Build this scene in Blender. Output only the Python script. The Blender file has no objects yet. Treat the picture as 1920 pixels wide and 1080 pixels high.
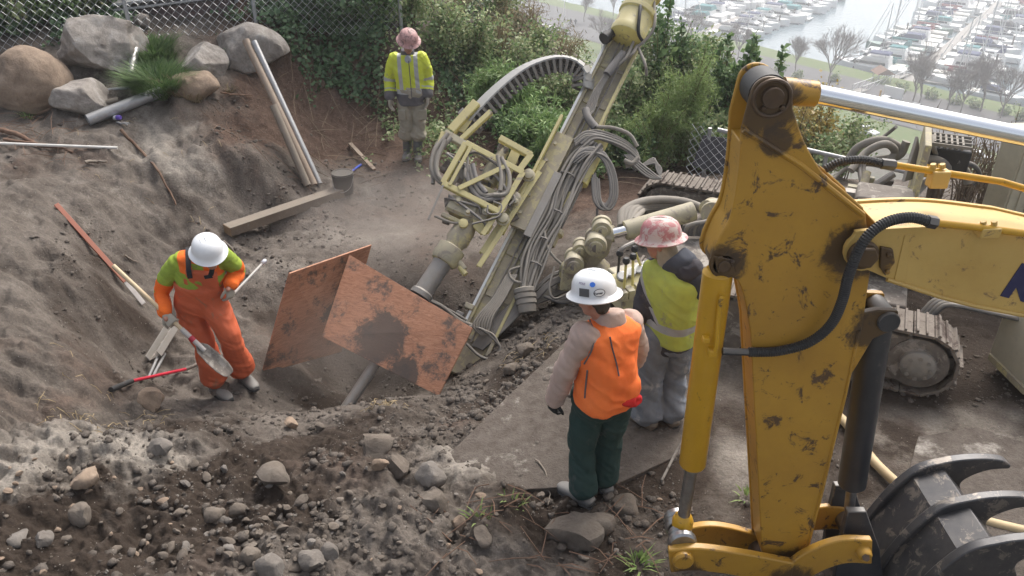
import bpy, bmesh, math, random
import numpy as np
from mathutils import Vector, Matrix, Quaternion

# ---------------------------------------------------------------- camera, sky, sun
TH = math.radians(30); FPX = 1500.0; CZ = 4.05
SC = bpy.context.scene
COL = SC.collection
cam_d = bpy.data.cameras.new('camera'); cam = bpy.data.objects.new('camera', cam_d); COL.objects.link(cam)
cam.location = (0, 0, CZ); cam.rotation_euler = (math.radians(60), 0, 0)
cam_d.sensor_width = 36; cam_d.lens = FPX/1920*36; cam_d.clip_start = 0.05; cam_d.clip_end = 9000
SC.camera = cam
W = bpy.data.worlds.new('World'); SC.world = W; W.use_nodes = True
SUN_EL, SUN_ROT = math.radians(52), math.radians(28)       # high veiled sun, behind the marina side
nt = W.node_tree; bg = nt.nodes['Background']
sky = nt.nodes.new('ShaderNodeTexSky'); sky.sky_type = 'NISHITA'; sky.sun_disc = False
sky.sun_elevation = SUN_EL; sky.sun_rotation = SUN_ROT
sky.air_density = 1.0; sky.dust_density = 6.0; sky.ozone_density = 1.0; sky.altitude = 50
hs = nt.nodes.new('ShaderNodeHueSaturation'); hs.inputs['Saturation'].default_value = 0.45   # cloud veil greys the whole sky
nt.links.new(sky.outputs[0], hs.inputs['Color']); nt.links.new(hs.outputs[0], bg.inputs['Color'])
bg.inputs['Strength'].default_value = 0.15
sun_d = bpy.data.lights.new('sun', 'SUN'); sun_d.energy = 1.2; sun_d.angle = math.radians(25); sun_d.color = (1, .96, .9)
sun = bpy.data.objects.new('sun', sun_d); COL.objects.link(sun)
_sd = Vector((math.sin(SUN_ROT)*math.cos(SUN_EL), math.cos(SUN_ROT)*math.cos(SUN_EL), math.sin(SUN_EL)))
sun.rotation_euler = _sd.to_track_quat('Z', 'Y').to_euler()
SC.view_settings.view_transform = 'Standard'; SC.view_settings.look = 'None'
SC.view_settings.exposure = 0.8; SC.view_settings.gamma = 1
SC.view_settings.use_curve_mapping = False
SC.render.engine = 'CYCLES'
SC.cycles.use_denoising = True
SC.cycles.max_bounces = 5; SC.cycles.diffuse_bounces = 3; SC.cycles.glossy_bounces = 3
SC.cycles.transmission_bounces = 3; SC.cycles.transparent_max_bounces = 6; SC.cycles.volume_bounces = 1
SC.cycles.use_adaptive_sampling = True; SC.cycles.adaptive_threshold = 0.02

# ---------------------------------------------------------------- helpers
def ray(px, py):
    x = (px-960)/FPX; y = (540-py)/FPX
    return Vector((x, math.cos(TH)+y*math.sin(TH), -math.sin(TH)+y*math.cos(TH)))
def pz(px, py, z):
    d = ray(px, py); t = (z-CZ)/d.z
    return Vector((d.x*t, d.y*t, z))
def pY(px, py, Y):
    d = ray(px, py); t = Y/d.y
    return Vector((d.x*t, Y, CZ+d.z*t))
def R(a): return math.radians(a)

_rs = np.random.RandomState(7)
_PERM = _rs.rand(256, 256)
def vnoise(x, y, seed=0):
    x = np.asarray(x, float)+seed*17.31; y = np.asarray(y, float)+seed*9.77
    xi = np.floor(x).astype(int); yi = np.floor(y).astype(int)
    fx = x-xi; fy = y-yi
    fx = fx*fx*fx*(fx*(fx*6-15)+10); fy = fy*fy*fy*(fy*(fy*6-15)+10)
    a = _PERM[xi & 255, yi & 255]; b = _PERM[(xi+1) & 255, yi & 255]
    c = _PERM[xi & 255, (yi+1) & 255]; d = _PERM[(xi+1) & 255, (yi+1) & 255]
    return (a*(1-fx)+b*fx)*(1-fy)+(c*(1-fx)+d*fx)*fy - .5
def fbm(x, y, oct=4, seed=0, gain=.5):
    s = 0; a = 1
    for o in range(oct):
        s = s+a*vnoise(x*2**o, y*2**o, seed+o*3); a *= gain
    return s
def noise3(co, sc, seed=0):
    x, y, z = co[:, 0]*sc, co[:, 1]*sc, co[:, 2]*sc
    return (vnoise(x+z*.7, y-z*.6, seed)+vnoise(y+x*.5, z+x*.3, seed+5)+vnoise(z-y*.4, x+y*.6, seed+9))/1.6

WL = {}      # world location of every object built
def link(o, parent=None, loc=(0, 0, 0)):
    COL.objects.link(o)
    loc = Vector(loc); WL[o.name] = loc
    if parent is not None:
        o.parent = parent; o.location = loc-WL[parent.name]
    else:
        o.location = loc
    return o
def tag(o, label=None, cat=None, group=None, kind=None):
    if label: o['label'] = label
    if cat: o['category'] = cat
    if group: o['group'] = group
    if kind: o['kind'] = kind
    return o
def thing(name, label, cat, loc, group=None):
    o = bpy.data.objects.new(name, None); o.empty_display_size = .2
    link(o, None, loc); return tag(o, label, cat, group)
def mesh_obj(name, me, mat, parent=None, origin=None):
    """me has world coordinates; the object's origin goes to the middle of its base"""
    n = len(me.vertices)
    co = np.empty(n*3, np.float32); me.vertices.foreach_get('co', co); co = co.reshape(-1, 3)
    if origin is None:
        lo, hi = co.min(0), co.max(0); origin = ((lo[0]+hi[0])/2, (lo[1]+hi[1])/2, lo[2])
    me.vertices.foreach_set('co', (co-np.array(origin, np.float32)).ravel()); me.update()
    for m in (mat if isinstance(mat, (list, tuple)) else [mat]): me.materials.append(m)
    o = bpy.data.objects.new(name, me)
    return link(o, parent, origin)
def copy_tree(o, parent=None):
    c = o.copy(); COL.objects.link(c); c.parent = parent
    for ch in o.children: copy_tree(ch, c)
    return c
def ortho(d):
    d = Vector(d).normalized()
    a = Vector((0, 0, 1)) if abs(d.z) < .9 else Vector((1, 0, 0))
    u = d.cross(a).normalized(); return d, u, d.cross(u).normalized()
def spline(pts, n=8):
    """Catmull-Rom through pts"""
    P = [Vector(p) for p in pts]
    if len(P) < 3: return P
    P = [P[0]*2-P[1]]+P+[P[-1]*2-P[-2]]; out = []
    for i in range(1, len(P)-2):
        for k in range(n):
            t = k/n
            out.append(.5*((2*P[i])+(P[i+1]-P[i-1])*t+(2*P[i-1]-5*P[i]+4*P[i+1]-P[i+2])*t*t+(3*P[i]-P[i-1]-3*P[i+1]+P[i+2])*t**3))
    out.append(P[-2]); return out

class MB:
    def __init__(s): s.v = []; s.f = []
    def add(s, vs, fs):
        b = len(s.v); s.v += [tuple(v) for v in vs]; s.f += [tuple(i+b for i in f) for f in fs]; return s
    def box(s, c, size, u=(1, 0, 0), w=(0, 0, 1)):
        """box centred on c; size along u, v, w"""
        u = Vector(u).normalized(); w = Vector(w); w = (w-u*w.dot(u)).normalized(); v = w.cross(u)
        c = Vector(c); a, b, d = size[0]/2, size[1]/2, size[2]/2
        vs = [c+u*a*i+v*b*j+w*d*k for k in (-1, 1) for j in (-1, 1) for i in (-1, 1)]
        return s.add(vs, [(0, 2, 3, 1), (4, 5, 7, 6), (0, 1, 5, 4), (2, 6, 7, 3), (0, 4, 6, 2), (1, 3, 7, 5)])
    def bar(s, p0, p1, w, h, up=(0, 0, 1)):
        p0 = Vector(p0); p1 = Vector(p1)
        d = p1-p0; up = Vector(up)
        if abs(d.normalized().dot(up)) > .95: up = Vector((0, 1, 0))
        return s.box((p0+p1)/2, (d.length, w, h), d, up)
    def cyl(s, p0, p1, r0, r1=None, n=12, cap=True):
        r1 = r0 if r1 is None else r1
        return s.tube([p0, p1], [r0, r1], n, cap)
    def tube(s, pts, r, n=6, cap=True):
        P = [Vector(p) for p in pts]; rr = r if isinstance(r, (list, tuple)) else [r]*len(P)
        vs = []; prev = None
        for i, p in enumerate(P):
            d = (P[min(i+1, len(P)-1)]-P[max(i-1, 0)])
            if d.length < 1e-9: d = Vector((0, 0, 1))
            d.normalize()
            if prev is None: _, u, v = ortho(d)
            else:
                u = prev-d*prev.dot(d)
                if u.length < 1e-6: _, u, _v = ortho(d)
                u.normalize(); v = d.cross(u)
            prev = u
            for k in range(n):
                a = 2*math.pi*k/n; vs.append(p+(u*math.cos(a)+v*math.sin(a))*rr[i])
        fs = []
        for i in range(len(P)-1):
            for k in range(n):
                fs.append((i*n+k, i*n+(k+1) % n, (i+1)*n+(k+1) % n, (i+1)*n+k))
        if cap: fs.append(tuple(reversed(range(n)))); fs.append(tuple((len(P)-1)*n+k for k in range(n)))
        return s.add(vs, fs)
    def lathe(s, base, axis, prof, n=16):
        """prof: (radius, height along axis)"""
        base = Vector(base); d, u, v = ortho(axis); vs = []; m = len(prof)
        for r, h in prof:
            for k in range(n):
                a = 2*math.pi*k/n; vs.append(base+d*h+(u*math.cos(a)+v*math.sin(a))*max(r, 1e-4))
        fs = [(i*n+k, i*n+(k+1) % n, (i+1)*n+(k+1) % n, (i+1)*n+k) for i in range(m-1) for k in range(n)]
        fs.append(tuple(reversed(range(n)))); fs.append(tuple((m-1)*n+k for k in range(n)))
        return s.add(vs, fs)
    def prism(s, poly, ext):
        """poly: list of 3D points (planar), extruded by vector ext"""
        P = [Vector(p) for p in poly]; e = Vector(ext); n = len(P)
        nrm = Vector((0, 0, 0))
        for i in range(n): nrm += P[i].cross(P[(i+1) % n])
        if nrm.dot(e) > 0: P.reverse()
        vs = P+[p+e for p in P]
        fs = [tuple(range(n)), tuple(reversed(range(n, 2*n)))]+[(i, n+i, n+(i+1) % n, (i+1) % n) for i in range(n)]
        return s.add(vs, fs)
    def ring(s, c, axis, R_, r, n=20, m=6):
        d, u, v = ortho(axis); c = Vector(c); vs = []; fs = []
        for i in range(n):
            a = 2*math.pi*i/n; e = u*math.cos(a)+v*math.sin(a)
            for k in range(m):
                b = 2*math.pi*k/m; vs.append(c+e*(R_+r*math.cos(b))+d*r*math.sin(b))
        for i in range(n):
            for k in range(m):
                fs.append((i*m+k, ((i+1) % n)*m+k, ((i+1) % n)*m+(k+1) % m, i*m+(k+1) % m))
        return s.add(vs, fs)
    def mesh(s, name, smooth=None):
        me = bpy.data.meshes.new(name); me.from_pydata(s.v, [], s.f)
        bm = bmesh.new(); bm.from_mesh(me); bmesh.ops.recalc_face_normals(bm, faces=bm.faces); bm.to_mesh(me); bm.free()
        if smooth is not None:
            me.shade_smooth()
            me.set_sharp_from_angle(angle=R(smooth))
        return me
    def build(s, name, mat, parent=None, smooth=35, bevel=0, origin=None):
        o = mesh_obj(name, s.mesh(name, smooth), mat, parent, origin)
        if bevel:
            m = o.modifiers.new('bevel', 'BEVEL'); m.width = bevel; m.segments = 2; m.limit_method = 'ANGLE'; m.angle_limit = R(40)
        return o

# ---------------------------------------------------------------- materials
def nodes(name):
    m = bpy.data.materials.new(name); m.use_nodes = True
    t = m.node_tree; return m, t, t.nodes['Principled BSDF']
def N(t, typ, **kw):
    n = t.nodes.new(typ)
    for k, v in kw.items(): setattr(n, k, v)
    return n
def noise_node(t, scale, detail=5, rough=.6, coord=None, dist=0):
    n = N(t, 'ShaderNodeTexNoise'); n.inputs['Scale'].default_value = scale; n.inputs['Detail'].default_value = detail
    n.inputs['Roughness'].default_value = rough; n.inputs['Distortion'].default_value = dist
    if coord is not None: t.links.new(coord, n.inputs['Vector'])
    return n
def ramp(t, fac, stops):
    r = N(t, 'ShaderNodeValToRGB'); e = r.color_ramp.elements
    while len(e) < len(stops): e.new(.5)
    for el, (p, c) in zip(e, stops):
        el.position = p; el.color = (*c, 1) if len(c) == 3 else c
    t.links.new(fac, r.inputs[0]); return r
def mixc(t, fac, a, b, mode='MIX'):
    m = N(t, 'ShaderNodeMix', data_type='RGBA', blend_type=mode)
    for i, v in ((0, fac), (6, a), (7, b)):
        if hasattr(v, 'type') and hasattr(v, 'is_output'): t.links.new(v, m.inputs[i])
        else: m.inputs[i].default_value = v if i == 0 else (*v, 1) if len(v) == 3 else v
    return m.outputs[2]
def bump(t, bsdf, h, strength=.3, dist=.02):
    b = N(t, 'ShaderNodeBump'); b.inputs['Strength'].default_value = strength; b.inputs['Distance'].default_value = dist
    t.links.new(h, b.inputs['Height']); t.links.new(b.outputs[0], bsdf.inputs['Normal'])
def gcoord(t):
    return N(t, 'ShaderNodeNewGeometry').outputs['Position']
def ocoord(t):
    return N(t, 'ShaderNodeTexCoord').outputs['Object']
DUST = (.30, .265, .22)
def mat(name, col, rough=.6, metal=0, col2=None, var=.25, scale=9, bumpy=0, bscale=40, stain=None, samt=.0, sscale=4, dust=0, spec=.5):
    """base colour with large soft variation, stains with their own outline, settled dust on upward faces"""
    m, t, b = nodes(name); g = gcoord(t)
    n1 = noise_node(t, scale, 6, .65, g)
    c2 = col2 or tuple(c*(1-var) for c in col)
    c = mixc(t, ramp(t, n1.outputs[0], [(.3, (0, 0, 0)), (.7, (1, 1, 1))]).outputs[0], col, c2)
    if stain:
        n2 = noise_node(t, sscale, 8, .72, g, .6)
        th = .62-.3*samt
        c = mixc(t, ramp(t, n2.outputs[0], [(th, (0, 0, 0)), (th+.06, (1, 1, 1))]).outputs[0], c, stain)
    if dust:
        geo = N(t, 'ShaderNodeNewGeometry'); sx = N(t, 'ShaderNodeSeparateXYZ'); t.links.new(geo.outputs['Normal'], sx.inputs[0])
        n3 = noise_node(t, 14, 6, .7, g)
        ad = N(t, 'ShaderNodeMath', operation='MULTIPLY_ADD'); t.links.new(n3.outputs[0], ad.inputs[0]); ad.inputs[1].default_value = 1.4
        t.links.new(sx.outputs[2], ad.inputs[2])
        rr = ramp(t, ad.outputs[0], [(max(0, .95-dust), (0, 0, 0)), (min(1, 1.55-dust*.5), (min(1, .3+dust*.6),)*3)])
        c = mixc(t, rr.outputs[0], c, DUST)
    t.links.new(c, b.inputs['Base Color'])
    b.inputs['Roughness'].default_value = rough; b.inputs['Metallic'].default_value = metal
    b.inputs['Specular IOR Level'].default_value = spec
    if bumpy:
        n4 = noise_node(t, bscale, 6, .7, g); bump(t, b, n4.outputs[0], bumpy, .01)
    return m
def leaf_mat(name, cols, rough=.5, trans=.25):
    cols = [tuple(x*.82+sum(c)/3*.22+.008 for x in c) for c in cols]      # dusty, slightly greyed leaves
    m, t, b = nodes(name)
    geo = N(t, 'ShaderNodeNewGeometry')
    k = len(cols); r = ramp(t, geo.outputs['Random Per Island'], [(i/max(1, k-1), c) for i, c in enumerate(cols)])
    n = noise_node(t, 1.6, 3, .5, geo.outputs['Position'])
    c = mixc(t, n.outputs[0], r.outputs[0], mixc(t, .5, r.outputs[0], tuple(x*.35 for x in cols[0])))
    t.links.new(c, b.inputs['Base Color']); b.inputs['Roughness'].default_value = rough
    b.inputs['Specular IOR Level'].default_value = .35
    tr = N(t, 'ShaderNodeBsdfTranslucent'); t.links.new(c, tr.inputs['Color'])
    mx = N(t, 'ShaderNodeMixShader'); mx.inputs[0].default_value = trans
    t.links.new(b.outputs[0], mx.inputs[1]); t.links.new(tr.outputs[0], mx.inputs[2])
    t.links.new(mx.outputs[0], t.nodes['Material Output'].inputs['Surface'])
    return m
# ---------------------------------------------------------------- ground of the excavation
CP = [  # photo point on the soil, height there
 # pit floor
 (405,738,-.62),(475,712,-.62),(520,640,-.6),(620,430,-.45),(560,520,-.55),(730,420,-.5),(690,340,-.35),(772,293,-.15),
 (640,372,-.4),(500,415,-.45),(800,520,-.6),(840,440,-.5),(880,560,-.75),(930,480,-.55),(820,330,-.3),(470,560,-.58),
 # crater the rod goes into
 (600,720,-1.5),(660,700,-1.65),(525,735,-1.0),(720,680,-1.5),(800,730,-1.05),(565,778,-.95),(640,765,-.95),
 # mound in front of the crater
 (705,748,-.2),(760,768,-.18),(640,800,-.25),(830,780,-.32),(700,850,-.05),(580,830,-.2),(500,790,-.4),
 (880,730,-.55),(900,690,-.6),(960,650,-.45),(1000,640,-.3),(900,760,-.36),(1020,600,-.3),(840,840,-.12),
 # far bank behind the timber
 (330,440,-.25),(290,500,-.4),(380,330,.2),(300,245,.58),(400,215,.62),(500,170,.7),(480,300,.25),(560,300,-.05),(560,200,.35),
 (600,120,.8),(640,230,.1),(700,200,.2),(780,200,.22),(700,130,.75),(780,120,.8),(880,180,.2),(960,200,.0),
 (50,210,.8),(180,212,.8),(330,190,.85),(450,130,.95),(240,60,1.4),(80,80,1.35),(560,60,1.3),(400,60,1.35),
 # left bank coming towards the camera
 (60,300,.62),(200,300,.5),(10,330,.62),(120,390,.45),(220,400,.2),(50,480,.55),(140,500,.36),(0,560,.55),(200,560,.0),
 (250,560,-.38),(265,640,-.55),(230,675,-.5),(170,640,-.05),(90,640,.3),(0,680,.42),(300,705,-.6),(330,750,-.5),(200,740,-.2),(100,740,.1),
 (250,800,-.12),(400,790,-.4),(30,800,.22),
 # foreground rubble
 (120,860,.3),(250,850,.2),(420,860,.0),(300,930,.15),(60,950,.32),(200,1060,.3),(450,950,.05),(600,900,.02),(620,1000,.08),
 (480,1060,.12),(780,920,.02),(800,1040,.05),(900,1000,.0),(960,1070,.02),(1100,1040,.05),(1240,980,.02),(1200,900,-.03),
 # slab and yard on the right
 (810,890,-.03),(930,800,-.03),(1050,700,-.03),(1000,850,-.03),(1120,760,-.03),(1200,820,-.03),(1400,900,-.03),(1300,700,-.03),
 (1500,1000,-.03),(1700,900,-.02),(1850,700,-.03),(1900,900,-.02),(1700,800,-.02),(1450,650,-.03),(1850,1050,-.02),
 (1080,600,-.08),(1180,560,-.06),(1100,520,-.25),(1300,480,-.1),(1130,400,-.4),(1000,420,-.6),(1050,350,-.5),(1150,330,-.42),(1300,360,-.3),
 (1500,480,-.1),(1800,480,-.15),(1900,600,-.05),(1000,300,-.3),(1080,230,-.3),
]
XY = []
for a, b, z in CP:
    p = pz(a, b, z); XY.append((p.x, p.y, z))
XY += [(-12, 4, .9), (-12, 9, 1.1), (-12, 14, 1.7), (-6, 16.5, 1.9), (0, 16.5, .9), (-2, 15, 1.3), (1.2, 14, .0), (3, 13, -.6), (5.5, 12, -.9), (4, 16, -2.2), (8, 15.5, -2.6),
       (10, 12, -1.2), (12, 6, -.1), (12, 2, 0), (6, 1, 0), (0, 1, .1), (-5, 1, .4), (9, 9, -.5), (6.5, 9.5, -.45), (-9, 1, .6)]
XY = np.array(XY)
def tps(px, py):
    d2 = (px[:, None]-XY[None, :, 0])**2+(py[:, None]-XY[None, :, 1])**2
    return np.where(d2 > 1e-12, .5*d2*np.log(np.maximum(d2, 1e-12)), 0)
_ncp = len(XY); _K = tps(XY[:, 0], XY[:, 1])+np.eye(_ncp)*.04
_P = np.c_[np.ones(_ncp), XY[:, :2]]
_A = np.block([[_K, _P], [_P.T, np.zeros((3, 3))]])
_w = np.linalg.solve(_A, np.r_[XY[:, 2], 0, 0, 0])
def base_h(x, y):
    x = np.asarray(x, float).ravel(); y = np.asarray(y, float).ravel(); out = np.empty(len(x))
    for i in range(0, len(x), 20000):
        s = slice(i, i+20000)
        out[s] = tps(x[s], y[s]) @ _w[:_ncp]+_w[_ncp]+x[s]*_w[_ncp+1]+y[s]*_w[_ncp+2]
    # the slope that falls away past the fence
    return out
def blob(x, y, px, py, z, r):
    c = pz(px, py, z); return np.exp(-((x-c.x)**2+(y-c.y)**2)/(r*r))
def slab_mask(x, y):
    a = pz(808, 882, 0); b = pz(1062, 638, 0)
    d = ((x-a.x)*(b.y-a.y)-(y-a.y)*(b.x-a.x))/math.hypot(b.x-a.x, b.y-a.y)     # >0 on the slab side
    far = np.clip((b.y+.1-y)/.4, 0, 1); near = np.clip((y-4.15)/.5, 0, 1)
    return np.clip(d/.12, 0, 1)*far*near, d
def ground_h(x, y, fine=True):
    x = np.asarray(x, float).ravel(); y = np.asarray(y, float).ravel()
    z = base_h(x, y)
    sm, d = slab_mask(x, y)
    rub = np.clip((5.7-y)/1.0, 0, 1)*np.clip((.9-x)/.8, 0, 1)                     # rubble in front
    floor = np.clip(1.25-np.hypot((x+1.6)/2.3, (y-8.2)/2.4), 0, 1)
    yard = np.clip((x-1.0)/.5, 0, 1)
    bank = np.clip(blob(x, y, 330, 330, .2, 2.0)+blob(x, y, 100, 560, .4, 1.6), 0, 1)
    amp = .055+.06*rub+.045*bank-.035*np.clip(floor, 0, 1)-.012*yard
    amp = np.clip(amp*(1-.75*sm), .008, .2)
    z = z+amp*1.6*fbm(x*1.7, y*1.7, 3, 1)
    rg = 1-2*np.abs(fbm(x*3.1, y*3.1, 3, 4))                                     # ridged clods
    z = z+amp*.55*(rg-.6)+amp*.7*fbm(x*7, y*7, 3, 2)+amp*.5*bank*np.clip(fbm(x*4.5, y*6.5, 3, 14)*3, -.4, .6)
    # runnels down the bank
    z = z-.06*bank*np.clip(vnoise(x*4+y*1.5, y*.5, 8)*2+.3, 0, 1)
    z = z+rub*.075*(.28-np.abs(fbm(x*5.5, y*5.5, 4, 17, .6)))+rub*.03*(.25-np.abs(fbm(x*13, y*13, 3, 19)))
    if fine:
        z = z+amp*.22*fbm(x*28, y*28, 3, 3)+amp*.2*np.clip(fbm(x*16, y*16, 2, 6)*2, 0, 1)*rub
    # level where the slab lies
    z = z*(1-sm*.9)+sm*.9*(-.006+.045*(fbm(x*1.5, y*1.5, 4, 12)+.16)*np.clip(d/.35, .1, 1))
    # hillside
    return z
def gz(x, y): return float(ground_h([x], [y])[0])
def on_ground(px, py, z0=0.0, it=40):
    """point of the ground seen at a photo position"""
    d = ray(px, py)
    ts = np.linspace(2.3, 22, 900)/d.y
    g = ground_h(d.x*ts, d.y*ts); h = CZ+d.z*ts
    i = np.argmax(h < g)
    if h[i] >= g[i]: i = -1
    t = ts[i]
    return Vector((d.x*t, d.y*t, float(g[i])))

NY, NX = 520, 640
yy = 2.0*(17.5/2.0)**(np.linspace(0, 1, NY)); ss = np.linspace(-1.0, 1.02, NX)
GX = ss[None, :]*(yy[:, None]*.78+2.2); GY = np.repeat(yy[:, None], NX, 1)
GZ = ground_h(GX, GY).reshape(NY, NX)
gv = np.stack([GX, GY, GZ], -1).reshape(-1, 3)
idx = np.arange(NY*NX).reshape(NY, NX)
gf = np.stack([idx[:-1, :-1], idx[:-1, 1:], idx[1:, 1:], idx[1:, :-1]], -1).reshape(-1, 4)
def np_mesh(name, v, f, smooth=True):
    me = bpy.data.meshes.new(name); k = f.shape[1]
    me.vertices.add(len(v)); me.vertices.foreach_set('co', np.ascontiguousarray(v, np.float32).ravel())
    me.loops.add(f.size); me.loops.foreach_set('vertex_index', np.ascontiguousarray(f, np.int32).ravel())
    me.polygons.add(len(f)); me.polygons.foreach_set('loop_start', np.arange(0, f.size, k, dtype=np.int32))
    me.polygons.foreach_set('loop_total', np.full(len(f), k, np.int32))
    me.update(calc_edges=True)
    if smooth: me.shade_smooth()
    return me
gme = np_mesh('soil_ground', gv, gf)
# which earth lies where: r = red-brown loam, g = pale clay, b = dark fresh earth
fx, fy = gv[:, 0], gv[:, 1]
nz = fbm(fx*1.5, fy*1.5, 4, 21)
red = np.clip(blob(fx, fy, 560, 190, .3, 1.3)*1.2+blob(fx, fy, 760, 250, 0, 1.3)+blob(fx, fy, 430, 250, .5, .8)*.7+blob(fx, fy, 960, 260, -.2, 1.6)+blob(fx, fy, 1150, 340, -.4, 1.3)*1.1+blob(fx, fy, 600, 860, 0, .8)*.5+blob(fx, fy, 350, 770, -.4, .5)*.5+nz*.9-.05, 0, 1)
pale = np.clip(blob(fx, fy, 130, 850, .3, .75)*1.3+blob(fx, fy, 300, 230, .6, .9)*.6+blob(fx, fy, 250, 330, .3, 1.2)*.2+blob(fx, fy, 620, 440, -.5, 1.6)*.35+blob(fx, fy, 1380, 850, 0, .5)*.7+blob(fx, fy, 1790, 860, 0, .6)*1.2+blob(fx, fy, 850, 850, 0, .35)*.6+fbm(fx*2.3, fy*2.3, 4, 31)*.6-.1, 0, 1)
dark = np.clip(blob(fx, fy, 640, 700, -1.2, .8)*1.1+blob(fx, fy, 640, 830, 0, .7)*.7+blob(fx, fy, 120, 1020, .3, .8)*.8+blob(fx, fy, 1850, 650, 0, 2.0)*1.2+blob(fx, fy, 1300, 780, 0, 1.2)*.55+blob(fx, fy, 480, 920, 0, 1.1)*.55+blob(fx, fy, 1120, 960, 0, .8)*.8+blob(fx, fy, 940, 700, -.3, .7)*.6+blob(fx, fy, 160, 560, .2, .9)*.5+blob(fx, fy, 960, 560, -.4, .8)*.6+fbm(fx*1.9, fy*1.9, 4, 41)*1.0-.02, 0, 1)
ca = gme.color_attributes.new('earth', 'FLOAT_COLOR', 'POINT')
ca.data.foreach_set('color', np.stack([red, pale, dark, np.ones_like(red)], -1).astype(np.float32).ravel())
def soil_material():
    m, t, b = nodes('soil'); g = gcoord(t)
    at = N(t, 'ShaderNodeAttribute', attribute_name='earth'); sp = N(t, 'ShaderNodeSeparateColor'); t.links.new(at.outputs['Color'], sp.inputs[0])
    n1 = noise_node(t, 3.5, 10, .7, g); n2 = noise_node(t, 45, 6, .75, g); n3 = noise_node(t, 14, 8, .75, g)
    c = ramp(t, n1.outputs[0], [(.25, (.072, .06, .051)), (.5, (.136, .117, .101)), (.75, (.198, .174, .152))]).outputs[0]
    def fac(ch, n, lo=.3, hi=.75):
        a = N(t, 'ShaderNodeMath', operation='MULTIPLY_ADD'); t.links.new(n.outputs[0], a.inputs[0]); a.inputs[1].default_value = .9
        s = N(t, 'ShaderNodeMath', operation='SUBTRACT'); t.links.new(sp.outputs[ch], s.inputs[0]); s.inputs[1].default_value = .45
        t.links.new(s.outputs[0], a.inputs[2])
        return ramp(t, a.outputs[0], [(lo, (0, 0, 0)), (hi, (1, 1, 1))]).outputs[0]
    c = mixc(t, fac(1, n3, .2, .7), c, (.29, .262, .228))
    c = mixc(t, fac(0, n1, .15, .8), c, ramp(t, n3.outputs[0], [(.3, (.072, .047, .036)), (.7, (.15, .102, .078))]).outputs[0])
    c = mixc(t, fac(2, n3, .25, .8), c, (.05, .038, .03))
    c = mixc(t, .55, c, mixc(t, ramp(t, n2.outputs[0], [(.3, (0, 0, 0)), (.7, (1, 1, 1))]).outputs[0], (.25, .25, .25), (.78, .76, .74)), 'OVERLAY')
    # pale grit
    v = N(t, 'ShaderNodeTexVoronoi'); v.inputs['Scale'].default_value = 38; t.links.new(g, v.inputs['Vector'])
    gr = ramp(t, v.outputs['Distance'], [(.09, (1, 1, 1)), (.16, (0, 0, 0))])
    gm = N(t, 'ShaderNodeMath', operation='GREATER_THAN'); gm.inputs[1].default_value = .78
    sc = N(t, 'ShaderNodeSeparateColor'); t.links.new(v.outputs['Color'], sc.inputs[0]); t.links.new(sc.outputs[0], gm.inputs[0])
    gg = N(t, 'ShaderNodeMath', operation='MULTIPLY'); t.links.new(gr.outputs[0], gg.inputs[0]); t.links.new(gm.outputs[0], gg.inputs[1])
    c = mixc(t, gg.outputs[0], c, (.33, .31, .28))
    t.links.new(c, b.inputs['Base Color']); b.inputs['Roughness'].default_value = .95; b.inputs['Specular IOR Level'].default_value = .15
    hsum = N(t, 'ShaderNodeMath', operation='MULTIPLY_ADD'); t.links.new(n3.outputs[0], hsum.inputs[0]); hsum.inputs[1].default_value = 2.2; t.links.new(n2.outputs[0], hsum.inputs[2])
    bump(t, b, hsum.outputs[0], .75, .02)
    return m
M = {}
M['soil'] = soil_material()
ground = mesh_obj('ground', gme, M['soil'], None, (0, 0, 0)); tag(ground, kind='structure')

# ---------------------------------------------------------------- hillside, shore flat and water
SHORE_A = Vector((7.1, 278.1)); SHORE_B = Vector((101.6, 154.4)); SHD = (SHORE_B-SHORE_A).normalized(); SHN = Vector((-SHD.y, SHD.x))   # SHN points to the water
if SHN.x < 0: SHN = -SHN
WATER_Z = -46.0
def shore_dist(x, y): return (x-SHORE_A.x)*SHN.x+(y-SHORE_A.y)*SHN.y         # <0 on land
def hill_h(x, y):
    x = np.asarray(x, float); y = np.asarray(y, float); s = -shore_dist(x, y)  # metres inland
    yard = np.where(x < 0, 1.2-x*0-(.1*np.clip(x+10, -60, 10)), .0)
    edge = -shore_dist(x*0+2, y*0+16.0)-4                                     # about the yard's inland distance
    h = np.interp(s, [-30, -3, -.5, .5, 45, 60, 205, 230, 260, 500], [-52, -50, -47.2, -44.3, -44, -43.4, -4.5, -1.9, -.9, 3])
    return h+fbm(x*.05, y*.05, 4, 51)*np.interp(s, [50, 70, 190, 215], [0, 4, 3, .6])
HN = 150
hx = np.r_[np.linspace(-420, -30, 40)[:-1], np.linspace(-30, 60, 70)[:-1], np.linspace(60, 420, 60)]
hy = np.r_[np.linspace(-120, 14, 34)[:-1], np.linspace(14, 60, 60)[:-1], np.linspace(60, 560, 90)]
HX, HY = np.meshgrid(hx, hy); HZ = hill_h(HX, HY)
inside = (HY < 17.9) & (HY > 1.6) & (np.abs(HX) < HY*.78+2.6)
edge_z = np.where((HY < 18.5), np.where(HX < 1.5, np.clip(1.3-.12*(HX+4), -2.2, 2.2), np.clip(-.8*(HX-1.5)*.25-1.2*(HY > 12), -3.2, 0)), HZ)
HZ = np.where(HY < 17.9, np.minimum(edge_z, .6)-.25, HZ)
HZ = np.where(inside, HZ-2.5, HZ)
hv = np.stack([HX, HY, HZ], -1).reshape(-1, 3); hi_ = np.arange(hv.shape[0]).reshape(HX.shape)
hf = np.stack([hi_[:-1, :-1], hi_[:-1, 1:], hi_[1:, 1:], hi_[1:, :-1]], -1).reshape(-1, 4)
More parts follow.
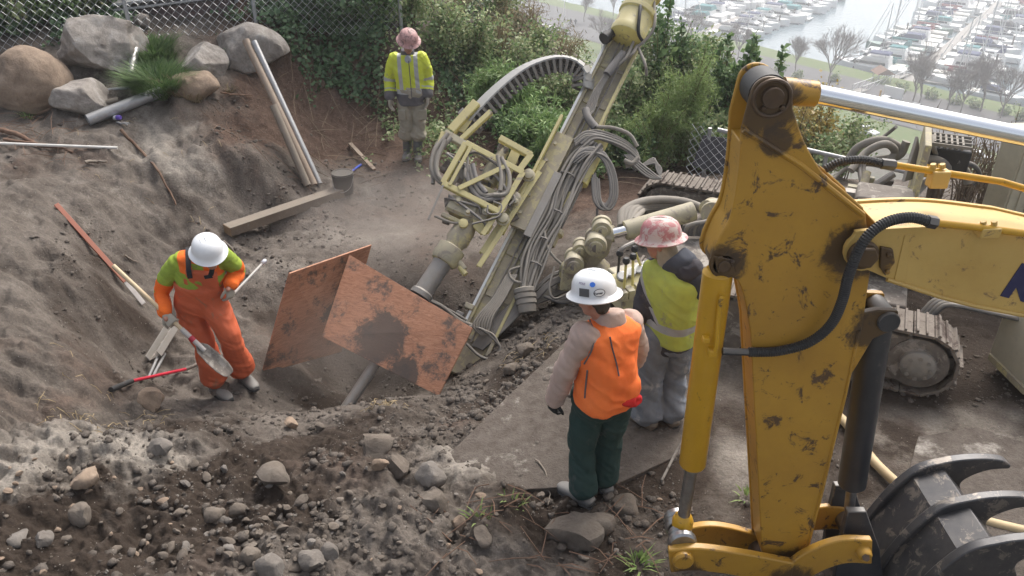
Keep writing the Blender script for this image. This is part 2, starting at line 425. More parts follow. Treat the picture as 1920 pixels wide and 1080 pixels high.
mh, th_, bh = nodes('hillside_growth'); _g = gcoord(th_)
_n1 = noise_node(th_, .35, 8, .7, _g); _n2 = noise_node(th_, 2.5, 6, .75, _g)
_c = mixc(th_, ramp(th_, _n1.outputs[0], [(.35, (0, 0, 0)), (.6, (1, 1, 1))]).outputs[0], (.045, .06, .028), (.1, .085, .065))
_c = mixc(th_, ramp(th_, _n2.outputs[0], [(.4, (0, 0, 0)), (.65, (1, 1, 1))]).outputs[0], _c, (.15, .135, .115))
th_.links.new(_c, bh.inputs['Base Color']); bh.inputs['Roughness'].default_value = .95
hill = mesh_obj('hillside_terrain', np_mesh('hillside_terrain', hv, hf), mh, None, (0, 0, 0)); tag(hill, kind='structure')

mw, tw, bw = nodes('harbour_water'); _g = gcoord(tw)
bw.inputs['Base Color'].default_value = (.10, .15, .18, 1); bw.inputs['Roughness'].default_value = .22
_n = noise_node(tw, .9, 4, .55, _g); bump(tw, bw, _n.outputs[0], .35, .12)
me = MB().add([(-3000, -300, WATER_Z), (4500, -300, WATER_Z), (4500, 5000, WATER_Z), (-3000, 5000, WATER_Z)], [(0, 1, 2, 3)]).mesh('water')
water = mesh_obj('water', me, mw, None, (0, 0, WATER_Z)); tag(water, kind='structure')

# shore strip: grass, promenade road, sheets a few millimetres apart
def strip(name, s0, s1, l0, l1, z, m, seg=40, wob=0):
    mb = MB(); rnd = random.Random(3)
    vs = []; fs = []
    for i in range(seg+1):
        l = l0+(l1-l0)*i/seg; w0 = wob*(rnd.random()-.5); w1 = wob*(rnd.random()-.5)
        for s in (s0+w0, s1+w1):
            p = SHORE_A+SHD*l-SHN*s; vs.append((p.x, p.y, z))
        if i: fs.append((2*i-2, 2*i-1, 2*i+1, 2*i))
    o = mesh_obj(name, mb.add(vs, fs).mesh(name), m); tag(o, kind='structure'); return o
M['lawn'] = mat('lawn', (.09, .14, .035), .95, col2=(.13, .15, .06), scale=.8, bumpy=.4, bscale=8)
M['asphalt'] = mat('asphalt', (.085, .082, .088), .9, col2=(.12, .115, .12), scale=.4, bumpy=.2, bscale=10)
M['path'] = mat('pavement', (.24, .23, .22), .9, col2=(.3, .29, .28), scale=.5)
strip('promenade_lawn', .3, 7.5, -160, 330, -44.1, M['lawn'], 90, 1.2)
strip('shore_road', 7.8, 30, -160, 330, -43.97, M['asphalt'])
strip('shore_lawn', 30, 44, -160, 330, -43.96, M['lawn'], 60, 3)
# ---------------------------------------------------------------- excavator arm
M['cat_yellow'] = mat('worn_yellow_paint', (.50, .275, .035), .42, col2=(.38, .20, .03), scale=2.2, stain=(.1, .057, .03), samt=.2, sscale=9, bumpy=.06, bscale=60)
M['cat_yellow2'] = mat('fresh_yellow_paint', (.60, .33, .02), .32, col2=(.5, .27, .02), scale=3, stain=(.1, .06, .03), samt=.05, sscale=9)
M['pale_yellow'] = mat('chalky_yellow_paint', (.62, .42, .13), .5, col2=(.52, .33, .09), scale=3, stain=(.2, .12, .06), samt=.1, sscale=8)
M['black_paint'] = mat('black_paint', (.028, .03, .036), .42, col2=(.05, .05, .055), scale=6, dust=.12)
M['rubber'] = mat('black_rubber', (.022, .022, .024), .6, col2=(.04, .038, .036), scale=20)
M['grease'] = mat('greasy_brown_steel', (.07, .045, .03), .45, .3, col2=(.13, .085, .05), scale=14)
M['chrome'] = mat('chrome', (.86, .87, .88), .06, 1, var=.03)
M['steel'] = mat('scratched_steel', (.4, .4, .4), .35, .9, col2=(.28, .27, .26), scale=20)
M['tine'] = mat('dusty_black_steel', (.045, .045, .05), .42, .3, col2=(.085, .08, .078), scale=7, stain=(.19, .165, .14), samt=.28, sscale=9, bumpy=.1)
M['navy'] = mat('navy_vinyl', (.02, .022, .09), .5, var=.1)
EY = 3.35
def grease_shade_marks(m, spots, col=(.055, .034, .022), amp=1.9):
    """ragged outline: old grease from the pins; on plywood, mud with painted corner shade"""
    t = m.node_tree; b = t.nodes['Principled BSDF']; src = b.inputs['Base Color'].links[0].from_socket; g = gcoord(t); n = noise_node(t, 6, 9, .8, g, .8); c = src
    for (p, r) in spots:
        d = N(t, 'ShaderNodeVectorMath', operation='DISTANCE'); t.links.new(g, d.inputs[0]); d.inputs[1].default_value = p
        a = N(t, 'ShaderNodeMath', operation='MULTIPLY_ADD'); t.links.new(n.outputs[0], a.inputs[0]); a.inputs[1].default_value = -amp*r; t.links.new(d.outputs['Value'], a.inputs[2])
        f = ramp(t, a.outputs[0], [(0.0, (.9, .9, .9)), (max(.02, r*.3), (0, 0, 0))]); c = mixc(t, f.outputs[0], c, col)
    t.links.new(c, b.inputs['Base Color'])
grease_shade_marks(M['cat_yellow'], [(pY(1447, 190, EY), .15), (pY(1452, 262, EY), .07), (pY(1357, 500, EY), .1), (pY(1612, 470, EY), .15), (pY(1660, 610, EY), .15), (pY(1282, 1050, EY), .13), (pY(1470, 1070, EY), .16), (pY(1622, 1045, EY), .08)])
def EP(px, py, o=0.0): return pY(px, py, EY+o)
def EXZ(px, py, o=0.0):
    """same x,z as the point on the near face, moved o metres along the machine's width"""
    p = pY(px, py, EY); return Vector((p.x, EY+o, p.z))
ex = thing('excavator', 'big yellow excavator arm with chrome cylinder and black thumb beside the slab', 'excavator', (EP(1470, 1060).x+.2, EY+.15, 0))
def plate(poly, o0, o1, name, m, parent=ex, bev=.006, smooth=30, f=EXZ):
    mb = MB().prism([f(*p, o0) for p in poly], (0, o1-o0, 0)); return mb.build(name, m, parent, smooth, bev)
def arc(cx, cy, r, a0, a1, n=10): return [(cx+r*math.cos(R(a0+(a1-a0)*i/n)), cy-r*math.sin(R(a0+(a1-a0)*i/n))) for i in range(n+1)]
def smooth2(pts, n=5): return [(p.x, p.y) for p in spline([(a, b, 0) for a, b in pts], n)]
right = smooth2([(1487, 205), (1509, 267), (1542, 322), (1581, 356), (1619, 390)])
stick_poly = arc(1447, 184, 40, 165, 0, 12)+right+[(1624, 405), (1634, 500), (1627, 545), (1619, 608), (1585, 753), (1547, 916), (1513, 1046), (1429, 1053), (1419, 849), (1408, 632)] + \
    smooth2([(1408, 628), (1396, 560), (1385, 530), (1372, 520)])+arc(1357, 497, 27, 290, 150, 8)+smooth2([(1336, 474), (1352, 440), (1368, 412), (1378, 370), (1386, 310), (1391, 240)])
c0 = (1470, 560)
core = [(c0[0]+(x-c0[0])*.955, c0[1]+(y-c0[1])*.985) for x, y in stick_poly]
core = [(x, y) for x, y in core if y > 262]
plate(stick_poly, 0, .024, 'stick_side_plate', M['cat_yellow'], bev=.007)
plate(stick_poly, .226, .25, 'stick_side_plate', M['cat_yellow'], bev=.007)
plate(core, .0245, .2255, 'stick_box', M['cat_yellow'])
# weld ribs on the side plate
mb = MB(); mb.tube([EXZ(1394, 242, -.004), EXZ(1500, 308, -.004), EXZ(1617, 402, -.004)], .014, 8); mb.build('weld_rib', M['cat_yellow'], ex)
mb = MB(); mb.tube([EXZ(1513, 1030, -.001), EXZ(1585, 740, -.001), EXZ(1610, 620, -.001)], .008, 6); mb.build('edge_weld', M['cat_yellow'], ex)
# top eye with pin, rod eye between the plates
def pin(px, py, r, o0, o1, name, m, parent=ex, n=24, bev=.004):
    return MB().cyl(EXZ(px, py, o0), EXZ(px, py, o1), r, n=n).build(name, m, parent, 40, bev)
mb = MB().ring(EXZ(1447, 184, -.004), (0, 1, 0), .078, .01, 28, 8); mb.build('wear_ring', M['grease'], ex)
pn = pin(1447, 181, .046, -.03, .28, 'pin', M['grease'])
for q in ((1431, 202), (1466, 201), ): pin(*q, .013, -.018, .01, 'bolt', M['grease'], ex, 6)
MB().cyl(EXZ(1447, 184, .05), EXZ(1447, 184, .2), .088, n=28).build('rod_eye', M['rubber'], ex, 40)
A, B = EXZ(1447, 184, .125), EXZ(1548, 192, .125)
MB().cyl(A.lerp(B, .35), B, .062, .055, n=24).build('rod_end', M['cat_yellow'], ex, 40)
C = EXZ(1985, 281, .125)
crd = MB().cyl(B, C+(C-B)*.3, .043, n=32).build('chrome_rod', M['chrome'], ex, 40)
cb = MB().cyl(C+(C-B)*.3, C+(C-B)*1.3, .085, n=28).build('arm_cylinder', M['cat_yellow'], ex, 40)
# boom
top = smooth2([(1598, 430), (1609, 425), (1720, 418), (1803, 420), (1920, 434)])+[(2120, 480), (2420, 590)]
bot = [(2420, 770), (2120, 640), (1920, 581), (1820, 562), (1753, 545), (1690, 529), (1653, 512)]+arc(1609, 467, 33, 290, 120, 8)
bo = plate(top+bot, -.045, -.02, 'boom_side_plate', M['pale_yellow'])
plate(top+bot, .27, .295, 'boom_side_plate', M['pale_yellow'])
inn = [(x, y) for x, y in top if x > 1640]+[(x, y) for x, y in bot if x > 1660]
inn = [(x, y+4 if (x, y) in top else y-4) for x, y in inn]
plate(inn, -.0195, .2695, 'boom_box', M['pale_yellow'])
# lower flange lip and the fork shoulder
MB().tube([EXZ(1655, 514, -.05), EXZ(1755, 547, -.05), EXZ(1820, 564, -.05), EXZ(1920, 583, -.05), EXZ(2120, 642, -.05)], .011, 6).build('boom_flange', M['pale_yellow'], ex)
pin(1609, 467, .072, -.075, -.04, 'pivot_cap', M['cat_yellow'], ex, 28, .01)
pin(1611, 467, .058, -.1, -.07, 'pivot_nut', M['cat_yellow'], ex, 6, .008)
plate([(1642, 452), (1664, 456), (1668, 480), (1650, 505), (1640, 490)], -.066, -.044, 'lock_plate', M['cat_yellow'], ex, .004)
for q in ((1655, 465), (1652, 496)): pin(*q, .013, -.082, -.06, 'bolt', M['cat_yellow'], ex, 6)
plate([(1688, 432), (1700, 430), (1690, 527), (1668, 518)], -.05, -.043, 'fork_gusset', M['pale_yellow'], ex, .003)
# letters
def letters(txt, size, m, parent, mtx, name='lettering', ext=.0015, shear=.0, bold=0):
    cu = bpy.data.curves.new(name, 'FONT'); cu.body = txt; cu.size = size; cu.extrude = ext; cu.shear = shear; cu.offset = bold; cu.resolution_u = 3
    o = bpy.data.objects.new(name, cu); COL.objects.link(o)
    bpy.context.view_layer.update()
    me = bpy.data.meshes.new_from_object(o.evaluated_get(bpy.context.evaluated_depsgraph_get()))
    bpy.data.objects.remove(o); me.transform(mtx)
    return mesh_obj(name, me, m, parent)
p0 = EXZ(1866, 541, -.0475); p1 = EXZ(2000, 576, -.0475); ux = (p1-p0).normalized(); uz = Vector((0, -1, 0)); uy = uz.cross(ux)
letters('KOMATSU', .235, M['navy'], ex, Matrix((( ux.x, uy.x, uz.x, p0.x), (ux.y, uy.y, uz.y, p0.y), (ux.z, uy.z, uz.z, p0.z), (0, 0, 0, 1))), shear=0, bold=.012)
# hydraulic lines on the boom
def hose(pts, r, m, name, parent=ex, n=10, corr=False, seg=14):
    P = spline(pts, seg)
    if not corr: return MB().tube(P, r, n).build(name, m, parent, 60)
    # spring guard: closely spaced ridges
    L = [0]
    for a, b in zip(P, P[1:]): L.append(L[-1]+(b-a).length)
    out = []; rr = []; tot = L[-1]; k = int(tot/.006)
    for i in range(k+1):
        d = tot*i/k; j = max(0, min(len(P)-2, int(np.searchsorted(L, d))-1)); f = (d-L[j])/max(1e-6, L[j+1]-L[j])
        out.append(P[j].lerp(P[j+1], f)); rr.append(r*(1 if i % 2 else .86))
    return MB().tube(out, rr, n).build(name, m, parent, 25)
hose([EXZ(1575, 348, .2), EXZ(1605, 334, .2), EXZ(1650, 330, .2), EXZ(1692, 338, .2)], .021, M['rubber'], 'hose', corr=True)
MB().cyl(EXZ(1685, 337, .2), EXZ(1712, 340, .2), .026, n=6).build('hose_fitting', M['black_paint'], ex)
MB().tube([EXZ(1712, 340, .2), EXZ(1800, 354, .2), EXZ(1920, 372, .2), EXZ(2150, 440, .2)], .017, 12).build('steel_pipe', M['cat_yellow2'], ex)
MB().box(EXZ(1797, 366, .2), (.085, .06, .085)).build('pipe_clamp', M['pale_yellow'], ex, 30, .006)
for dx in (-9, 9): MB().cyl(EXZ(1797+dx, 346, .2), EXZ(1797+dx, 338, .2), .014, n=6).build('bolt', M['pale_yellow'], ex)
hose([EXZ(1735, 402, -.09), EXZ(1690, 392, -.09), EXZ(1640, 402, -.1), EXZ(1600, 432, -.12), EXZ(1575, 490, -.12), EXZ(1565, 545, -.1), EXZ(1548, 595, -.07), EXZ(1510, 632, -.05), EXZ(1455, 651, -.035), EXZ(1400, 654, -.03)], .026, M['rubber'], 'hose', corr=True)
MB().cyl(EXZ(1400, 654, -.03), EXZ(1352, 652, -.03), .019, n=10).build('hose_fitting', M['black_paint'], ex)
MB().cyl(EXZ(1722, 399, -.09), EXZ(1738, 402, -.09), .03, n=6).build('hose_fitting', M['black_paint'], ex)
MB().tube([EXZ(1738, 402, -.09), EXZ(1830, 412, -.09), EXZ(1920, 424, -.09), EXZ(2150, 490, -.09)], .018, 12).build('steel_pipe', M['cat_yellow2'], ex)
MB().box(EXZ(1836, 419, -.075), (.09, .07, .05)).build('pipe_clamp', M['pale_yellow'], ex, 30, .006)
for dx in (-10, 10): MB().cyl(EXZ(1836+dx, 408, -.085), EXZ(1836+dx, 400, -.085), .013, n=6).build('bolt', M['pale_yellow'], ex)
# bucket cylinder in front of the stick
cy = .06
MB().lathe(EXZ(1357, 497, cy-.06), (0, 1, 0), [(.05, 0), (.055, .01), (.055, .16), (.05, .17)], 24).build('cylinder_eye', M['grease'], ex)
plate([(1338, 478), (1376, 486), (1378, 508), (1366, 516), (1345, 510)], -.012, -.001, 'pin_keeper', M['cat_yellow'], ex, .003)
pin(1357, 497, .03, -.022, -.004, 'pin', M['grease']); pin(1350, 480, .011, -.024, -.01, 'bolt', M['cat_yellow'], ex, 6); pin(1371, 489, .011, -.024, -.01, 'bolt', M['cat_yellow'], ex, 6)
a, b = EXZ(1352, 515, cy), EXZ(1302, 885, cy)
MB().lathe(a, b-a, [(.055, 0), (.074, .02), (.074, (b-a).length-.012), (.068, (b-a).length), (.05, (b-a).length)], 32).build('cylinder_barrel', M['cat_yellow2'], ex, 40)
e = EXZ(1284, 990, cy); MB().cyl(b, e, .036, n=24).build('cylinder_rod', M['steel'], ex, 40)
MB().lathe(e+(b-e)*.12, e-b, [(.034, 0), (.05, .02), (.062, .05), (.062, .09)], 20).build('rod_end', M['cat_yellow2'], ex, 40)
MB().tube(spline([EXZ(1352, 548, -.035), EXZ(1347, 560, -.04), EXZ(1343, 600, -.04), EXZ(1340, 640, -.045), EXZ(1336, 652, -.04)], 6), .012, 8).build('steel_pipe', M['cat_yellow2'], ex, 50)
MB().box(EXZ(1333, 654, -.03), (.045, .04, .04)).build('pipe_port', M['cat_yellow2'], ex, 30, .005)
MB().box(EXZ(1322, 632, -.02), (.035, .04, .03)).build('pipe_port', M['cat_yellow2'], ex, 30, .005)
# linkage at the bottom
pe = (1277, 1008)
for o, rr in ((-.06, .085), (.0, .07), (.065, .08), (.125, .075)):
    MB().lathe(EXZ(*pe, o), (0, 1, 0), [(rr-.012, 0), (rr, .012), (rr, .04), (rr-.012, .05)], 28).build('collar', M['grease'] if rr < .06 else M['steel'], ex, 40)
def bar_link(pts, w, o0, o1, name='link', m=None):
    P = smooth2(pts, 6); up = []; lo = []
    for i, (x, y) in enumerate(P):
        x2, y2 = P[min(i+1, len(P)-1)]; x1, y1 = P[max(i-1, 0)]; l = math.hypot(x2-x1, y2-y1) or 1
        nx, ny = -(y2-y1)/l, (x2-x1)/l; up.append((x-nx*w/2, y-ny*w/2)); lo.append((x+nx*w/2, y+ny*w/2))
    return plate(up+lo[::-1], o0, o1, name, m or M['cat_yellow'], ex, .008, 30, EP)
bar_link([(1256, 1054), (1310, 1050), (1400, 1062), (1486, 1078)], 42, -.105, -.055)
MB().lathe(EP(1282, 1056, -.14), (0, 1, 0), [(.05, 0), (.062, .012), (.062, .04)], 28).build('link_pin', M['cat_yellow'], ex, 40)
bar_link([(1290, 1010), (1340, 1005), (1400, 1018), (1440, 1040)], 36, .2, .25)
bar_link([(1470, 1098), (1520, 1058), (1580, 1036), (1636, 1036)], 44, -.1, -.055)
MB().lathe(EP(1624, 1046, -.15), (0, 1, 0), [(.03, 0), (.04, .01), (.045, .06)], 24).build('link_pin', M['cat_yellow'], ex, 40)
MB().cyl(EP(1624, 1046, -.165), EP(1624, 1046, -.14), .022, n=6).build('bolt', M['grease'], ex)
bar_link([(1520, 975), (1560, 972), (1590, 975)], 42, .2, .24)
pin(1440, 1075, .07, -.06, .3, 'bucket_pin', M['grease'])
# black thumb cylinder with its bracket
plate([(1618, 592), (1650, 586), (1688, 588), (1690, 618), (1668, 628), (1640, 640), (1600, 706)], .02, .06, 'thumb_bracket', M['cat_yellow'])
plate([(1618, 592), (1650, 586), (1688, 588), (1690, 618), (1668, 628), (1640, 640), (1600, 706)], .19, .23, 'thumb_bracket', M['cat_yellow'])
pin(1668, 606, .055, .0, .25, 'pin', M['black_paint'])
a, b = EXZ(1664, 620, .125), EXZ(1612, 938, .125)
MB().lathe(a, b-a, [(.06, 0), (.078, .02), (.078, (b-a).length-.01), (.07, (b-a).length)], 32).build('thumb_cylinder', M['black_paint'], ex, 40)
e = EXZ(1607, 985, .125); MB().cyl(b, e, .03, n=20).build('thumb_rod', M['steel'], ex, 40)
MB().lathe(EXZ(1612, 1020, .03), (0, 1, 0), [(.055, 0), (.075, .015), (.075, .18), (.055, .195)], 24).build('thumb_rod_eye', M['black_paint'], ex, 40)
plate([(1590, 960), (1625, 960), (1650, 1030), (1660, 1120), (1560, 1120), (1575, 1020)], .0, .045, 'thumb_lug', M['black_paint'])
plate([(1590, 960), (1625, 960), (1650, 1030), (1660, 1120), (1560, 1120), (1575, 1020)], .21, .255, 'thumb_lug', M['black_paint'])
# thumb: three curved tines joined by a back plate; traced on the far tine
TO = .42
def TP(px, py, o): q = pY(px, py, EY+TO); return Vector((q.x, EY+o, q.z))
up_ = smooth2([(1560, 1075), (1630, 960), (1706, 884), (1770, 862), (1830, 855), (1876, 858), (1892, 868)], 6)
lo_ = smooth2([(1888, 873), (1850, 876), (1815, 888), (1797, 902), (1800, 925), (1790, 950), (1740, 985), (1660, 1050), (1620, 1110)], 6)
th = MB().prism([TP(x, y, TO-.03) for x, y in up_+lo_], (0, .06, 0)).build('thumb_tine', M['tine'], ex, 30, .008)
for o in (.1, -.22): MB().prism([TP(x, y, o-.03) for x, y in up_+lo_], (0, .06, 0)).build('thumb_tine', M['tine'], ex, 30, .008)
bp = [(1640, 965), (1740, 893), (1752, 900), (1655, 975)]
MB().prism([TP(x, y, -.18) for x, y in [(1562, 1085), (1632, 964), (1708, 889), (1765, 872), (1792, 905), (1740, 938), (1640, 1015), (1605, 1095)]], (0, .58, 0)).build('thumb_plate', M['tine'], ex, 30, .006)
MB().prism([TP(x, y, -.18) for x, y in [(1752, 905), (1768, 915), (1790, 948), (1775, 950)]], (0, .58, 0)).build('thumb_plate', M['tine'], ex, 30, .006)
for o in (.26, -.06): MB().prism([TP(x, y, o) for x, y in [(1640, 985), (1732, 915), (1738, 921), (1646, 993)]], (0, .03, 0)).build('thumb_rib', M['tine'], ex, 30, .004)
# ---------------------------------------------------------------- crawler drill rig
M['rig'] = mat('chalky_yellow_machine_paint', (.52, .47, .27), .6, col2=(.42, .375, .24), scale=7, stain=(.23, .195, .15), samt=.3, sscale=7, dust=.45, bumpy=.15, bscale=50)
M['rig_bright'] = mat('bright_yellow_machine_paint', (.66, .58, .2), .5, col2=(.56, .48, .17), scale=7, stain=(.25, .2, .14), samt=.14, sscale=9, dust=.22)
M['rig_mud'] = mat('mud_caked_machine_paint', (.44, .385, .24), .85, col2=(.27, .235, .175), scale=10, stain=(.56, .49, .23), samt=.4, sscale=8, dust=.35, bumpy=.3, bscale=35)
M['greysteel'] = mat('dusty_grey_steel', (.27, .27, .275), .5, .35, col2=(.19, .18, .17), scale=9, dust=.35, bumpy=.1)
M['hose_grey'] = mat('dusty_rubber_hose', (.07, .072, .078), .6, col2=(.15, .145, .14), scale=11, dust=.4)
M['hose_mud'] = mat('mud_covered_hose', (.25, .235, .21), .85, col2=(.17, .155, .135), scale=12, dust=.35)
M['sleeve'] = mat('grey_hose_sleeve', (.09, .09, .1), .7, col2=(.15, .145, .15), scale=14, dust=.2)
M['muddysteel'] = mat('mud_caked_steel', (.12, .1, .085), .85, col2=(.2, .175, .15), scale=9, stain=(.3, .27, .235), samt=.35, sscale=6, bumpy=.5, bscale=30)
M['pad'] = mat('mud_caked_track_steel', (.14, .115, .095), .85, .1, col2=(.22, .19, .16), scale=7, stain=(.07, .05, .04), samt=.3, sscale=6, bumpy=.5, bscale=28)
M['carrier'] = mat('grey_carrier_cover', (.4, .41, .42), .5, .1, col2=(.33, .34, .34), scale=6, dust=.25)
M['white_strip'] = mat('polished_guide_strip', (.75, .74, .7), .3, .6, var=.15, scale=8)
P0 = pY(866, 694, 6.58); P1 = pY(1205, 12, 9.7)
ax = (P1-P0).normalized(); LM = (P1-P0).length
sv = Vector((-1, 0, 0)); sv = (sv-ax*sv.dot(ax)).normalized(); vv = ax.cross(sv).normalized()
if vv.y > 0: vv = -vv
def RL(l, s, v): return P0+ax*l+sv*s+vv*v
def RP(px, py, v=0.0):
    d = ray(px, py); o = Vector((0, 0, CZ)); t = (P0+vv*v-o).dot(vv)/d.dot(vv); return o+d*t
rig = thing('drill_rig', 'dusty pale yellow crawler drill rig with tilted mast drilling behind plywood', 'drill rig', (2.4, 6.8, 0))
def rb(mb, name, m='rig', parent=rig, bev=.004, smooth=35): return mb.build(name, M[m], parent, smooth, bev)
# mast
mast = rb(MB().box(RL(LM/2-.1, 0, -.16), (LM-.1, .30, .24), ax, vv), 'mast', 'rig_mud')
rb(MB().box(RL(LM/2-.1, .165, -.02), (LM-.15, .04, .07), ax, vv), 'guide_rail', 'rig_mud', mast)
rb(MB().box(RL(LM/2-.1, -.165, -.02), (LM-.15, .04, .07), ax, vv), 'guide_rail', 'rig_mud', mast)
rb(MB().box(RL(LM/2+.1, .19, .022), (LM-.5, .028, .012), ax, vv), 'guide_strip', 'white_strip', mast, .002)
rb(MB().box(RL(LM/2+.1, -.165, .02), (LM-.6, .03, .008), ax, vv), 'guide_strip', 'rig_bright', mast, .002)
for k, s in enumerate((-.06, .0, .05)): rb(MB().cyl(RL(.3, s, -.02), RL(LM-.4, s, -.02), .011, n=6), 'feed_rope', 'hose_grey', mast, 0)
for i in range(9):
    l = .35+i*.5; rb(MB().box(RL(l, 0, -.035), (.05, .28, .02), ax, vv), 'mast_rung', 'rig_mud', mast)
for i in range(7): rb(MB().cyl(RL(.5+i*.6, .196, -.2), RL(.5+i*.6, .156, -.2), .025, n=10), 'rivet', 'rig', mast)
rb(MB().prism([RP(1128, 250, -.1), RP(1140, 190, -.1), RP(1150, 180, -.1), RP(1141, 205, -.1), RP(1131, 250, -.1)], vv*.03), 'lug_plate', 'rig_bright', mast)
# foot plate with teeth
ft = [RP(*q, -.1) for q in [(845, 660), (905, 615), (925, 640), (890, 670), (888, 690), (872, 684), (868, 697), (853, 688), (846, 694)]]
rb(MB().prism(ft, vv*.05), 'foot_plate', 'rig')
rb(MB().box(RP(880, 575, .02), (.1, .06, .07), sv, vv), 'clamp_block', 'rig', rig, .01)
rb(MB().box(RP(862, 590, -.05), (.09, .06, .07), sv, vv), 'clamp_block', 'greysteel', rig, .01)
# top swivel and winch drum
tc = RP(1187, 40, .0)
dr = rb(MB().lathe(RL(LM-.55, 0, .08), ax, [(.14, 0), (.2, .03), (.21, .1), (.2, .12), (.2, .32), (.22, .34), (.22, .40), (.13, .42), (.13, .62), (.17, .64), (.17, .9)], 28), 'rotary_drum', 'rig_bright')
for k in range(10):
    a = k*math.pi*2/10; _d, u_, v_ = ortho(ax)
    rb(MB().cyl(RL(LM-.2, 0, .08)+(u_*math.cos(a)+v_*math.sin(a))*.185, RL(LM-.14, 0, .08)+(u_*math.cos(a)+v_*math.sin(a))*.185, .014, n=6), 'bolt', 'rig', dr, 0)
rb(MB().cyl(RP(1162, 50, .05), RP(1136, 70, .1), .055, n=16), 'hydraulic_motor', 'rubber')
rb(MB().cyl(RP(1140, 67, .09), RP(1132, 73, .11), .07, n=16), 'motor_cap', 'rubber')
rb(MB().tube(spline([RP(1205, -30, .15), RP(1200, 20, .3), RP(1197, 60, .25), RP(1205, 78, .1)], 6), .02, 8), 'hose', 'rubber')
rb(MB().tube(spline([RP(1225, -10, .1), RP(1228, 40, .2), RP(1215, 70, .15), RP(1180, 100, .08)], 6), .018, 8), 'hose', 'hose_mud')
for q in ((1188, 78, 1150, 130), (1195, 85, 1165, 110), (1197, 90, 1212, 142)):
    rb(MB().tube(spline([RP(q[0], q[1], .1), RP((q[0]+q[2])/2+5, (q[1]+q[3])/2+4, .16), RP(q[2], q[3], .06)], 5), .018, 8), 'hose', 'hose_mud')
# hose sleeve and cables on the upper mast
rb(MB().tube(spline([RP(1170, 100, .1), RP(1153, 120, .1), RP(1138, 140, .09)], 5), .05, 12), 'hose_sleeve', 'sleeve')
rg_ = random.Random(11)
for k in range(5):
    o = (k-2)*4
    rb(MB().tube(spline([RP(1140+o*.5, 138, .08), RP(1120+o*.7, 170, .06), RP(1106+o, 205, .05), RP(1100+o*.6, 216, .07)], 5), .012, 6), 'hose', 'hose_grey', rig, 0)
rb(MB().tube(spline([RP(1098, 205, .08), RP(1103, 222, .1), RP(1117, 240, .1)], 5), .045, 12), 'hose_sleeve', 'sleeve')
# drill head: carriage on the mast
ch = rb(MB().box(RL(2.2, .12, .07), (1.2, .2, .05), ax, vv), 'carriage_plate', 'rig_mud')
rb(MB().box(RL(2.2, .235, .16), (1.5, .03, .1), ax, vv), 'carriage_flange', 'rig_bright', ch)
rb(MB().box(RL(1.95, .0, .09), (.8, .09, .05), ax, vv), 'wear_strip', 'greysteel', ch)
for i in range(5): rb(MB().cyl(RL(1.75+i*.22, .17, .13), RL(1.75+i*.22, .17, .165), .02, n=6), 'bolt', 'rig', ch, 0)
def fbar(a, b, w=.055, h=.012, v=.25, m='rig_bright', name='frame_bar', flange=True, v2=None):
    p, q = RP(*a, v), RP(*b, v if v2 is None else v2)
    mb = MB().bar(p, q, w, h, vv)
    if flange:
        d = (q-p).normalized(); sd = d.cross(vv).normalized()
        mb.bar(p-vv*w*.5+sd*w*.5, q-vv*w*.5+sd*w*.5, h, w, vv)
    return rb(mb, name, m, cage, .002)
cage = rb(MB().bar(RP(873, 267, .3), RP(981, 323, .3), .06, .014, vv), 'guard_frame', 'rig_bright')
fbar((830, 342), (873, 267), v=.3); fbar((981, 323), (937, 397), v=.3); fbar((830, 342), (940, 398), v=.3)
fbar((843, 347), (884, 272), w=.035, v=.31, flange=False); fbar((860, 353), (953, 309), w=.05, v=.312, flange=False)
fbar((833, 247), (922, 298), w=.07, v=.2, m='rig'); fbar((833, 247), (818, 295), w=.06, v=.2)
fbar((845, 243), (893, 190), w=.09, v=.2); fbar((862, 262), (920, 208), w=.05, v=.18)
fbar((937, 257), (997, 290), w=.06, v=.3); fbar((997, 288), (973, 320), w=.06, v=.3); fbar((970, 278), (940, 350), w=.1, v=.2)
fbar((935, 395), (905, 440), w=.05, v=.28); fbar((1018, 300), (905, 475), w=.07, v=.16); fbar((1012, 322), (898, 500), w=.05, v=.2)
fbar((803, 412), (832, 345), w=.02, v=.3, m='greysteel', flange=False)
# gearbox, motors, valve blocks in the cage
gb = rb(MB().box(RP(890, 385, .1), (.42, .42, .26), ax, vv), 'gearbox', 'rig_mud', rig, .02)
rb(MB().box(RP(868, 390, .2), (.16, .3, .1), ax, vv), 'gearbox_cover', 'rig', gb, .012)
for q in ((890, 375), (878, 400), (860, 378), (912, 398)): rb(MB().lathe(RP(*q, .24), vv, [(.045, 0), (.045, .03), (.025, .035), (.02, .06)], 14), 'port', 'rig', gb, 0)
rb(MB().cyl(RP(913, 345, .12), RP(935, 300, .12), .1, n=22), 'hydraulic_motor', 'rig')
rb(MB().cyl(RP(935, 300, .12), RP(945, 282, .12), .06, n=18), 'motor_neck', 'rig')
rb(MB().box(RP(868, 325, .12), (.2, .2, .16), ax, vv), 'valve_block', 'greysteel', rig, .015)
for q in ((935, 282), (945, 288), (939, 275)): rb(MB().lathe(RP(*q, .15), (ax+vv*.3), [(.025, 0), (.03, .02), (.03, .07), (.02, .075), (.02, .11)], 12), 'hose_coupling', 'muddysteel', rig, 0)
rb(MB().prism([RP(*q, .2) for q in [(885, 402), (925, 425), (915, 440), (898, 438), (888, 428)]], vv*.03), 'bracket_plate', 'rig_bright')
for q, r_ in (((966, 372), .05), ((991, 330), .055), ((943, 412), .055), ((966, 380), .035)):
    rb(MB().lathe(RP(*q, .2), vv, [(r_*1.3, 0), (r_*1.3, .02), (r_, .025), (r_, .07), (r_*.5, .08)], 18), 'roller', 'rig', rig, 0)
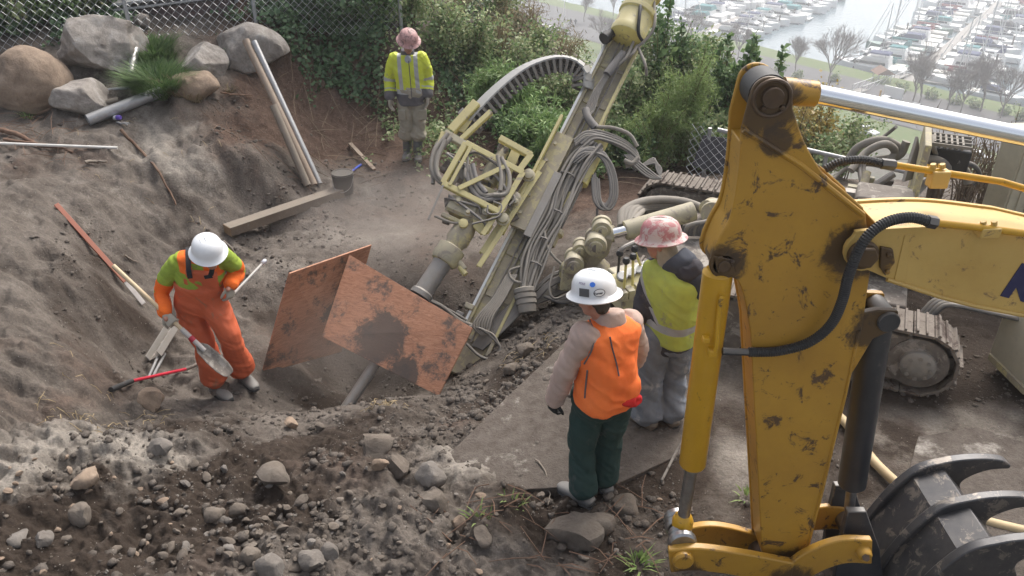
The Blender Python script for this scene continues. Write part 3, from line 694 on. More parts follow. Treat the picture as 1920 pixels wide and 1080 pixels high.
rb(MB().lathe(RP(869, 420, .25), vv, [(.05, 0), (.05, .03), (.03, .035)], 12), 'bolt_head', 'rig_bright', rig, 0)
rb(MB().box(RP(852, 412, .2), (.05, .3, .05), ax, vv), 'grip_arm', 'rig_mud', rig, .012)
# hoses of the head
def hs(pts, r=.02, m='hose_mud', v=.2, name='hose', parent=None, n=8, seg=6):
    return MB().tube(spline([RP(p[0], p[1], p[2] if len(p) > 2 else v) for p in pts], seg), r, n).build(name, M[m], parent or rig, 60)
hs([(840, 250), (815, 285), (810, 320), (832, 345), (850, 330)], .026); hs([(846, 258), (822, 288), (818, 325), (840, 350)], .026)
hs([(835, 262), (820, 300), (822, 330), (845, 345), (860, 330)], .024, v=.24); hs([(830, 255), (812, 290), (812, 345)], .024, v=.15)
hs([(880, 310), (890, 345), (905, 365), (935, 362), (945, 330), (935, 300)], .026, v=.27)
hs([(874, 312), (882, 350), (905, 374), (940, 372)], .03, 'sleeve', v=.26); hs([(886, 308), (895, 340), (912, 362)], .028, 'sleeve', v=.28)
hs([(940, 295), (955, 330), (950, 362), (925, 366)], .024, v=.3); hs([(933, 292), (940, 330), (938, 358)], .024, v=.3)
hs([(862, 300), (890, 285), (920, 300), (945, 320)], .016, 'hose_grey', v=.24); hs([(905, 372), (950, 360), (965, 372), (955, 385)], .012, 'hose_grey', v=.28)
hs([(915, 385), (915, 400), (935, 400), (940, 385), (925, 378)], .011, 'hose_grey', v=.3); hs([(885, 420), (930, 408), (940, 400)], .011, 'hose_grey', v=.3)
hs([(815, 405), (850, 418), (880, 415)], .014, 'hose_mud', v=.22)
rf = random.Random(31)
for k in range(16):
    x, y = rf.uniform(835, 965), rf.uniform(300, 420); m_ = rf.choice(['rig_mud', 'greysteel', 'rig', 'muddysteel'])
    if rf.random() < .5: rb(MB().box(RP(x, y, rf.uniform(.05, .2)), (rf.uniform(.05, .14), rf.uniform(.04, .1), rf.uniform(.04, .1)), ax+sv*rf.uniform(-.3, .3), vv), 'head_fitting', m_, gb, .006)
    else: q = RP(x, y, rf.uniform(.1, .2)); rb(MB().cyl(q, q+(ax+sv*rf.uniform(-1, 1)+vv*rf.uniform(0, .8)).normalized()*rf.uniform(.08, .18), rf.uniform(.018, .035), n=10), 'head_fitting', m_, gb, 0)
for k in range(7):
    x, y = rf.uniform(835, 930), rf.uniform(275, 390); hs([(x, y, .12), (x+rf.uniform(-25, 25), y+rf.uniform(-25, 10), .26), (x+rf.uniform(0, 45), y+rf.uniform(0, 35), .27), (x+rf.uniform(10, 55), y+rf.uniform(15, 50), .12)], rf.uniform(.01, .02), rf.choice(['hose_mud', 'hose_grey', 'sleeve']))
# drill string
r0 = RP(868, 435, .12); r1 = RP(690, 703, .12); rd = (r1-r0).normalized()
def rod(px, py): q = RP(px, py, .12); return r0+rd*((q-r0).dot(rd))
a = rod(870, 432); L_ = lambda q: (rod(*q)-a).length
prof = [(.09, -.12), (.12, 0), (.125, L_((857, 452))), (.1, L_((853, 458))), (.1, L_((850, 463)))]
rb(MB().lathe(a, rd, prof, 24), 'spindle', 'rig_mud', rig, 0)
a2 = rod(850, 463); rb(MB().lathe(a2, rd, [(.11, 0), (.15, .02), (.15, .17), (.13, .2), (.1, .21)], 26), 'yellow_collar', 'rig', rig, 0)
a3 = a2+rd*.2; rb(MB().lathe(a3, rd, [(.105, 0), (.1, .05), (.1, .36), (.12, .38), (.12, .43), (.07, .44)], 26), 'steel_sub', 'greysteel', rig, 0)
a4 = a3+rd*.43; rb(MB().lathe(a4, rd, [(.05, 0), (.075, .03), (.085, .08), (.075, .13), (.05, .16)], 20), 'rod_joint', 'muddysteel', rig, 0)
a5 = a4+rd*.15; tip = pz(668, 752, -1.25)
rend = a5+rd*2.2
rb(MB().cyl(a5, rend, .055, n=20), 'drill_rod', 'greysteel', rig, 0)
rb(MB().cyl(rod(852, 478)+vv*.0, RP(872, 505, .12), .045, .03, n=12), 'flushing_elbow', 'rig', rig, 0)
rb(MB().cyl(RP(862, 500, .12), RP(873, 515, .12), .03, n=10), 'hose_end', 'rig_bright', rig, 0)
# feed cylinder and hose bundle to the right of the mast
c1, c2 = RP(1088, 345, -.02), RP(1041, 440, -.02)
rb(MB().cyl(RP(1128, 262, -.02), c1, .085, n=20), 'feed_cylinder', 'rig_bright')
rb(MB().cyl(c1, c2, .04, n=18), 'feed_rod', 'chrome'); rb(MB().cyl(RP(1070, 362, .03), RP(1041, 425, .03), .035, n=12), 'feed_tube', 'rig_bright')
rb(MB().lathe(RP(1045, 430, -.02), c2-c1, [(.08, 0), (.09, .03), (.09, .06), (.06, .08), (.06, .2)], 18), 'rod_clevis', 'rig')
hb = random.Random(5)
for k in range(20):
    o = (k-9.5)*2.6; vz = .06+hb.uniform(-.04, .07)
    mid = [(1118+o*.5, 268+o*.4), (1088+o*.8, 300+o*.4), (1062+o, 352), (1043+o*.95, 400), (1015+o*.85, 455), (1000+o*.75, 500), (988+o*.5, 545)]
    mid = [(x+hb.uniform(-4, 4), y+hb.uniform(-4, 4), vz+hb.uniform(-.02, .02)) for x, y in mid]
    hs(mid, hb.uniform(.012, .019), 'hose_grey' if k % 4 else 'hose_mud')
for q in ((1060, 330), (1040, 400), (1018, 452), (1002, 498)):
    rb(MB().ring(RP(q[0]+4, q[1], .06), (RP(q[0]+20, q[1]-40, .06)-RP(q[0]-20, q[1]+40, .06)), .085, .01, 18, 6), 'hose_strap', 'sleeve', rig, 0)
# ribbed sleeve at the end of the bundle
pts = [RP(983, 540, .07), RP(988, 565, .06), RP(990, 590, .04)]
rb(MB().lathe(pts[0], pts[2]-pts[0], [(.10, 0), (.115, .01), (.115, .05), (.1, .055), (.1, .065), (.115, .07), (.115, .11), (.1, .115), (.1, .125), (.11, .13), (.11, .17), (.095, .175), (.095, .185), (.1, .19), (.09, .26)], 20), 'ribbed_sleeve', 'hose_mud', rig, 0)
# tangle of loops at the upper right
tg = random.Random(21)
for k in range(12):
    o = tg.uniform(-10, 10); q = tg.uniform(-8, 8); r_ = tg.uniform(.012, .02)
    hs([(1085+o, 268+q, .1), (1110+o, 252+q, .12), (1150+o, 262+q, .1), (1182+o*.6, 280+q, .05), (1195+o*.4, 300+q, .0), (1180+o, 310+q, -.03)], r_, tg.choice(['hose_grey', 'hose_grey', 'sleeve', 'hose_mud']))
for k in range(9):
    o = tg.uniform(-9, 9); q = tg.uniform(-6, 6)
    hs([(1078+o, 300+q, .12), (1105+o, 282+q, .14), (1135+o, 292+q, .1), (1150+o, 325+q, .06), (1152+o, 365+q, .02), (1138+o, 388+q, .0), (1122+o, 372+q, .02), (1118+o, 330+q, .04)], tg.uniform(.011, .017), tg.choice(['hose_grey', 'sleeve', 'hose_grey']))
for k in range(4):
    o = k*3; hs([(1170+o, 290, .05), (1205+o, 325-o, .02), (1230+o, 335, .0), (1240-o, 318, .0), (1225, 306-o, .0), (1190, 320, -.03)], .012, 'hose_grey')
hs([(1118, 238, .12), (1150, 240, .12), (1180, 252, .1), (1195, 275, .06)], .022, 'hose_mud'); hs([(1120, 390, .0), (1118, 420, -.1), (1112, 450, -.2)], .014, 'sleeve')
hs([(1170, 300, .05), (1185, 306, .04), (1196, 296, .04)], .026, 'hose_mud')
# light hoses at the mast foot
for k in range(7):
    o = (k-3)*5; hs([(960+o*.6, 515, .09), (935+o*.7, 560, .1), (912+o*.9, 590, .11), (903+o, 612, .1), (908+o*.4, 628, .07)], .012, 'hose_mud')
for k in range(10):
    o = (k-4.5)*4; hs([(895+o*.5, 652+o*.2, -.02), (915+o*.4, 630+o*.5, .0), (945+o*.3, 600+o*.7, .0), (985, 565+o*.8, -.02), (1030, 545+o*.8, -.1), (1065, 525+o, -.15)], .016, tg.choice(['hose_grey', 'sleeve', 'hose_grey']))
hs([(880, 612, .08), (905, 618, .1), (930, 640, .08), (938, 655, .06), (925, 673, .06), (900, 668, .06), (875, 645, .05)], .015, 'hose_grey')
hs([(905, 618, .1), (925, 628, .1), (937, 652, .06), (930, 665, .05)], .012, 'hose_mud')
hs([(800, 560, .1), (830, 575, .1), (862, 600, .08), (890, 612, .06)], .02, 'hose_mud'); hs([(808, 565, .12), (840, 580, .1), (875, 600, .08)], .012, 'hose_grey')
hs([(1040, 500, .1), (1030, 540, .1), (1040, 560, .08), (1070, 548, .0), (1090, 540, -.05)], .013, 'hose_grey'); hs([(1020, 430, .12), (1030, 470, .12), (1060, 500, .05), (1100, 520, -.1)], .014, 'hose_mud')
hs([(975, 500, .1), (955, 508, .1), (962, 525, .1), (985, 532, .1)], .014, 'hose_mud')
for k in range(8):
    o = tg.uniform(-14, 14); hs([(1000+o, 560, .0), (1030, 530+o, .02), (1062, 520+o*.8, -.05), (1090, 545+o*.5, -.1), (1060, 565+o*.4, -.06), (1020, 556, .0)], .014, tg.choice(['hose_grey', 'sleeve']))
# cable carrier arch
P = spline([RP(878, 232, .0), RP(930, 178, .05), RP(985, 135, .08), RP(1040, 116, .08), (RP(1078, 122, .05)), RP(1098, 142, .0), RP(1100, 170, -.05)], 7)
nl = 22
Lc = [0]
for a_, b_ in zip(P, P[1:]): Lc.append(Lc[-1]+(b_-a_).length)
def atl(d):
    j = max(0, min(len(P)-2, int(np.searchsorted(Lc, d))-1)); return P[j].lerp(P[j+1], (d-Lc[j])/(Lc[j+1]-Lc[j]))
car = rb(MB().bar(atl(0), atl(.08), .3, .16, vv), 'cable_carrier', 'greysteel')
for i in range(nl):
    a_, b_ = atl(Lc[-1]*i/nl), atl(Lc[-1]*(i+.97)/nl); d_ = (b_-a_).normalized()
    o1 = d_.cross(vv).normalized(); o1 = o1 if o1.z+.4*o1.x > 0 else -o1          # the arch's outer side
    out = (o1+vv*.75).normalized(); wd_ = d_.cross(out).normalized(); wd_ = wd_ if wd_.dot(vv) > 0 else -wd_
    mb = MB(); c_ = (a_+b_)/2; ln = (b_-a_).length
    for e_ in (-.15, .15): mb.box(c_+wd_*e_-out*.03, (ln*.42, .016, .15), d_, out)
    mb.box(c_-out*.1, (ln*.35, .29, .018), d_, out)
    lk = rb(mb, 'carrier_link', 'hose_grey', car, .002)
    rb(MB().box(c_+out*.055, (ln*1.1, .31, .02), d_, out), 'link_cover', 'carrier', lk, .003)
for k in range(5): rb(MB().tube([p+vv*(k-2)*.045-Vector((0, 0, .03)) for p in P], .016, 6), 'carrier_hose', 'sleeve', car, 0)
rb(MB().prism([RP(*q, .13) for q in [(855, 245), (888, 198), (900, 205), (870, 250)]], vv*.02), 'carrier_bracket', 'rig_bright')
# crawler tracks
TD = Vector((.91, -.41, 0)).normalized(); TW = Vector((.41, .91, 0)).normalized()
def track(endB, length, width, rad, zc):
    e0 = Vector((endB.x, endB.y, zc)); f0 = e0-TD*length
    t = rb(MB().prism([e0+TD*rad*.72*math.cos(a)+Vector((0, 0, rad*.72*math.sin(a)))+TW*.05 for a in np.linspace(-math.pi/2, math.pi/2, 12)] +
                      [f0-TD*rad*.72*math.cos(a)+Vector((0, 0, -rad*.72*math.sin(a)))+TW*.05 for a in np.linspace(-math.pi/2, math.pi/2, 12)], TW*(width-.1)), 'track', 'muddysteel', rig, .01)
    per = 2*length+2*math.pi*rad; n = int(per/.155)
    for i in range(n):
        d = per*i/n
        if d < length: c = f0+TD*d+Vector((0, 0, rad)); u = TD; nn = Vector((0, 0, 1))
        elif d < length+math.pi*rad:
            a = math.pi/2-(d-length)/rad; nn = TD*math.cos(a)+Vector((0, 0, math.sin(a))); c = e0+nn*rad; u = TD*math.sin(a)-Vector((0, 0, math.cos(a)))
        elif d < 2*length+math.pi*rad: c = e0-TD*(d-length-math.pi*rad)-Vector((0, 0, rad)); u = -TD; nn = Vector((0, 0, -1))
        else:
            a = -math.pi/2-(d-2*length-math.pi*rad)/rad; nn = TD*math.cos(a)+Vector((0, 0, math.sin(a))); c = f0+nn*rad; u = TD*math.sin(a)-Vector((0, 0, math.cos(a)))
        mb = MB().box(c+TW*width/2-nn*.012, (.148, width, .026), u, nn)
        mb.box(c+TW*width/2+nn*.012-u*.05, (.022, width*.98, .032), u, nn); mb.box(c+TW*width/2+nn*.008+u*.02, (.018, width*.98, .024), u, nn)
        mb.box(c+TW*width/2-nn*.06, (.11, width*.35, .07), u, nn)
        rb(mb, 'track_pad', 'pad', t, .003)
    for e in (e0, f0):
        rb(MB().lathe(e+TW*.06, -TW, [(rad*.78, 0), (rad*.78, .03), (rad*.7, .04), (rad*.5, .03), (rad*.42, .045)], 30), 'idler_wheel', 'muddysteel', t, 0)
        hub = rb(MB().lathe(e+TW*.02, -TW, [(rad*.46, 0), (rad*.46, .04), (rad*.40, .06), (rad*.2, .075), (rad*.15, .08)], 24), 'wheel_hub', 'hose_mud', t, 0)
        for k in range(8):
            a = k*math.pi/4; o = (TD*math.cos(a)+Vector((0, 0, math.sin(a))))*rad*.33
            rb(MB().cyl(e+o-TW*.03, e+o-TW*.055, .018, n=6), 'hub_bolt', 'hose_mud', t, 0)
    for k in range(4):
        c = f0+TD*length*(k+.7)/4.5-Vector((0, 0, rad*.62)); rb(MB().cyl(c+TW*.03, c+TW*.12, .09, n=16), 'track_roller', 'muddysteel', t, 0)
    return t
BT = pz(1722, 682, .31)
track(BT, 2.35, .36, .29, .29)
FT = Vector((BT.x+TW.x*1.75+.12, BT.y+TW.y*1.75+.55, 0)); track(FT, 2.6, .36, .29, .24)
# chassis
cc = BT-TD*1.2+TW*1.05
rb(MB().box((cc.x, cc.y, .42), (2.1, 1.25, .3), TD, (0, 0, 1)), 'chassis', 'muddysteel', rig, .02)
rb(MB().box((cc.x, cc.y, .3), (.35, 1.6, .22), TD, (0, 0, 1)), 'axle_beam', 'muddysteel', rig, .02)
def CH(d, w, z): q = BT+TD*d+TW*w; return Vector((q.x, q.y, z))
def PZr(px, py, z): return pz(px, py, z)
# engine and power pack at the rear
rb(MB().box(CH(-.35, 1.2, .8), (.95, .8, .3), TD, (0, 0, 1)), 'engine_deck', 'rig_mud', rig, .03)
eng = rb(MB().box(PZr(1655, 385, 1.0), (.5, .42, .26), TD, (0, 0, 1)), 'engine_block', 'muddysteel', rig, .03)
for k in range(6): rb(MB().lathe(PZr(1608+k*22, 392+k*3, 1.1), (0, 0, 1), [(.035, 0), (.035, .04), (.02, .05), (.02, .09)], 10), 'engine_bolt', 'hose_mud', eng, 0)
rb(MB().box(PZr(1722, 320, 1.2), (.06, .75, .75), TD, (0, 0, 1)), 'bulkhead_plate', 'rig_mud', rig, .01)
rb(MB().prism([PZr(1690, 340, 1.1), PZr(1716, 255, 1.45), PZr(1722, 330, 1.1)], TD*.03), 'bulkhead_gusset', 'greysteel', rig, .004)
air = rb(MB().box(PZr(1778, 292, 1.25), (.36, .3, .22), TD, (0, 0, 1)), 'air_cleaner', 'rubber', rig, .02)
for k in range(6): rb(MB().box(PZr(1752+k*10.5, 262+k*1.5, 1.42), (.02, .26, .06), TD, (0, 0, 1)), 'grille_bar', 'hose_mud', air, .003)
for k in range(4): rb(MB().box(PZr(1779, 254+k*6.5, 1.435), (.4, .018, .03), TD, (0, 0, 1)), 'grille_bar', 'hose_mud', air, .003)
val = rb(MB().box(PZr(1738, 320, 1.2), (.2, .1, .11), TD, (0, 0, 1)), 'hydraulic_valve', 'cat_yellow2', rig, .015)
rb(MB().box(PZr(1760, 324, 1.2), (.05, .12, .15), TD, (0, 0, 1)), 'valve_cap', 'cat_yellow2', rig, .008)
def hz(pts, r, m='hose_mud', name='hose'): return MB().tube(spline([pz(x, y, z) for x, y, z in pts], 7), r, 10).build(name, M[m], rig, 60)
hz([(1590, 300, 1.1), (1610, 275, 1.25), (1650, 262, 1.35), (1680, 272, 1.3), (1690, 290, 1.2)], .04); hz([(1595, 320, 1.1), (1625, 285, 1.25), (1660, 270, 1.35), (1678, 285, 1.25), (1660, 305, 1.15), (1625, 305, 1.1)], .038)
hz([(1600, 305, 1.05), (1640, 300, 1.15), (1685, 292, 1.2), (1700, 265, 1.35)], .04); hz([(1615, 300, 1.15), (1612, 320, 1.1), (1617, 350, 1.0)], .022, 'hose_grey'); hz([(1621, 300, 1.15), (1619, 320, 1.1), (1624, 350, 1.0)], .022, 'hose_mud')
hz([(1555, 320, 1.0), (1580, 300, 1.1), (1600, 298, 1.05)], .025, 'hose_grey'); hz([(1562, 335, .95), (1590, 315, 1.0), (1612, 320, 1.0)], .022); hz([(1640, 268, 1.3), (1665, 250, 1.4), (1680, 238, 1.5)], .018, 'hose_grey')
hz([(1725, 312, 1.2), (1735, 300, 1.25), (1760, 302, 1.25), (1780, 318, 1.15), (1785, 325, 1.1)], .045); hz([(1790, 300, 1.25), (1795, 318, 1.15), (1785, 328, 1.1), (1765, 326, 1.1)], .045); hz([(1802, 310, 1.15), (1812, 325, 1.05), (1815, 345, .95)], .04)
hz([(1795, 303, 1.25), (1825, 310, 1.2), (1837, 330, 1.05), (1825, 345, .95)], .024, 'hose_grey'); hz([(1748, 255, 1.45), (1750, 275, 1.4), (1757, 295, 1.25)], .022); hz([(1560, 345, .95), (1575, 365, .9), (1600, 380, .9)], .02, 'hose_mud')
rc = random.Random(8)
for k in range(30):
    x, y = rc.uniform(1560, 1720), rc.uniform(335, 412)
    if k % 3 == 0: q = pz(x, y, .98); rb(MB().cyl(q, q+Vector((rc.uniform(-.2, .2), rc.uniform(-.2, .2), rc.uniform(.02, .16))), rc.uniform(.02, .04), n=10), 'engine_fitting', rc.choice(['hose_mud', 'greysteel', 'rig_mud']), eng, 0); continue
    rb(MB().box(pz(x, y, .95), (rc.uniform(.06, .16), rc.uniform(.05, .12), rc.uniform(.06, .14)), TD, (0, 0, 1)), 'engine_fitting', rc.choice(['rig', 'hose_mud', 'greysteel', 'muddysteel']), eng, .006)
# hoses below the boom at the right
for k in range(4): hz([(1730+k*6, 585+k*3, .5), (1755+k*5, 562+k*4, .62), (1800, 556+k*6, .65), (1860, 572+k*5, .6), (1930, 590+k*4, .6)], .022, 'hose_grey' if k % 2 else 'hose_mud')
# knuckle arm between chassis and mast
def AP(px, py, Y): return pY(px, py, Y)
arm = rb(MB().prism([AP(*q, 7.05) for q in [(1075, 505), (1085, 482), (1100, 462), (1128, 440), (1150, 448), (1140, 480), (1118, 500), (1140, 520), (1130, 545), (1080, 535)]], (.05, .22, .04)), 'knuckle_arm', 'rig_mud', rig, .02)
for q, r_, y0, y1 in (((1117, 462), .11, 6.93, 7.15), ((1128, 432), .1, 7.1, 7.25), ((1088, 470), .08, 7.05, 7.2), ((1076, 497), .1, 6.9, 7.1)):
    p_ = AP(*q, y0); rb(MB().lathe(p_, (0.1, 1, 0), [(r_*.45, -.05), (r_*.6, -.045), (r_*.62, -.02), (r_*.95, -.018), (r_, 0), (r_, .04), (r_*.85, .045), (r_*.85, y1-y0-.05), (r_, y1-y0-.045), (r_, y1-y0)], 22), 'arm_pivot', 'rig', rig, 0)
    rb(MB().cyl(p_-Vector((0, .05, 0)), p_, r_*.4, n=12), 'pivot_pin', 'muddysteel', rig, 0)
rb(MB().prism([AP(*q, 6.95) for q in [(1055, 500), (1075, 482), (1092, 492), (1096, 545), (1050, 545)]], (0, .06, 0)), 'arm_plate', 'rig', rig, .012)
rb(MB().prism([AP(*q, 7.3) for q in [(1050, 500), (1075, 478), (1100, 492), (1104, 550), (1045, 545)]], (0, .06, 0)), 'arm_plate', 'rig_mud', rig, .012)
rb(MB().cyl(AP(1143, 440, 7.15), AP(1175, 432, 7.15), .055, n=18), 'swing_rod', 'chrome'); rb(MB().cyl(AP(1133, 441, 7.15), AP(1150, 438, 7.15), .085, n=18), 'rod_clevis', 'rig')
rb(MB().cyl(AP(1172, 433, 7.15), AP(1300, 396, 7.3), .1, n=22), 'swing_cylinder', 'rig'); rb(MB().cyl(AP(1325, 392, 7.25), AP(1345, 388, 7.4), .09, n=18), 'cylinder_end', 'rig')
rb(MB().cyl(AP(1335, 400, 7.15), AP(1335, 390, 7.5), .11, n=20), 'swing_pivot', 'rig_mud')
for k in range(5): MB().tube(spline([AP(1165+k*6, 425-k*3, 7.2), AP(1170+k*8, 395-k*3+k*k, 7.4), AP(1215, 376+k*4, 7.6), AP(1280, 378+k*4, 7.7), AP(1335, 398+k*3, 7.6)], 7), .045 if k == 0 else .03, 10).build('hose', M['hose_mud'], rig, 60)
for k in range(7): MB().tube(spline([AP(1285+k*5, 440, 7.0), AP(1290+k*5, 425-k, 6.95), AP(1312+k*4, 418, 6.95), AP(1340, 424+k*5, 7.0), AP(1350, 470, 7.0)], 6), .022, 8).build('hose', M['hose_grey' if k % 3 else 'hose_mud'], rig, 60)
# control stand with gauges and levers
pn0 = rb(MB().box(pz(1195, 525, .86)+Vector((0, .05, -.03)), (.62, .22, .06), (.93, .37, .12), (-.1, -.45, .9)), 'control_panel', 'rig_bright', rig, .01)
rb(MB().box(pz(1200, 535, .6), (.5, .3, .3), (.93, .37, 0), (0, 0, 1)), 'control_stand', 'rig', rig, .015)
for q in ((1167, 518), (1182, 511), (1197, 505), (1212, 498)):
    g_ = rb(MB().lathe(pz(*q, .9), (-.1, -.45, .9), [(.045, -.02), (.045, .01), (.04, .012)], 20), 'gauge', 'steel', pn0, 0)
    rb(MB().lathe(pz(*q, .9)+Vector((0, -.006, .012)), (-.1, -.45, .9), [(.037, 0), (.037, .003)], 18), 'gauge_face', 'white_strip', g_, 0)
for (bx, by, tx, ty), m_ in (((1170, 540, 1174, 492), 'rig_bright'), ((1186, 535, 1187, 484), 'rig_bright'), ((1207, 512, 1190, 470), 'rig_bright'), ((1158, 520, 1162, 478), 'rubber'), ((1222, 478, 1219, 460), 'rig_bright')):
    l_ = rb(MB().cyl(pz(bx, by, .84), pz(tx, ty, 1.08), .011, n=8), 'lever', m_, pn0, 0)
    rb(MB().lathe(pz(tx, ty, 1.08), (0, 0, 1), [(.01, -.02), (.028, 0), (.03, .02), (.02, .04)], 12), 'lever_knob', 'rubber', l_, 0)
rb(MB().tube(spline([pz(1162, 478, 1.08), pz(1168, 465, 1.14), pz(1195, 452, 1.16), pz(1212, 446, 1.14)], 6), .018, 8), 'grab_handle', 'greysteel', rig, 0)
for q in ((1166, 552), (1180, 548), (1195, 540)): rb(MB().box(pz(*q, .8), (.06, .1, .08), (.93, .37, 0), (0, 0, 1)), 'valve_section', 'rig', rig, .006)
# ---------------------------------------------------------------- people
def ellip(mb, c, rad, r=(1, 0, 0), f=(0, 1, 0), u=(0, 0, 1), n=14, m=9):
    c = Vector(c); r, f, u = Vector(r), Vector(f), Vector(u); vs = []; fs = []
    for i in range(m+1):
        t = math.pi*i/m
        for k in range(n):
            a = 2*math.pi*k/n
            vs.append(c+r*rad[0]*max(math.sin(t), .02)*math.cos(a)+f*rad[1]*max(math.sin(t), .02)*math.sin(a)-u*rad[2]*math.cos(t))
    for i in range(m):
        for k in range(n): fs.append((i*n+k, i*n+(k+1) % n, (i+1)*n+(k+1) % n, (i+1)*n+k))
    fs.append(tuple(reversed(range(n)))); fs.append(tuple(m*n+k for k in range(n)))
    return mb.add(vs, fs)
def loft(mb, st, rvec, n=24, e=2.4):
    """st: (centre, half width, half depth); rings square to the axis, rounded-box sections"""
    vs = []; C = [Vector(s[0]) for s in st]
    for i, (c, a, b) in enumerate(st):
        d = (C[min(i+1, len(C)-1)]-C[max(i-1, 0)]).normalized()
        r = Vector(rvec); r = (r-d*r.dot(d)).normalized(); f = d.cross(r)
        for k in range(n):
            t = 2*math.pi*k/n; cs, sn = math.cos(t), math.sin(t)
            vs.append(C[i]+r*a*math.copysign(abs(cs)**(2/e), cs)+f*b*math.copysign(abs(sn)**(2/e), sn))
    m = len(st)
    fs = [(i*n+k, i*n+(k+1) % n, (i+1)*n+(k+1) % n, (i+1)*n+k) for i in range(m-1) for k in range(n)]
    fs.append(tuple(reversed(range(n)))); fs.append(tuple((m-1)*n+k for k in range(n)))
    return mb.add(vs, fs)
def limb(mb, pts, rad, n=14, seg=5):
    """smooth tapering limb with rounded ends"""
    P = spline(pts, seg); k = len(pts)-1; rr = []
    for i in range(len(P)):
        t = i/(len(P)-1)*k; j = min(int(t), k-1); rr.append(rad[j]+(rad[j+1]-rad[j])*(t-j))
    d0 = (P[0]-P[1]).normalized(); d1 = (P[-1]-P[-2]).normalized()
    P = [P[0]+d0*rr[0]*.55]+P+[P[-1]+d1*rr[-1]*.55]; rr = [rr[0]*.6]+rr+[rr[-1]*.6]
    return mb.tube(P, rr, n)
def remesh(mb, name, voxel, it=3, wr=0, seed=0, wsc=16):
    me = mb.mesh(name); o = bpy.data.objects.new('tmp', me); COL.objects.link(o)
    md = o.modifiers.new('r', 'REMESH'); md.mode = 'VOXEL'; md.voxel_size = voxel; md.use_smooth_shade = True
    bpy.context.view_layer.update()
    out = bpy.data.meshes.new_from_object(o.evaluated_get(bpy.context.evaluated_depsgraph_get()))
    bpy.data.objects.remove(o); out.name = name
    bm = bmesh.new(); bm.from_mesh(out)
    for _ in range(it): bmesh.ops.smooth_vert(bm, verts=bm.verts, factor=.5, use_axis_x=True, use_axis_y=True, use_axis_z=True)
    bm.normal_update()
    if wr:
        co = np.array([v.co for v in bm.verts]); nr = np.array([v.normal for v in bm.verts])
        sk = co.copy(); sk[:, 2] *= 1.9; sk[:, 2] += co[:, 0]*.8              # folds run sideways and slightly down
        h = noise3(sk, wsc*.5, seed)*1.1+(.35-np.abs(noise3(sk, wsc, seed+3)))*.9
        co = co+nr*(h*wr)[:, None]
        for v, c in zip(bm.verts, co): v.co = c
    bm.to_mesh(out); bm.free(); out.shade_smooth()
    return out
def cut(me, planes):
    bm = bmesh.new(); bm.from_mesh(me)
    for co, no in planes:
        bmesh.ops.bisect_plane(bm, geom=bm.verts[:]+bm.edges[:]+bm.faces[:], dist=.0004, plane_co=co, plane_no=no)
    bm.to_mesh(me); bm.free()
def classify(me, fn):
    cen = np.empty(len(me.polygons)*3, np.float32); me.polygons.foreach_get('center', cen)
    nor = np.empty(len(me.polygons)*3, np.float32); me.polygons.foreach_get('normal', nor)
    me.polygons.foreach_set('material_index', np.array([fn(Vector(c), Vector(n_)) for c, n_ in zip(cen.reshape(-1, 3), nor.reshape(-1, 3))], np.int32)); me.update()
def fabric(name, col, col2=None, dirt=None, amt=.0, rough=.85, var=.2):
    return mat(name, col, rough, 0, col2, var, 6, .25, 260, dirt, amt, 5, 0, .25)
M['skin'] = mat('skin', (.45, .23, .16), .5, col2=(.38, .17, .12), scale=30)
M['hair'] = mat('brown_hair', (.05, .035, .025), .6, bumpy=.5, bscale=200)
M['eye'] = mat('eye', (.05, .03, .02), .2)
M['glove'] = fabric('grey_work_glove', (.42, .385, .32), (.3, .27, .22))
M['glove_dark'] = fabric('black_work_glove', (.03, .03, .03))
M['boot'] = mat('dusty_rubber_boot', (.13, .135, .14), .6, col2=(.2, .195, .185), scale=8, dust=.1)
M['boot_tan'] = mat('muddy_leather_boot', (.2, .165, .125), .8, col2=(.12, .09, .07), scale=10, dust=.25)
M['hat_white'] = mat('white_hat_plastic', (.78, .79, .8), .25, var=.06, scale=8)
M['hat_pink'] = mat('mud_splashed_pink_hat', (.47, .2, .2), .55, col2=(.38, .14, .15), scale=10, stain=(.52, .42, .38), samt=.5, sscale=14)
M['hat_pale'] = mat('mud_splashed_pale_pink_hat', (.52, .32, .3), .55, col2=(.4, .2, .19), scale=14, stain=(.22, .13, .12), samt=.38, sscale=18)
M['reflect'] = mat('grey_reflective_tape', (.42, .43, .43), .45, col2=(.32, .32, .31), scale=8)

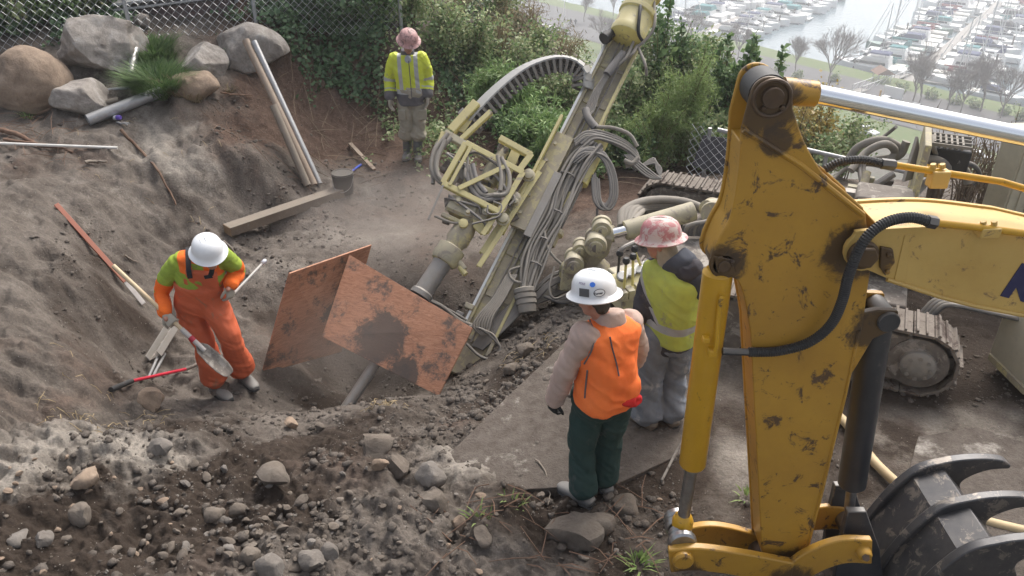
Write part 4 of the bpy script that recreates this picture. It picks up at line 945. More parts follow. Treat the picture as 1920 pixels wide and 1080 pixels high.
def frame(right, up):
    u = Vector(up).normalized(); r = Vector(right); r = (r-u*r.dot(u)).normalized(); return r, u.cross(r), u
def hat(parent, head, right, up, m, brim=.16, stickers=False):
    r, f, u = frame(right, up)
    c = head+u*.045
    mb = MB(); n = 36; prof = [(brim+.005, -.012), (brim+.008, -.006), (brim, .0), (.15, .008), (.136, .018), (.134, .04), (.128, .075), (.112, .108), (.085, .132), (.045, .146), (.001, .15)]
    inner = [(.001, .13), (.1, .1), (.124, .05), (.127, .005), (brim-.002, -.016)]
    vs = []
    P = prof[::-1]
    for rr, h in prof+inner:
        for k in range(n):
            a = 2*math.pi*k/n; q = rr*(1+.02*math.cos(a*2))
            fwd = 1.1 if rr < .16 else 1.07
            drop = -.012*max(0, math.sin(a))**2 if rr > .14 else 0
            vs.append(c+r*q*math.cos(a)*.93+f*q*math.sin(a)*fwd+u*(h+drop))
    m_ = len(prof)+len(inner)
    fs = [(i*n+k, i*n+(k+1) % n, (i+1)*n+(k+1) % n, (i+1)*n+k) for i in range(len(prof)-1) for k in range(n)]
    o_ = len(prof)
    fs += [(i*n+k, i*n+(k+1) % n, (i+1)*n+(k+1) % n, (i+1)*n+k) for i in range(o_, m_-1) for k in range(n)]
    fs += [(k, (m_-1)*n+k, (m_-1)*n+(k+1) % n, (k+1) % n) for k in range(n)]
    h = mb.add(vs, fs).build('hard_hat', m, parent, 50)
    for s in (-.045, 0, .045):
        P = [c+r*s*(1 if abs(t) < 1 else 1)*(.9)+f*math.sin(t)*.13+u*(.004+math.cos(t)*.145*math.sqrt(max(.1, 1-(s/.14)**2))) for t in np.linspace(-1.15, 1.15, 13)]
        MB().tube(P, .008, 8).build('hat_ridge', m, h, 60)
    return h, (c, r, f, u)
def head_mesh(mb, c, r, f, u, s=1.0):
    ellip(mb, c+u*.03, (.076*s, .095*s, .09*s), r, f, u); ellip(mb, c-u*.03+f*.02, (.064*s, .078*s, .085*s), r, f, u)
    ellip(mb, c-u*.085+f*.05, (.042*s, .04*s, .03*s), r, f, u, 10, 6)                    # chin
    ellip(mb, c-u*.012+f*.105, (.014*s, .022*s, .028*s), r, f, u, 8, 6)                 # nose
    ellip(mb, c+u*.018+f*.088, (.055*s, .016*s, .012*s), r, f, u, 10, 5)                # brow
    for e in (-1, 1):
        ellip(mb, c+r*e*.08-u*.005-f*.005, (.012*s, .022*s, .034*s), r, f, u, 8, 6)     # ears
        ellip(mb, c+r*e*.04-u*.03+f*.075, (.025*s, .02*s, .022*s), r, f, u, 8, 6)       # cheeks
    ellip(mb, c-u*.062+f*.095, (.026*s, .012*s, .009*s), r, f, u, 8, 5)                 # lips
def hand(parent, name, wrist, direction, palm_n, thumb_side, curl, m, scale=1.0):
    """palm with five separate bent fingers"""
    d = Vector(direction).normalized(); nrm = Vector(palm_n); nrm = (nrm-d*nrm.dot(d)).normalized(); sd = d.cross(nrm)*thumb_side
    mb = MB(); w = Vector(wrist); k = scale
    limb(mb, [w-d*.03*k, w+d*.02*k], [.033*k, .034*k])
    loft(mb, [(w, .03*k, .02*k), (w+d*.03*k, .042*k, .021*k), (w+d*.075*k, .045*k, .018*k), (w+d*.095*k, .042*k, .014*k)], sd, 16)
    for i, (o, ln) in enumerate(((.034, .072), (.012, .08), (-.011, .075), (-.033, .06))):
        base = w+d*.085*k+sd*o*k; P = [base-d*.02*k, base]; a = curl*.45; p = base
        for j in range(3):
            a += curl*(.5 if j else .35); st = d*math.cos(a)+nrm*math.sin(a)+sd*o*.6; p = p+st.normalized()*ln*k*(.42, .32, .26)[j]; P.append(p)
        mb.tube(P, [.0105*k, .0108*k, .0102*k, .0095*k, .008*k], 8)
    tb = w+d*.025*k+sd*.036*k; P = [tb-sd*.015*k, tb, tb+(d*.6+sd*.75+nrm*.3*curl).normalized()*.035*k]
    P.append(P[-1]+(d*.8+sd*.25+nrm*.5*curl).normalized()*.03*k); P.append(P[-1]+(d*.9+nrm*.5*curl).normalized()*.022*k)
    mb.tube(P, [.016*k, .0165*k, .013*k, .0115*k, .009*k], 8)
    return mesh_obj(name, remesh(mb, name, .0042, 2), m, parent)
def boot(parent, ank, toe_dir, m, shaft=.22, k=1.0, knee=None, name='boot'):
    t = Vector(toe_dir); t.z = 0; t.normalize(); r = Vector((t.y, -t.x, 0)); u = Vector((0, 0, 1)); a = Vector(ank); g = a-u*.085*k
    mb = MB()
    loft(mb, [(g-t*.085*k+u*.035*k, .03*k, .03*k), (g-t*.07*k+u*.04*k, .04*k, .04*k), (g-t*.0*k+u*.045*k, .043*k, .045*k), (g+t*.08*k+u*.04*k, .05*k, .038*k), (g+t*.15*k+u*.033*k, .048*k, .03*k), (g+t*.19*k+u*.028*k, .03*k, .02*k)], r, 16)
    sh = (Vector(knee)-a).normalized(); limb(mb, [g+u*.06*k-t*.01*k, a+u*.02*k, a+sh*shaft*k], [.052*k, .056*k, .064*k])
    b = mesh_obj(name, remesh(mb, name, .008, 3, .003, 2), m, parent)
    mb = MB(); loft(mb, [(g-t*.092*k+u*.008, .034*k, .012), (g-t*.03*k+u*.008, .044*k, .012), (g+t*.07*k+u*.008, .052*k, .012), (g+t*.15*k+u*.008, .05*k, .012), (g+t*.196*k+u*.008, .028*k, .01)], r, 14)
    mb.build('sole', M['rubber'], b, 50)
    return b
def build_person(label, J, front, fat=1.0, tall=1.0, head_up=(0, 0, 1), head_front=None, hair=True):
    """J: joint name -> point; a = the side drawn left in the photo, b = right. returns root mesh and measures"""
    base = (J['anka']+J['ankb'])/2; hipm = (J['hipa']+J['hipb'])/2; shm = (J['sha']+J['shb'])/2
    rt = (J['shb']-J['sha']).normalized(); up = (shm-hipm).normalized()
    fr = Vector(front).normalized()
    T = lambda t: hipm.lerp(shm, t)
    sw = (J['shb']-J['sha']).length/2
    def torso(mb, g=0.0, t0=-.16, t1=1.12, belly=0):
        st = []
        for t, a, b in ((-.16, .125, .10), (-.06, .165, .115), (.1, .17, .118), (.3, .158, .115), (.5, .168, .12), (.7, .185, .125), (.88, .178, .112), (1.0, sw*.86, .09), (1.08, sw*.55, .075), (1.15, .07, .065)):
            if t0-.001 <= t <= t1+.001:
                off = fr*(.02*math.sin(math.pi*min(1, max(0, t)))*.3+belly*math.exp(-((t-.3)/.25)**2))
                st.append((T(t)+off, a*fat+g, b*fat+g))
        loft(mb, st, rt)
    def legs(mb, g=0.0, upto=1.0, flare=0.0, shin=.052):
        for s in 'ab':
            h, k, a = J['hip'+s], J['knee'+s], J['ank'+s]; e = k.lerp(a, upto)
            limb(mb, [h.lerp(hipm, .1)+up*.05, h.lerp(k, .4), k, k.lerp(a, .45 if upto > .6 else upto*.5), e], [.095*fat+g, .083*fat+g, .062*fat+g, .058*fat+g+flare*.4, shin+g+flare])
    def arms(mb, g=0.0, upto=1.0, w=.032):
        for s in 'ab':
            h, k, a = J['sh'+s], J['el'+s], J['wr'+s]; e = k.lerp(a, upto)
            limb(mb, [h.lerp(shm, .18), h.lerp(k, .45), k, k.lerp(a, .5*upto), e], [.068*fat+g, .057*fat+g, .046*fat+g, .043*fat+g, w+g])
    r, f, u = frame(rt if head_front is None else Vector(head_front).cross(Vector(head_up)), head_up)
    mb = MB(); torso(mb, -.012); legs(mb, -.012); arms(mb, -.008)
    for s in 'ab':
        t_ = (J['toe'+s]-J['ank'+s]); t_.z = 0; limb(mb, [J['ank'+s], J['ank'+s]-Vector((0, 0, .04))+t_.normalized()*.07], [.035, .026])
        w = J['wr'+s]; d_ = (w-J['el'+s]).normalized(); limb(mb, [w, w+d_*.06], [.028, .022])
    limb(mb, [shm+up*.02, J['head']-u*.06], [.062, .054]); head_mesh(mb, J['head'], r, f, u)
    root = mesh_obj('person', remesh(mb, 'person', .0105, 2), M['skin'], None, base-Vector((0, 0, .085)))
    for e in (-1, 1): mb = MB(); ellip(mb, J['head']+r*e*.033+f*.09-u*.002, (.012, .008, .008), r, f, u, 8, 6); mb.build('eye', M['eye'], root, 60)
    if hair:
        mb = MB(); ellip(mb, J['head']+u*.035-f*.018, (.082, .088, .088), r, f, u); ellip(mb, J['head']-u*.04-f*.055, (.062, .04, .05), r, f, u)
        mesh_obj('hair', remesh(mb, 'hair', .009, 1, .004, 3, 60), M['hair'], root)
    tag(root, label, 'person')
    return dict(root=root, torso=torso, legs=legs, arms=arms, T=T, rt=rt, up=up, fr=fr, shm=shm, hipm=hipm, hf=(r, f, u), sw=sw)
def garment(pers, name, fn, voxel, mats, wr=.008, seed=0, planes=(), cls=None, it=3, wsc=16):
    mb = MB(); fn(mb); me = remesh(mb, name, voxel, it, wr, seed, wsc)
    if planes: cut(me, planes)
    if cls: classify(me, cls)
    o = mesh_obj(name, me, mats, pers['root']); return o
def armT(J, p):
    """side, 0..1 shoulder-elbow, 1..2 elbow-wrist, distance"""
    best = None
    for s in 'ab':
        for i, (q, w) in enumerate(((J['sh'+s], J['el'+s]), (J['el'+s], J['wr'+s]))):
            d = w-q; t = max(0, min(1, (p-q).dot(d)/d.length_squared)); dist = (q+d*t-p).length
            if best is None or dist < best[2]: best = (s, i+t, dist)
    return best
def ankle_at(px, py, h=.095):
    d = ray(px, py); ts = np.linspace(2.5, 14, 1500)/d.y; g = ground_h(d.x*ts, d.y*ts); z = CZ+d.z*ts; i = int(np.argmax(z-g < h)); return Vector((d.x*ts[i], d.y*ts[i], float(z[i])))
def JP(Y0, **k):
    J = {n: pY(v[0], v[1], Y0+v[2]) for n, v in k.items()}
    for s in 'ab': J['ank'+s] = ankle_at(*k['ank'+s][:2])
    return J

# --- worker in orange bib overalls, leaning on a shovel, looking down
YA = 6.19
JA = JP(YA, hipa=(350, 572, .06), hipb=(396, 562, .06), kneea=(384, 648, -.04), kneeb=(432, 636, -.06), anka=(405, 722, .03), ankb=(457, 700, .05), toea=(420, 745, -.12), toeb=(488, 715, -.1),
        sha=(327, 492, .02), shb=(423, 478, .05), ela=(303, 548, .02), elb=(445, 508, .2), wra=(310, 590, -.2), wrb=(431, 536, .0), head=(392, 478, -.18))
A_ = build_person('person in orange bib overalls and green sleeves leaning over a long shovel', JA, (.35, -1, -.1), 1.04, head_up=(.1, -.28, 1), head_front=(.5, -.8, -.55), hair=False)
M['bib'] = fabric('orange_rubberised_bib', (.58, .13, .055), (.5, .105, .045), (.36, .14, .08), .12, .6)
M['hoodie_green'] = fabric('lime_hoodie', (.32, .42, .05), (.22, .3, .05), (.2, .2, .08), .1); M['hoodie_orange'] = fabric('orange_hoodie', (.85, .17, .025), (.74, .13, .02))
def clsA(c, n):
    s, t, d = armT(JA, c)
    tt = (c-A_['hipm']).dot(A_['up'])/(A_['shm']-A_['hipm']).length
    side = abs((c-A_['shm']).dot(A_['rt']))
    if side > A_['sw']*.72 or d < .085 and t > .35:
        return 0 if t < .62 or .95 < t < 1.06 else 1
    if tt > .8 and side > .045: return 1
    return 1 if tt > 1.02 else 0
def fnA(mb):
    A_['torso'](mb, .016, -.16, 1.1); A_['arms'](mb, .022, .96, .04); limb(mb, [A_['shm']+A_['up']*.0, A_['shm']+A_['up']*.075+A_['fr']*.04], [.1, .085])
plA = []
for s in 'ab': plA += [(JA['sh'+s].lerp(JA['el'+s], t), JA['el'+s]-JA['sh'+s]) for t in (.62, .95)]+[(JA['el'+s].lerp(JA['wr'+s], .06), JA['wr'+s]-JA['el'+s])]
plA += [(A_['T'](.8), A_['up']), (A_['T'](1.02), A_['up'])]+[(A_['shm']+A_['rt']*x, A_['rt']) for x in (-A_['sw']*.72, -.045, .045, A_['sw']*.72)]
garment(A_, 'hoodie', fnA, .009, [M['hoodie_green'], M['hoodie_orange']], .012, 3, plA, clsA)
def fnB(mb):
    A_['legs'](mb, .036, .84, .03, .062); A_['torso'](mb, .04, -.16, .5)
    st = [(A_['T'](t)+A_['fr']*o, w, .07) for t, w, o in ((.4, .17, .075), (.6, .165, .09), (.8, .14, .09), (.88, .13, .085))]
    loft(mb, st, A_['rt'])
garment(A_, 'bib_overalls', fnB, .009, M['bib'], .02, 7, wsc=10)
M['strap'] = fabric('black_webbing', (.03, .03, .035))
for e in (-1, 1):
    q = [A_['T'](t)+A_['rt']*e*w+A_['fr']*o for t, w, o in ((.84, .09, .178), (.93, .098, .185), (1.03, .105, .165), (1.14, .108, .1), (1.2, .108, .0), (1.1, .1, -.13), (.85, .06, -.18))]
    P = spline(q, 5); mb = MB()
    for a, b in zip(P, P[1:]): mb.bar(a, b+(b-a)*.15, .042, .008, A_['fr'] if abs((b-a).normalized().dot(A_['up'])) > .6 else A_['up'])
    mb.build('bib_strap', M['strap'], A_['root'], None)
q = A_['T'](.8)+A_['rt']*.07+A_['fr']*.168; MB().box(q, (.07, .004, .035), A_['rt'], A_['up']).build('bib_patch', M['strap'], A_['root'], None)
hat(A_['root'], JA['head'], A_['hf'][0], A_['hf'][2], M['hat_white'])
for s in 'ab': boot(A_['root'], JA['ank'+s], JA['toe'+s]-JA['ank'+s], M['boot'], .2, 1.15, JA['knee'+s])
SHOV_A = pY(212, 498, YA-.12+.1); SHOV_B = pY(432, 702, YA-.42)      # shovel axis
def shov(t): return SHOV_A.lerp(SHOV_B, t)
hand(A_['root'], 'glove', JA['wra'], (shov(.5)-JA['wra'])*.6+Vector((.06, -.05, -.05)), (.2, .5, -.6), -1, 1.5, M['glove'], 1.12)
hand(A_['root'], 'glove', JA['wrb'], (-.02, -.25, -1), (-.6, .3, .1), -1, .9, M['glove'], 1.12)

# --- worker standing by the brush in a yellow rain jacket
YB = 11.14
JB = JP(YB, hipa=(758, 180, .02), hipb=(785, 180, .02), kneea=(763, 232, -.02), kneeb=(786, 232, -.02), anka=(764, 282, .04), ankb=(783, 284, .03), toea=(757, 298, -.15), toeb=(784, 300, -.16),
        sha=(738, 108, .02), shb=(792, 106, .02), ela=(730, 152, .05), elb=(803, 150, .05), wra=(731, 184, -.06), wrb=(802, 180, -.06), head=(766, 80, -.09))
B_ = build_person('person in dirty yellow rain jacket and rubber boots standing before the ivy bank', JB, (.1, -1, 0), 1.06, head_up=(.12, -.42, 1), head_front=(.35, -.8, -.7))
M['jk_yellow'] = fabric('yellow_rain_jacket', (.60, .66, .06), (.5, .56, .07), (.38, .4, .12), .1, .55); M['jk_dark'] = fabric('charcoal_jacket_trim', (.1, .095, .105), (.15, .14, .14))
M['khaki'] = fabric('muddy_khaki_cloth', (.36, .325, .255), (.27, .245, .19), (.42, .39, .33), .25)
LB = (B_['shm']-B_['hipm']).length
def clsB(c, n):
    s, t, d = armT(JB, c); tt = (c-B_['hipm']).dot(B_['up'])/LB; sx = (c-B_['shm']).dot(B_['rt'])
    if abs(sx) > B_['sw']*.8 and d < .12:
        if t > 1.62: return 1
        return 2 if .82 < t < 1.0 or 1.42 < t < 1.5 else 0
    if tt < .12: return 1
    if .12 < tt < .24: return 2
    if .085 < abs(sx) < .14: return 2
    return 0
def fnJ(mb):
    B_['torso'](mb, .03, -.16, 1.08); B_['arms'](mb, .03, .95, .045); st = [(B_['T'](-.2), .2, .145), (B_['T'](-.06), .205, .15), (B_['T'](.1), .2, .148), (B_['T'](.3), .19, .14)]
    loft(mb, st, B_['rt'])
pl = [(B_['T'](t), B_['up']) for t in (.12, .24)]+[(B_['shm']+B_['rt']*x, B_['rt']) for x in (-.14, -.085, .085, .14)]
garment(B_, 'rain_jacket', fnJ, .01, [M['jk_yellow'], M['jk_dark'], M['reflect']], .01, 5, pl, clsB)
mb = MB(); loft(mb, [(B_['T'](1.0), .1, .1), (B_['T'](1.1), .095, .09), (B_['T'](1.2)+B_['fr']*.01, .09, .088)], B_['rt']); mesh_obj('jacket_collar', remesh(mb, 'jacket_collar', .009, 2), M['jk_dark'], B_['root'])
MB().tube([B_['T'](t)+B_['fr']*.165+B_['rt']*.01 for t in (-.12, .2, .5, .8, .98)], .006, 6).build('zipper', M['jk_dark'], B_['root'])
q = B_['T'](.97)+B_['fr']*.115; mb = MB(); ellip(mb, q, (.05, .035, .07), B_['rt'], B_['fr'], B_['up']); mb.build('grey_shirt', fabric('grey_shirt', (.4, .42, .46)), B_['root'], 60)
def fnK(mb): B_['legs'](mb, .024, .4, .035, .066); B_['torso'](mb, .022, -.16, .3)
garment(B_, 'cargo_trousers', fnK, .01, M['khaki'], .024, 8, wsc=11)
for e in (-1, 1):
    h = JB['hip'+('a' if e < 0 else 'b')].lerp(JB['knee'+('a' if e < 0 else 'b')], .6)+B_['fr']*.1+B_['rt']*e*.05
    MB().box(h, (.12, .04, .15), B_['rt']+B_['fr']*-.3*e, B_['up']).build('thigh_pocket', M['khaki'], B_['root'], 30, .012)
hat(B_['root'], JB['head'], B_['hf'][0], B_['hf'][2], M['hat_pale'], .168)
for s in 'ab': boot(B_['root'], JB['ank'+s], JB['toe'+s]-JB['ank'+s], M['boot'], .3, 1.15, JB['knee'+s])
hand(B_['root'], 'glove', JB['wra'], (.03, -.2, -1), (1, -.2, 0), -1, .5, M['glove'], 1.2); hand(B_['root'], 'glove', JB['wrb'], (-.03, -.25, -1), (-1, -.2, 0), 1, .5, M['glove'], 1.2)

# --- supervisor in orange vest seen from behind
YC = 4.16
JC = JP(YC, hipa=(1102, 752, .0), hipb=(1152, 742, .06), kneea=(1092, 838, .0), kneeb=(1142, 828, .1), anka=(1092, 922, -.02), ankb=(1132, 898, .17), toea=(1050, 930, .06), toeb=(1098, 888, .3),
        sha=(1094, 626, -.04), shb=(1184, 602, .22), ela=(1062, 693, -.03), elb=(1194, 668, .36), wra=(1040, 750, .05), wrb=(1150, 718, .5), head=(1115, 561, .1))
C_ = build_person('person in orange safety vest and white stickered hat seen from behind', JC, (-.6, .8, -.1), 1.1, head_up=(-.1, .14, 1), head_front=(-.8, .62, -.2))
M['tan'] = fabric('pinkish_tan_work_shirt', (.50, .38, .33), (.42, .31, .26)); M['vest_or'] = fabric('orange_safety_vest', (.95, .23, .06), (.86, .17, .04)); M['vest_or2'] = fabric('lit_orange_vest_back', (.95, .33, .12), (.9, .26, .08))  # second orange is a lighter copy with light painted in; no face uses it
M['green_trs'] = fabric('dark_green_trousers', (.022, .05, .045), (.035, .062, .055), (.06, .075, .068), .12); M['vest_red'] = fabric('red_vest_lining', (.65, .03, .03))
def fnS(mb): C_['torso'](mb, .01, -.1, 1.1); C_['arms'](mb, .021, .97, .042)
garment(C_, 'work_shirt', fnS, .009, M['tan'], .018, 11, wsc=14)
mb = MB(); q = C_['T'](1.04); loft(mb, [(q-C_['up']*.03, .13, .11), (q+C_['up']*.03, .105, .1), (q+C_['up']*.085+C_['fr']*.015, .1, .098)], C_['rt']); mesh_obj('shirt_collar', remesh(mb, 'shirt_collar', .008, 2, .006, 5), M['tan'], C_['root'])
LC = (C_['shm']-C_['hipm']).length
def fnV(mb):
    st = [(C_['T'](t)-C_['fr']*o, a, b) for t, a, b, o in ((.01, .208, .155, .02), (.08, .212, .16, .03), (.25, .21, .165, .03), (.5, .21, .16, .02), (.75, .225, .156, .01), (.92, .24, .15, 0), (1.0, .23, .14, 0), (1.06, .17, .12, 0), (1.11, .12, .1, 0))]
    loft(mb, st, C_['rt'])
    c = C_['T'](.2)-C_['fr']*.13+C_['rt']*.08; ellip(mb, c, (.12, .075, .13), C_['rt'], C_['fr'], C_['up'])     # bunched pouch at the back
    c = C_['T'](.45)-C_['fr']*.13+C_['rt']*.05; ellip(mb, c, (.1, .06, .18), C_['rt'], C_['fr'], C_['up'])
def clsC(c, n):
    x = (c-C_['hipm']).dot(C_['rt']); y = (c-C_['hipm']).dot(C_['up'])/LC; bk = -(c-C_['hipm']).dot(C_['fr'])
    return 0
vo = garment(C_, 'safety_vest', fnV, .009, [M['vest_or'], M['vest_or2']], .02, 13, cls=clsC, wsc=9)
c = C_['T'](.08)-C_['fr']*.185+C_['rt']*.09; mb = MB(); ellip(mb, c, (.1, .03, .045), C_['rt'], C_['fr'], C_['up']); mesh_obj('vest_pouch_lining', remesh(mb, 'vest_pouch_lining', .008, 1, .02, 3, 20), M['vest_red'], C_['root'])
P = spline([C_['T'](t)+C_['rt']*x-C_['fr']*o for t, x, o in ((.95, -.15, .11), (.75, -.195, .1), (.5, -.215, .06), (.2, -.228, .03), (-.08, -.22, .02))], 6)
from mathutils.bvhtree import BVHTree
def on_mesh(o, pts, off=.004):
    W0 = WL[o.name]; bv = BVHTree.FromPolygons([v.co for v in o.data.vertices], [tuple(f.vertices) for f in o.data.polygons]); out = []
    for a, b in pts:
        h, n_, _, _ = bv.ray_cast(Vector((0, 0, CZ))-W0, ray(a, b).normalized())
        if h is not None: out.append(h+W0+n_*off)
    return out
for pts in ([(1106, 600), (1112, 616), (1114, 634), (1111, 652), (1104, 668), (1096, 682)], [(1102, 694), (1100, 712), (1098, 730), (1097, 746)], [(1143, 632), (1148, 655), (1155, 680), (1160, 705)]):
    P = on_mesh(vo, pts)
    if len(P) > 2: MB().tube(spline(P, 4), .0055, 6).build('vest_piping', M['jk_dark'], C_['root'], 60)
P = spline([C_['T'](t)+C_['rt']*x-C_['fr']*o for t, x, o in ((1.02, .08, .13), (.6, .02, .185), (.3, .03, .225), (.12, .06, .25))], 6); pass
def fnT(mb): C_['legs'](mb, .02, .95, .022, .056); C_['torso'](mb, .022, -.16, .1)
garment(C_, 'trousers', fnT, .009, M['green_trs'], .02, 17, wsc=11)
hc, fr_ = hat(C_['root'], JC['head'], C_['hf'][0], C_['hf'][2], M['hat_white'], .165)
for s in 'ab': boot(C_['root'], JC['ank'+s], JC['toe'+s]-JC['ank'+s], M['boot'], .1, 1.08, JC['knee'+s])
hand(C_['root'], 'glove', JC['wra'], (-.15, .1, -1), (.7, .6, 0), 1, .9, M['glove_dark'], 1.0); hand(C_['root'], 'glove', JC['wrb'], (-.4, .5, -.6), (-.7, -.3, .3), -1, .8, M['glove_dark'], 1.0)
# stickers on the back of the hat (the side towards the camera)
c, r, f, u = fr_
M['sticker_blue'] = mat('blue_sticker', (.03, .15, .6), .4, var=.1); M['sticker_grey'] = mat('dark_grey_sticker', (.1, .1, .105), .5); M['ink'] = mat('black_ink', (.02, .02, .03), .5); M['sticker_white'] = mat('white_sticker', (.8, .81, .82), .35, var=.03); M['ink_soft'] = mat('worn_purple_ink', (.3, .27, .36), .5)
def on_hat(ax_, h):
    """point and outward normal on the dome; angle from camera-facing side"""
    to = Vector((0, 0, CZ))-c; to = (to-u*to.dot(u)).normalized(); sd = u.cross(to)
    d = to*math.cos(ax_)+sd*math.sin(ax_)
    rr = float(np.interp(h, [.018, .04, .075, .108, .132], [.136, .134, .128, .112, .085]))
    x, y = d.dot(r)/.93, d.dot(f)/1.1; k_ = 1/math.hypot(x, y)
    p = c+d*rr*k_+u*h
    h2 = h+.02; rr2 = float(np.interp(h2, [.018, .04, .075, .108, .132], [.136, .134, .128, .112, .085])); p2 = c+d*rr2*k_+u*h2
    up_ = (p2-p).normalized(); side = u.cross(d).normalized(); nn = side.cross(up_).normalized()
    if nn.dot(d) < 0: nn = -nn
    return p, side, up_, nn
def sticker(ax_, h, w, hh, m, name, n=4, off=.003, parent=hc):
    p, sd, up_, nn = on_hat(ax_, h); mb = MB(); p = p+nn*off
    if n == 4: mb.prism([p+sd*w*i+up_*hh*j for i, j in ((-1, -1), (1, -1), (1, 1), (-1, 1))], nn*.0015)
    else: mb.prism([p+sd*w*math.cos(t)+up_*hh*math.sin(t) for t in np.linspace(0, 2*math.pi, n, endpoint=False)], nn*.0015)
    return mb.build(name, m, parent, None), (p, sd, up_, nn)
def hat_text(txt, ax_, h, size, m, off=.0055, shear=0):
    p, sd, up_, nn = on_hat(ax_, h); p = p+nn*off-sd*size*.3*len(txt)-up_*size*.35
    letters(txt, size, m, hc, Matrix(((sd.x, up_.x, nn.x, p.x), (sd.y, up_.y, nn.y, p.y), (sd.z, up_.z, nn.z, p.z), (0, 0, 0, 1))), 'sticker_text', .0004, shear, .0006)
s0, (p, sd, up_, nn) = sticker(.22, .052, .036, .024, M['ink'], 'oval_sticker', 24, .006)
MB().prism([p+nn*.001+sd*.032*math.cos(t)+up_*.0205*math.sin(t) for t in np.linspace(0, 2*math.pi, 24, endpoint=False)], nn*.0015).build('oval_face', M['sticker_white'], s0, None)
hat_text('Turner', .22, .05, .019, M['ink'], .0095)
sticker(-.48, .05, .033, .025, M['sticker_grey'], 'dark_sticker', 4, .007); sticker(-.06, .097, .017, .016, M['sticker_blue'], 'round_blue_sticker', 20, .006); hat_text('POLIS', -.62, .098, .018, M['ink_soft'], .006)

# --- worker in yellow vest looking at the rig
YD = 4.93
JD = JP(YD, hipa=(1226, 632, .05), hipb=(1278, 622, .06), kneea=(1216, 712, .0), kneeb=(1262, 706, .08), anka=(1212, 780, -.02), ankb=(1256, 774, .1), toea=(1172, 790, .1), toeb=(1212, 780, .26),
        sha=(1222, 514, .18), shb=(1298, 500, -.14), ela=(1204, 585, .05), elb=(1300, 575, .1), wra=(1178, 620, .3), wrb=(1262, 612, .32), head=(1240, 456, .1))
D_ = build_person('person in dirty yellow vest and dark hooded jacket facing the rig controls', JD, (-.72, .66, -.1), 1.08, head_up=(-.12, .1, 1), head_front=(-.9, .35, -.25), hair=False)
M['dark_jk'] = fabric('dark_hooded_jacket', (.045, .042, .05), (.07, .065, .07), (.13, .11, .1), .12); M['vest_ye'] = fabric('dirty_yellow_vest', (.5, .56, .1), (.38, .42, .1), (.3, .29, .17), .18); M['jeans'] = fabric('faded_grey_jeans', (.22, .235, .26), (.15, .16, .18), (.33, .32, .31), .25); M['hood'] = fabric('slate_hood', (.05, .056, .072), (.075, .08, .095))
M['scarf'] = fabric('cream_camouflage_neck_cloth', (.45, .38, .28), (.3, .25, .17))
def fnE(mb): D_['torso'](mb, .024, -.16, 1.1); D_['arms'](mb, .024, .97, .045)
garment(D_, 'hooded_jacket', fnE, .009, M['dark_jk'], .012, 19)
def fnH(mb):
    q = D_['T'](1.0)-D_['fr']*.1
    loft(mb, [(q-D_['up']*.19-D_['fr']*.03, .07, .02), (q-D_['up']*.12-D_['fr']*.035, .15, .05), (q-D_['up']*.02-D_['fr']*.02, .17, .075), (q+D_['up']*.07+D_['fr']*.04, .15, .1), (q+D_['up']*.11+D_['fr']*.09, .11, .1)], D_['rt'])
garment(D_, 'hood', fnH, .009, M['hood'], .014, 23, wsc=12)
LD = (D_['shm']-D_['hipm']).length
def fnW(mb):
    st = [(D_['T'](t)-D_['fr']*.01, a, b) for t, a, b in ((.0, .225, .16), (.15, .222, .162), (.4, .225, .165), (.7, .235, .165), (.9, .245, .155), (1.0, .235, .14), (1.06, .17, .12), (1.1, .13, .1))]; loft(mb, st, D_['rt'])
def clsD(c, n):
    y = (c-D_['hipm']).dot(D_['up'])/LD; x = (c-D_['hipm']).dot(D_['rt'])
    if .24 < y < .36: return 1
    if y > .36 and (.1 < abs(x) < .155): return 1
    return 0
pl = [(D_['T'](t), D_['up']) for t in (.24, .36)]+[(D_['hipm']+D_['rt']*x, D_['rt']) for x in (-.155, -.1, .1, .155)]
garment(D_, 'safety_vest', fnW, .009, [M['vest_ye'], M['reflect']], .013, 29, pl, clsD, wsc=10)
def fnZ(mb): D_['legs'](mb, .034, .95, .03, .062); D_['torso'](mb, .018, -.16, .05)
garment(D_, 'jeans', fnZ, .009, M['jeans'], .022, 31, wsc=11)
mb = MB(); r, f, u = D_['hf']; limb(mb, [D_['shm']+D_['up']*.03, JD['head']-u*.03-f*.025], [.085, .075]); mesh_obj('neck_cloth', remesh(mb, 'neck_cloth', .008, 2, .008, 7, 26), M['scarf'], D_['root'])
hat(D_['root'], JD['head'], D_['hf'][0], D_['hf'][2], M['hat_pink'], .17)
for s in 'ab': boot(D_['root'], JD['ank'+s], JD['toe'+s]-JD['ank'+s], M['boot_tan'], .1, 1.12, JD['knee'+s])
for s in 'ab': hand(D_['root'], 'glove', JD['wr'+s], (-.7, .5, -.3), (0, -.1, -1), 1 if s == 'b' else -1, .8, M['glove'], 1.05)
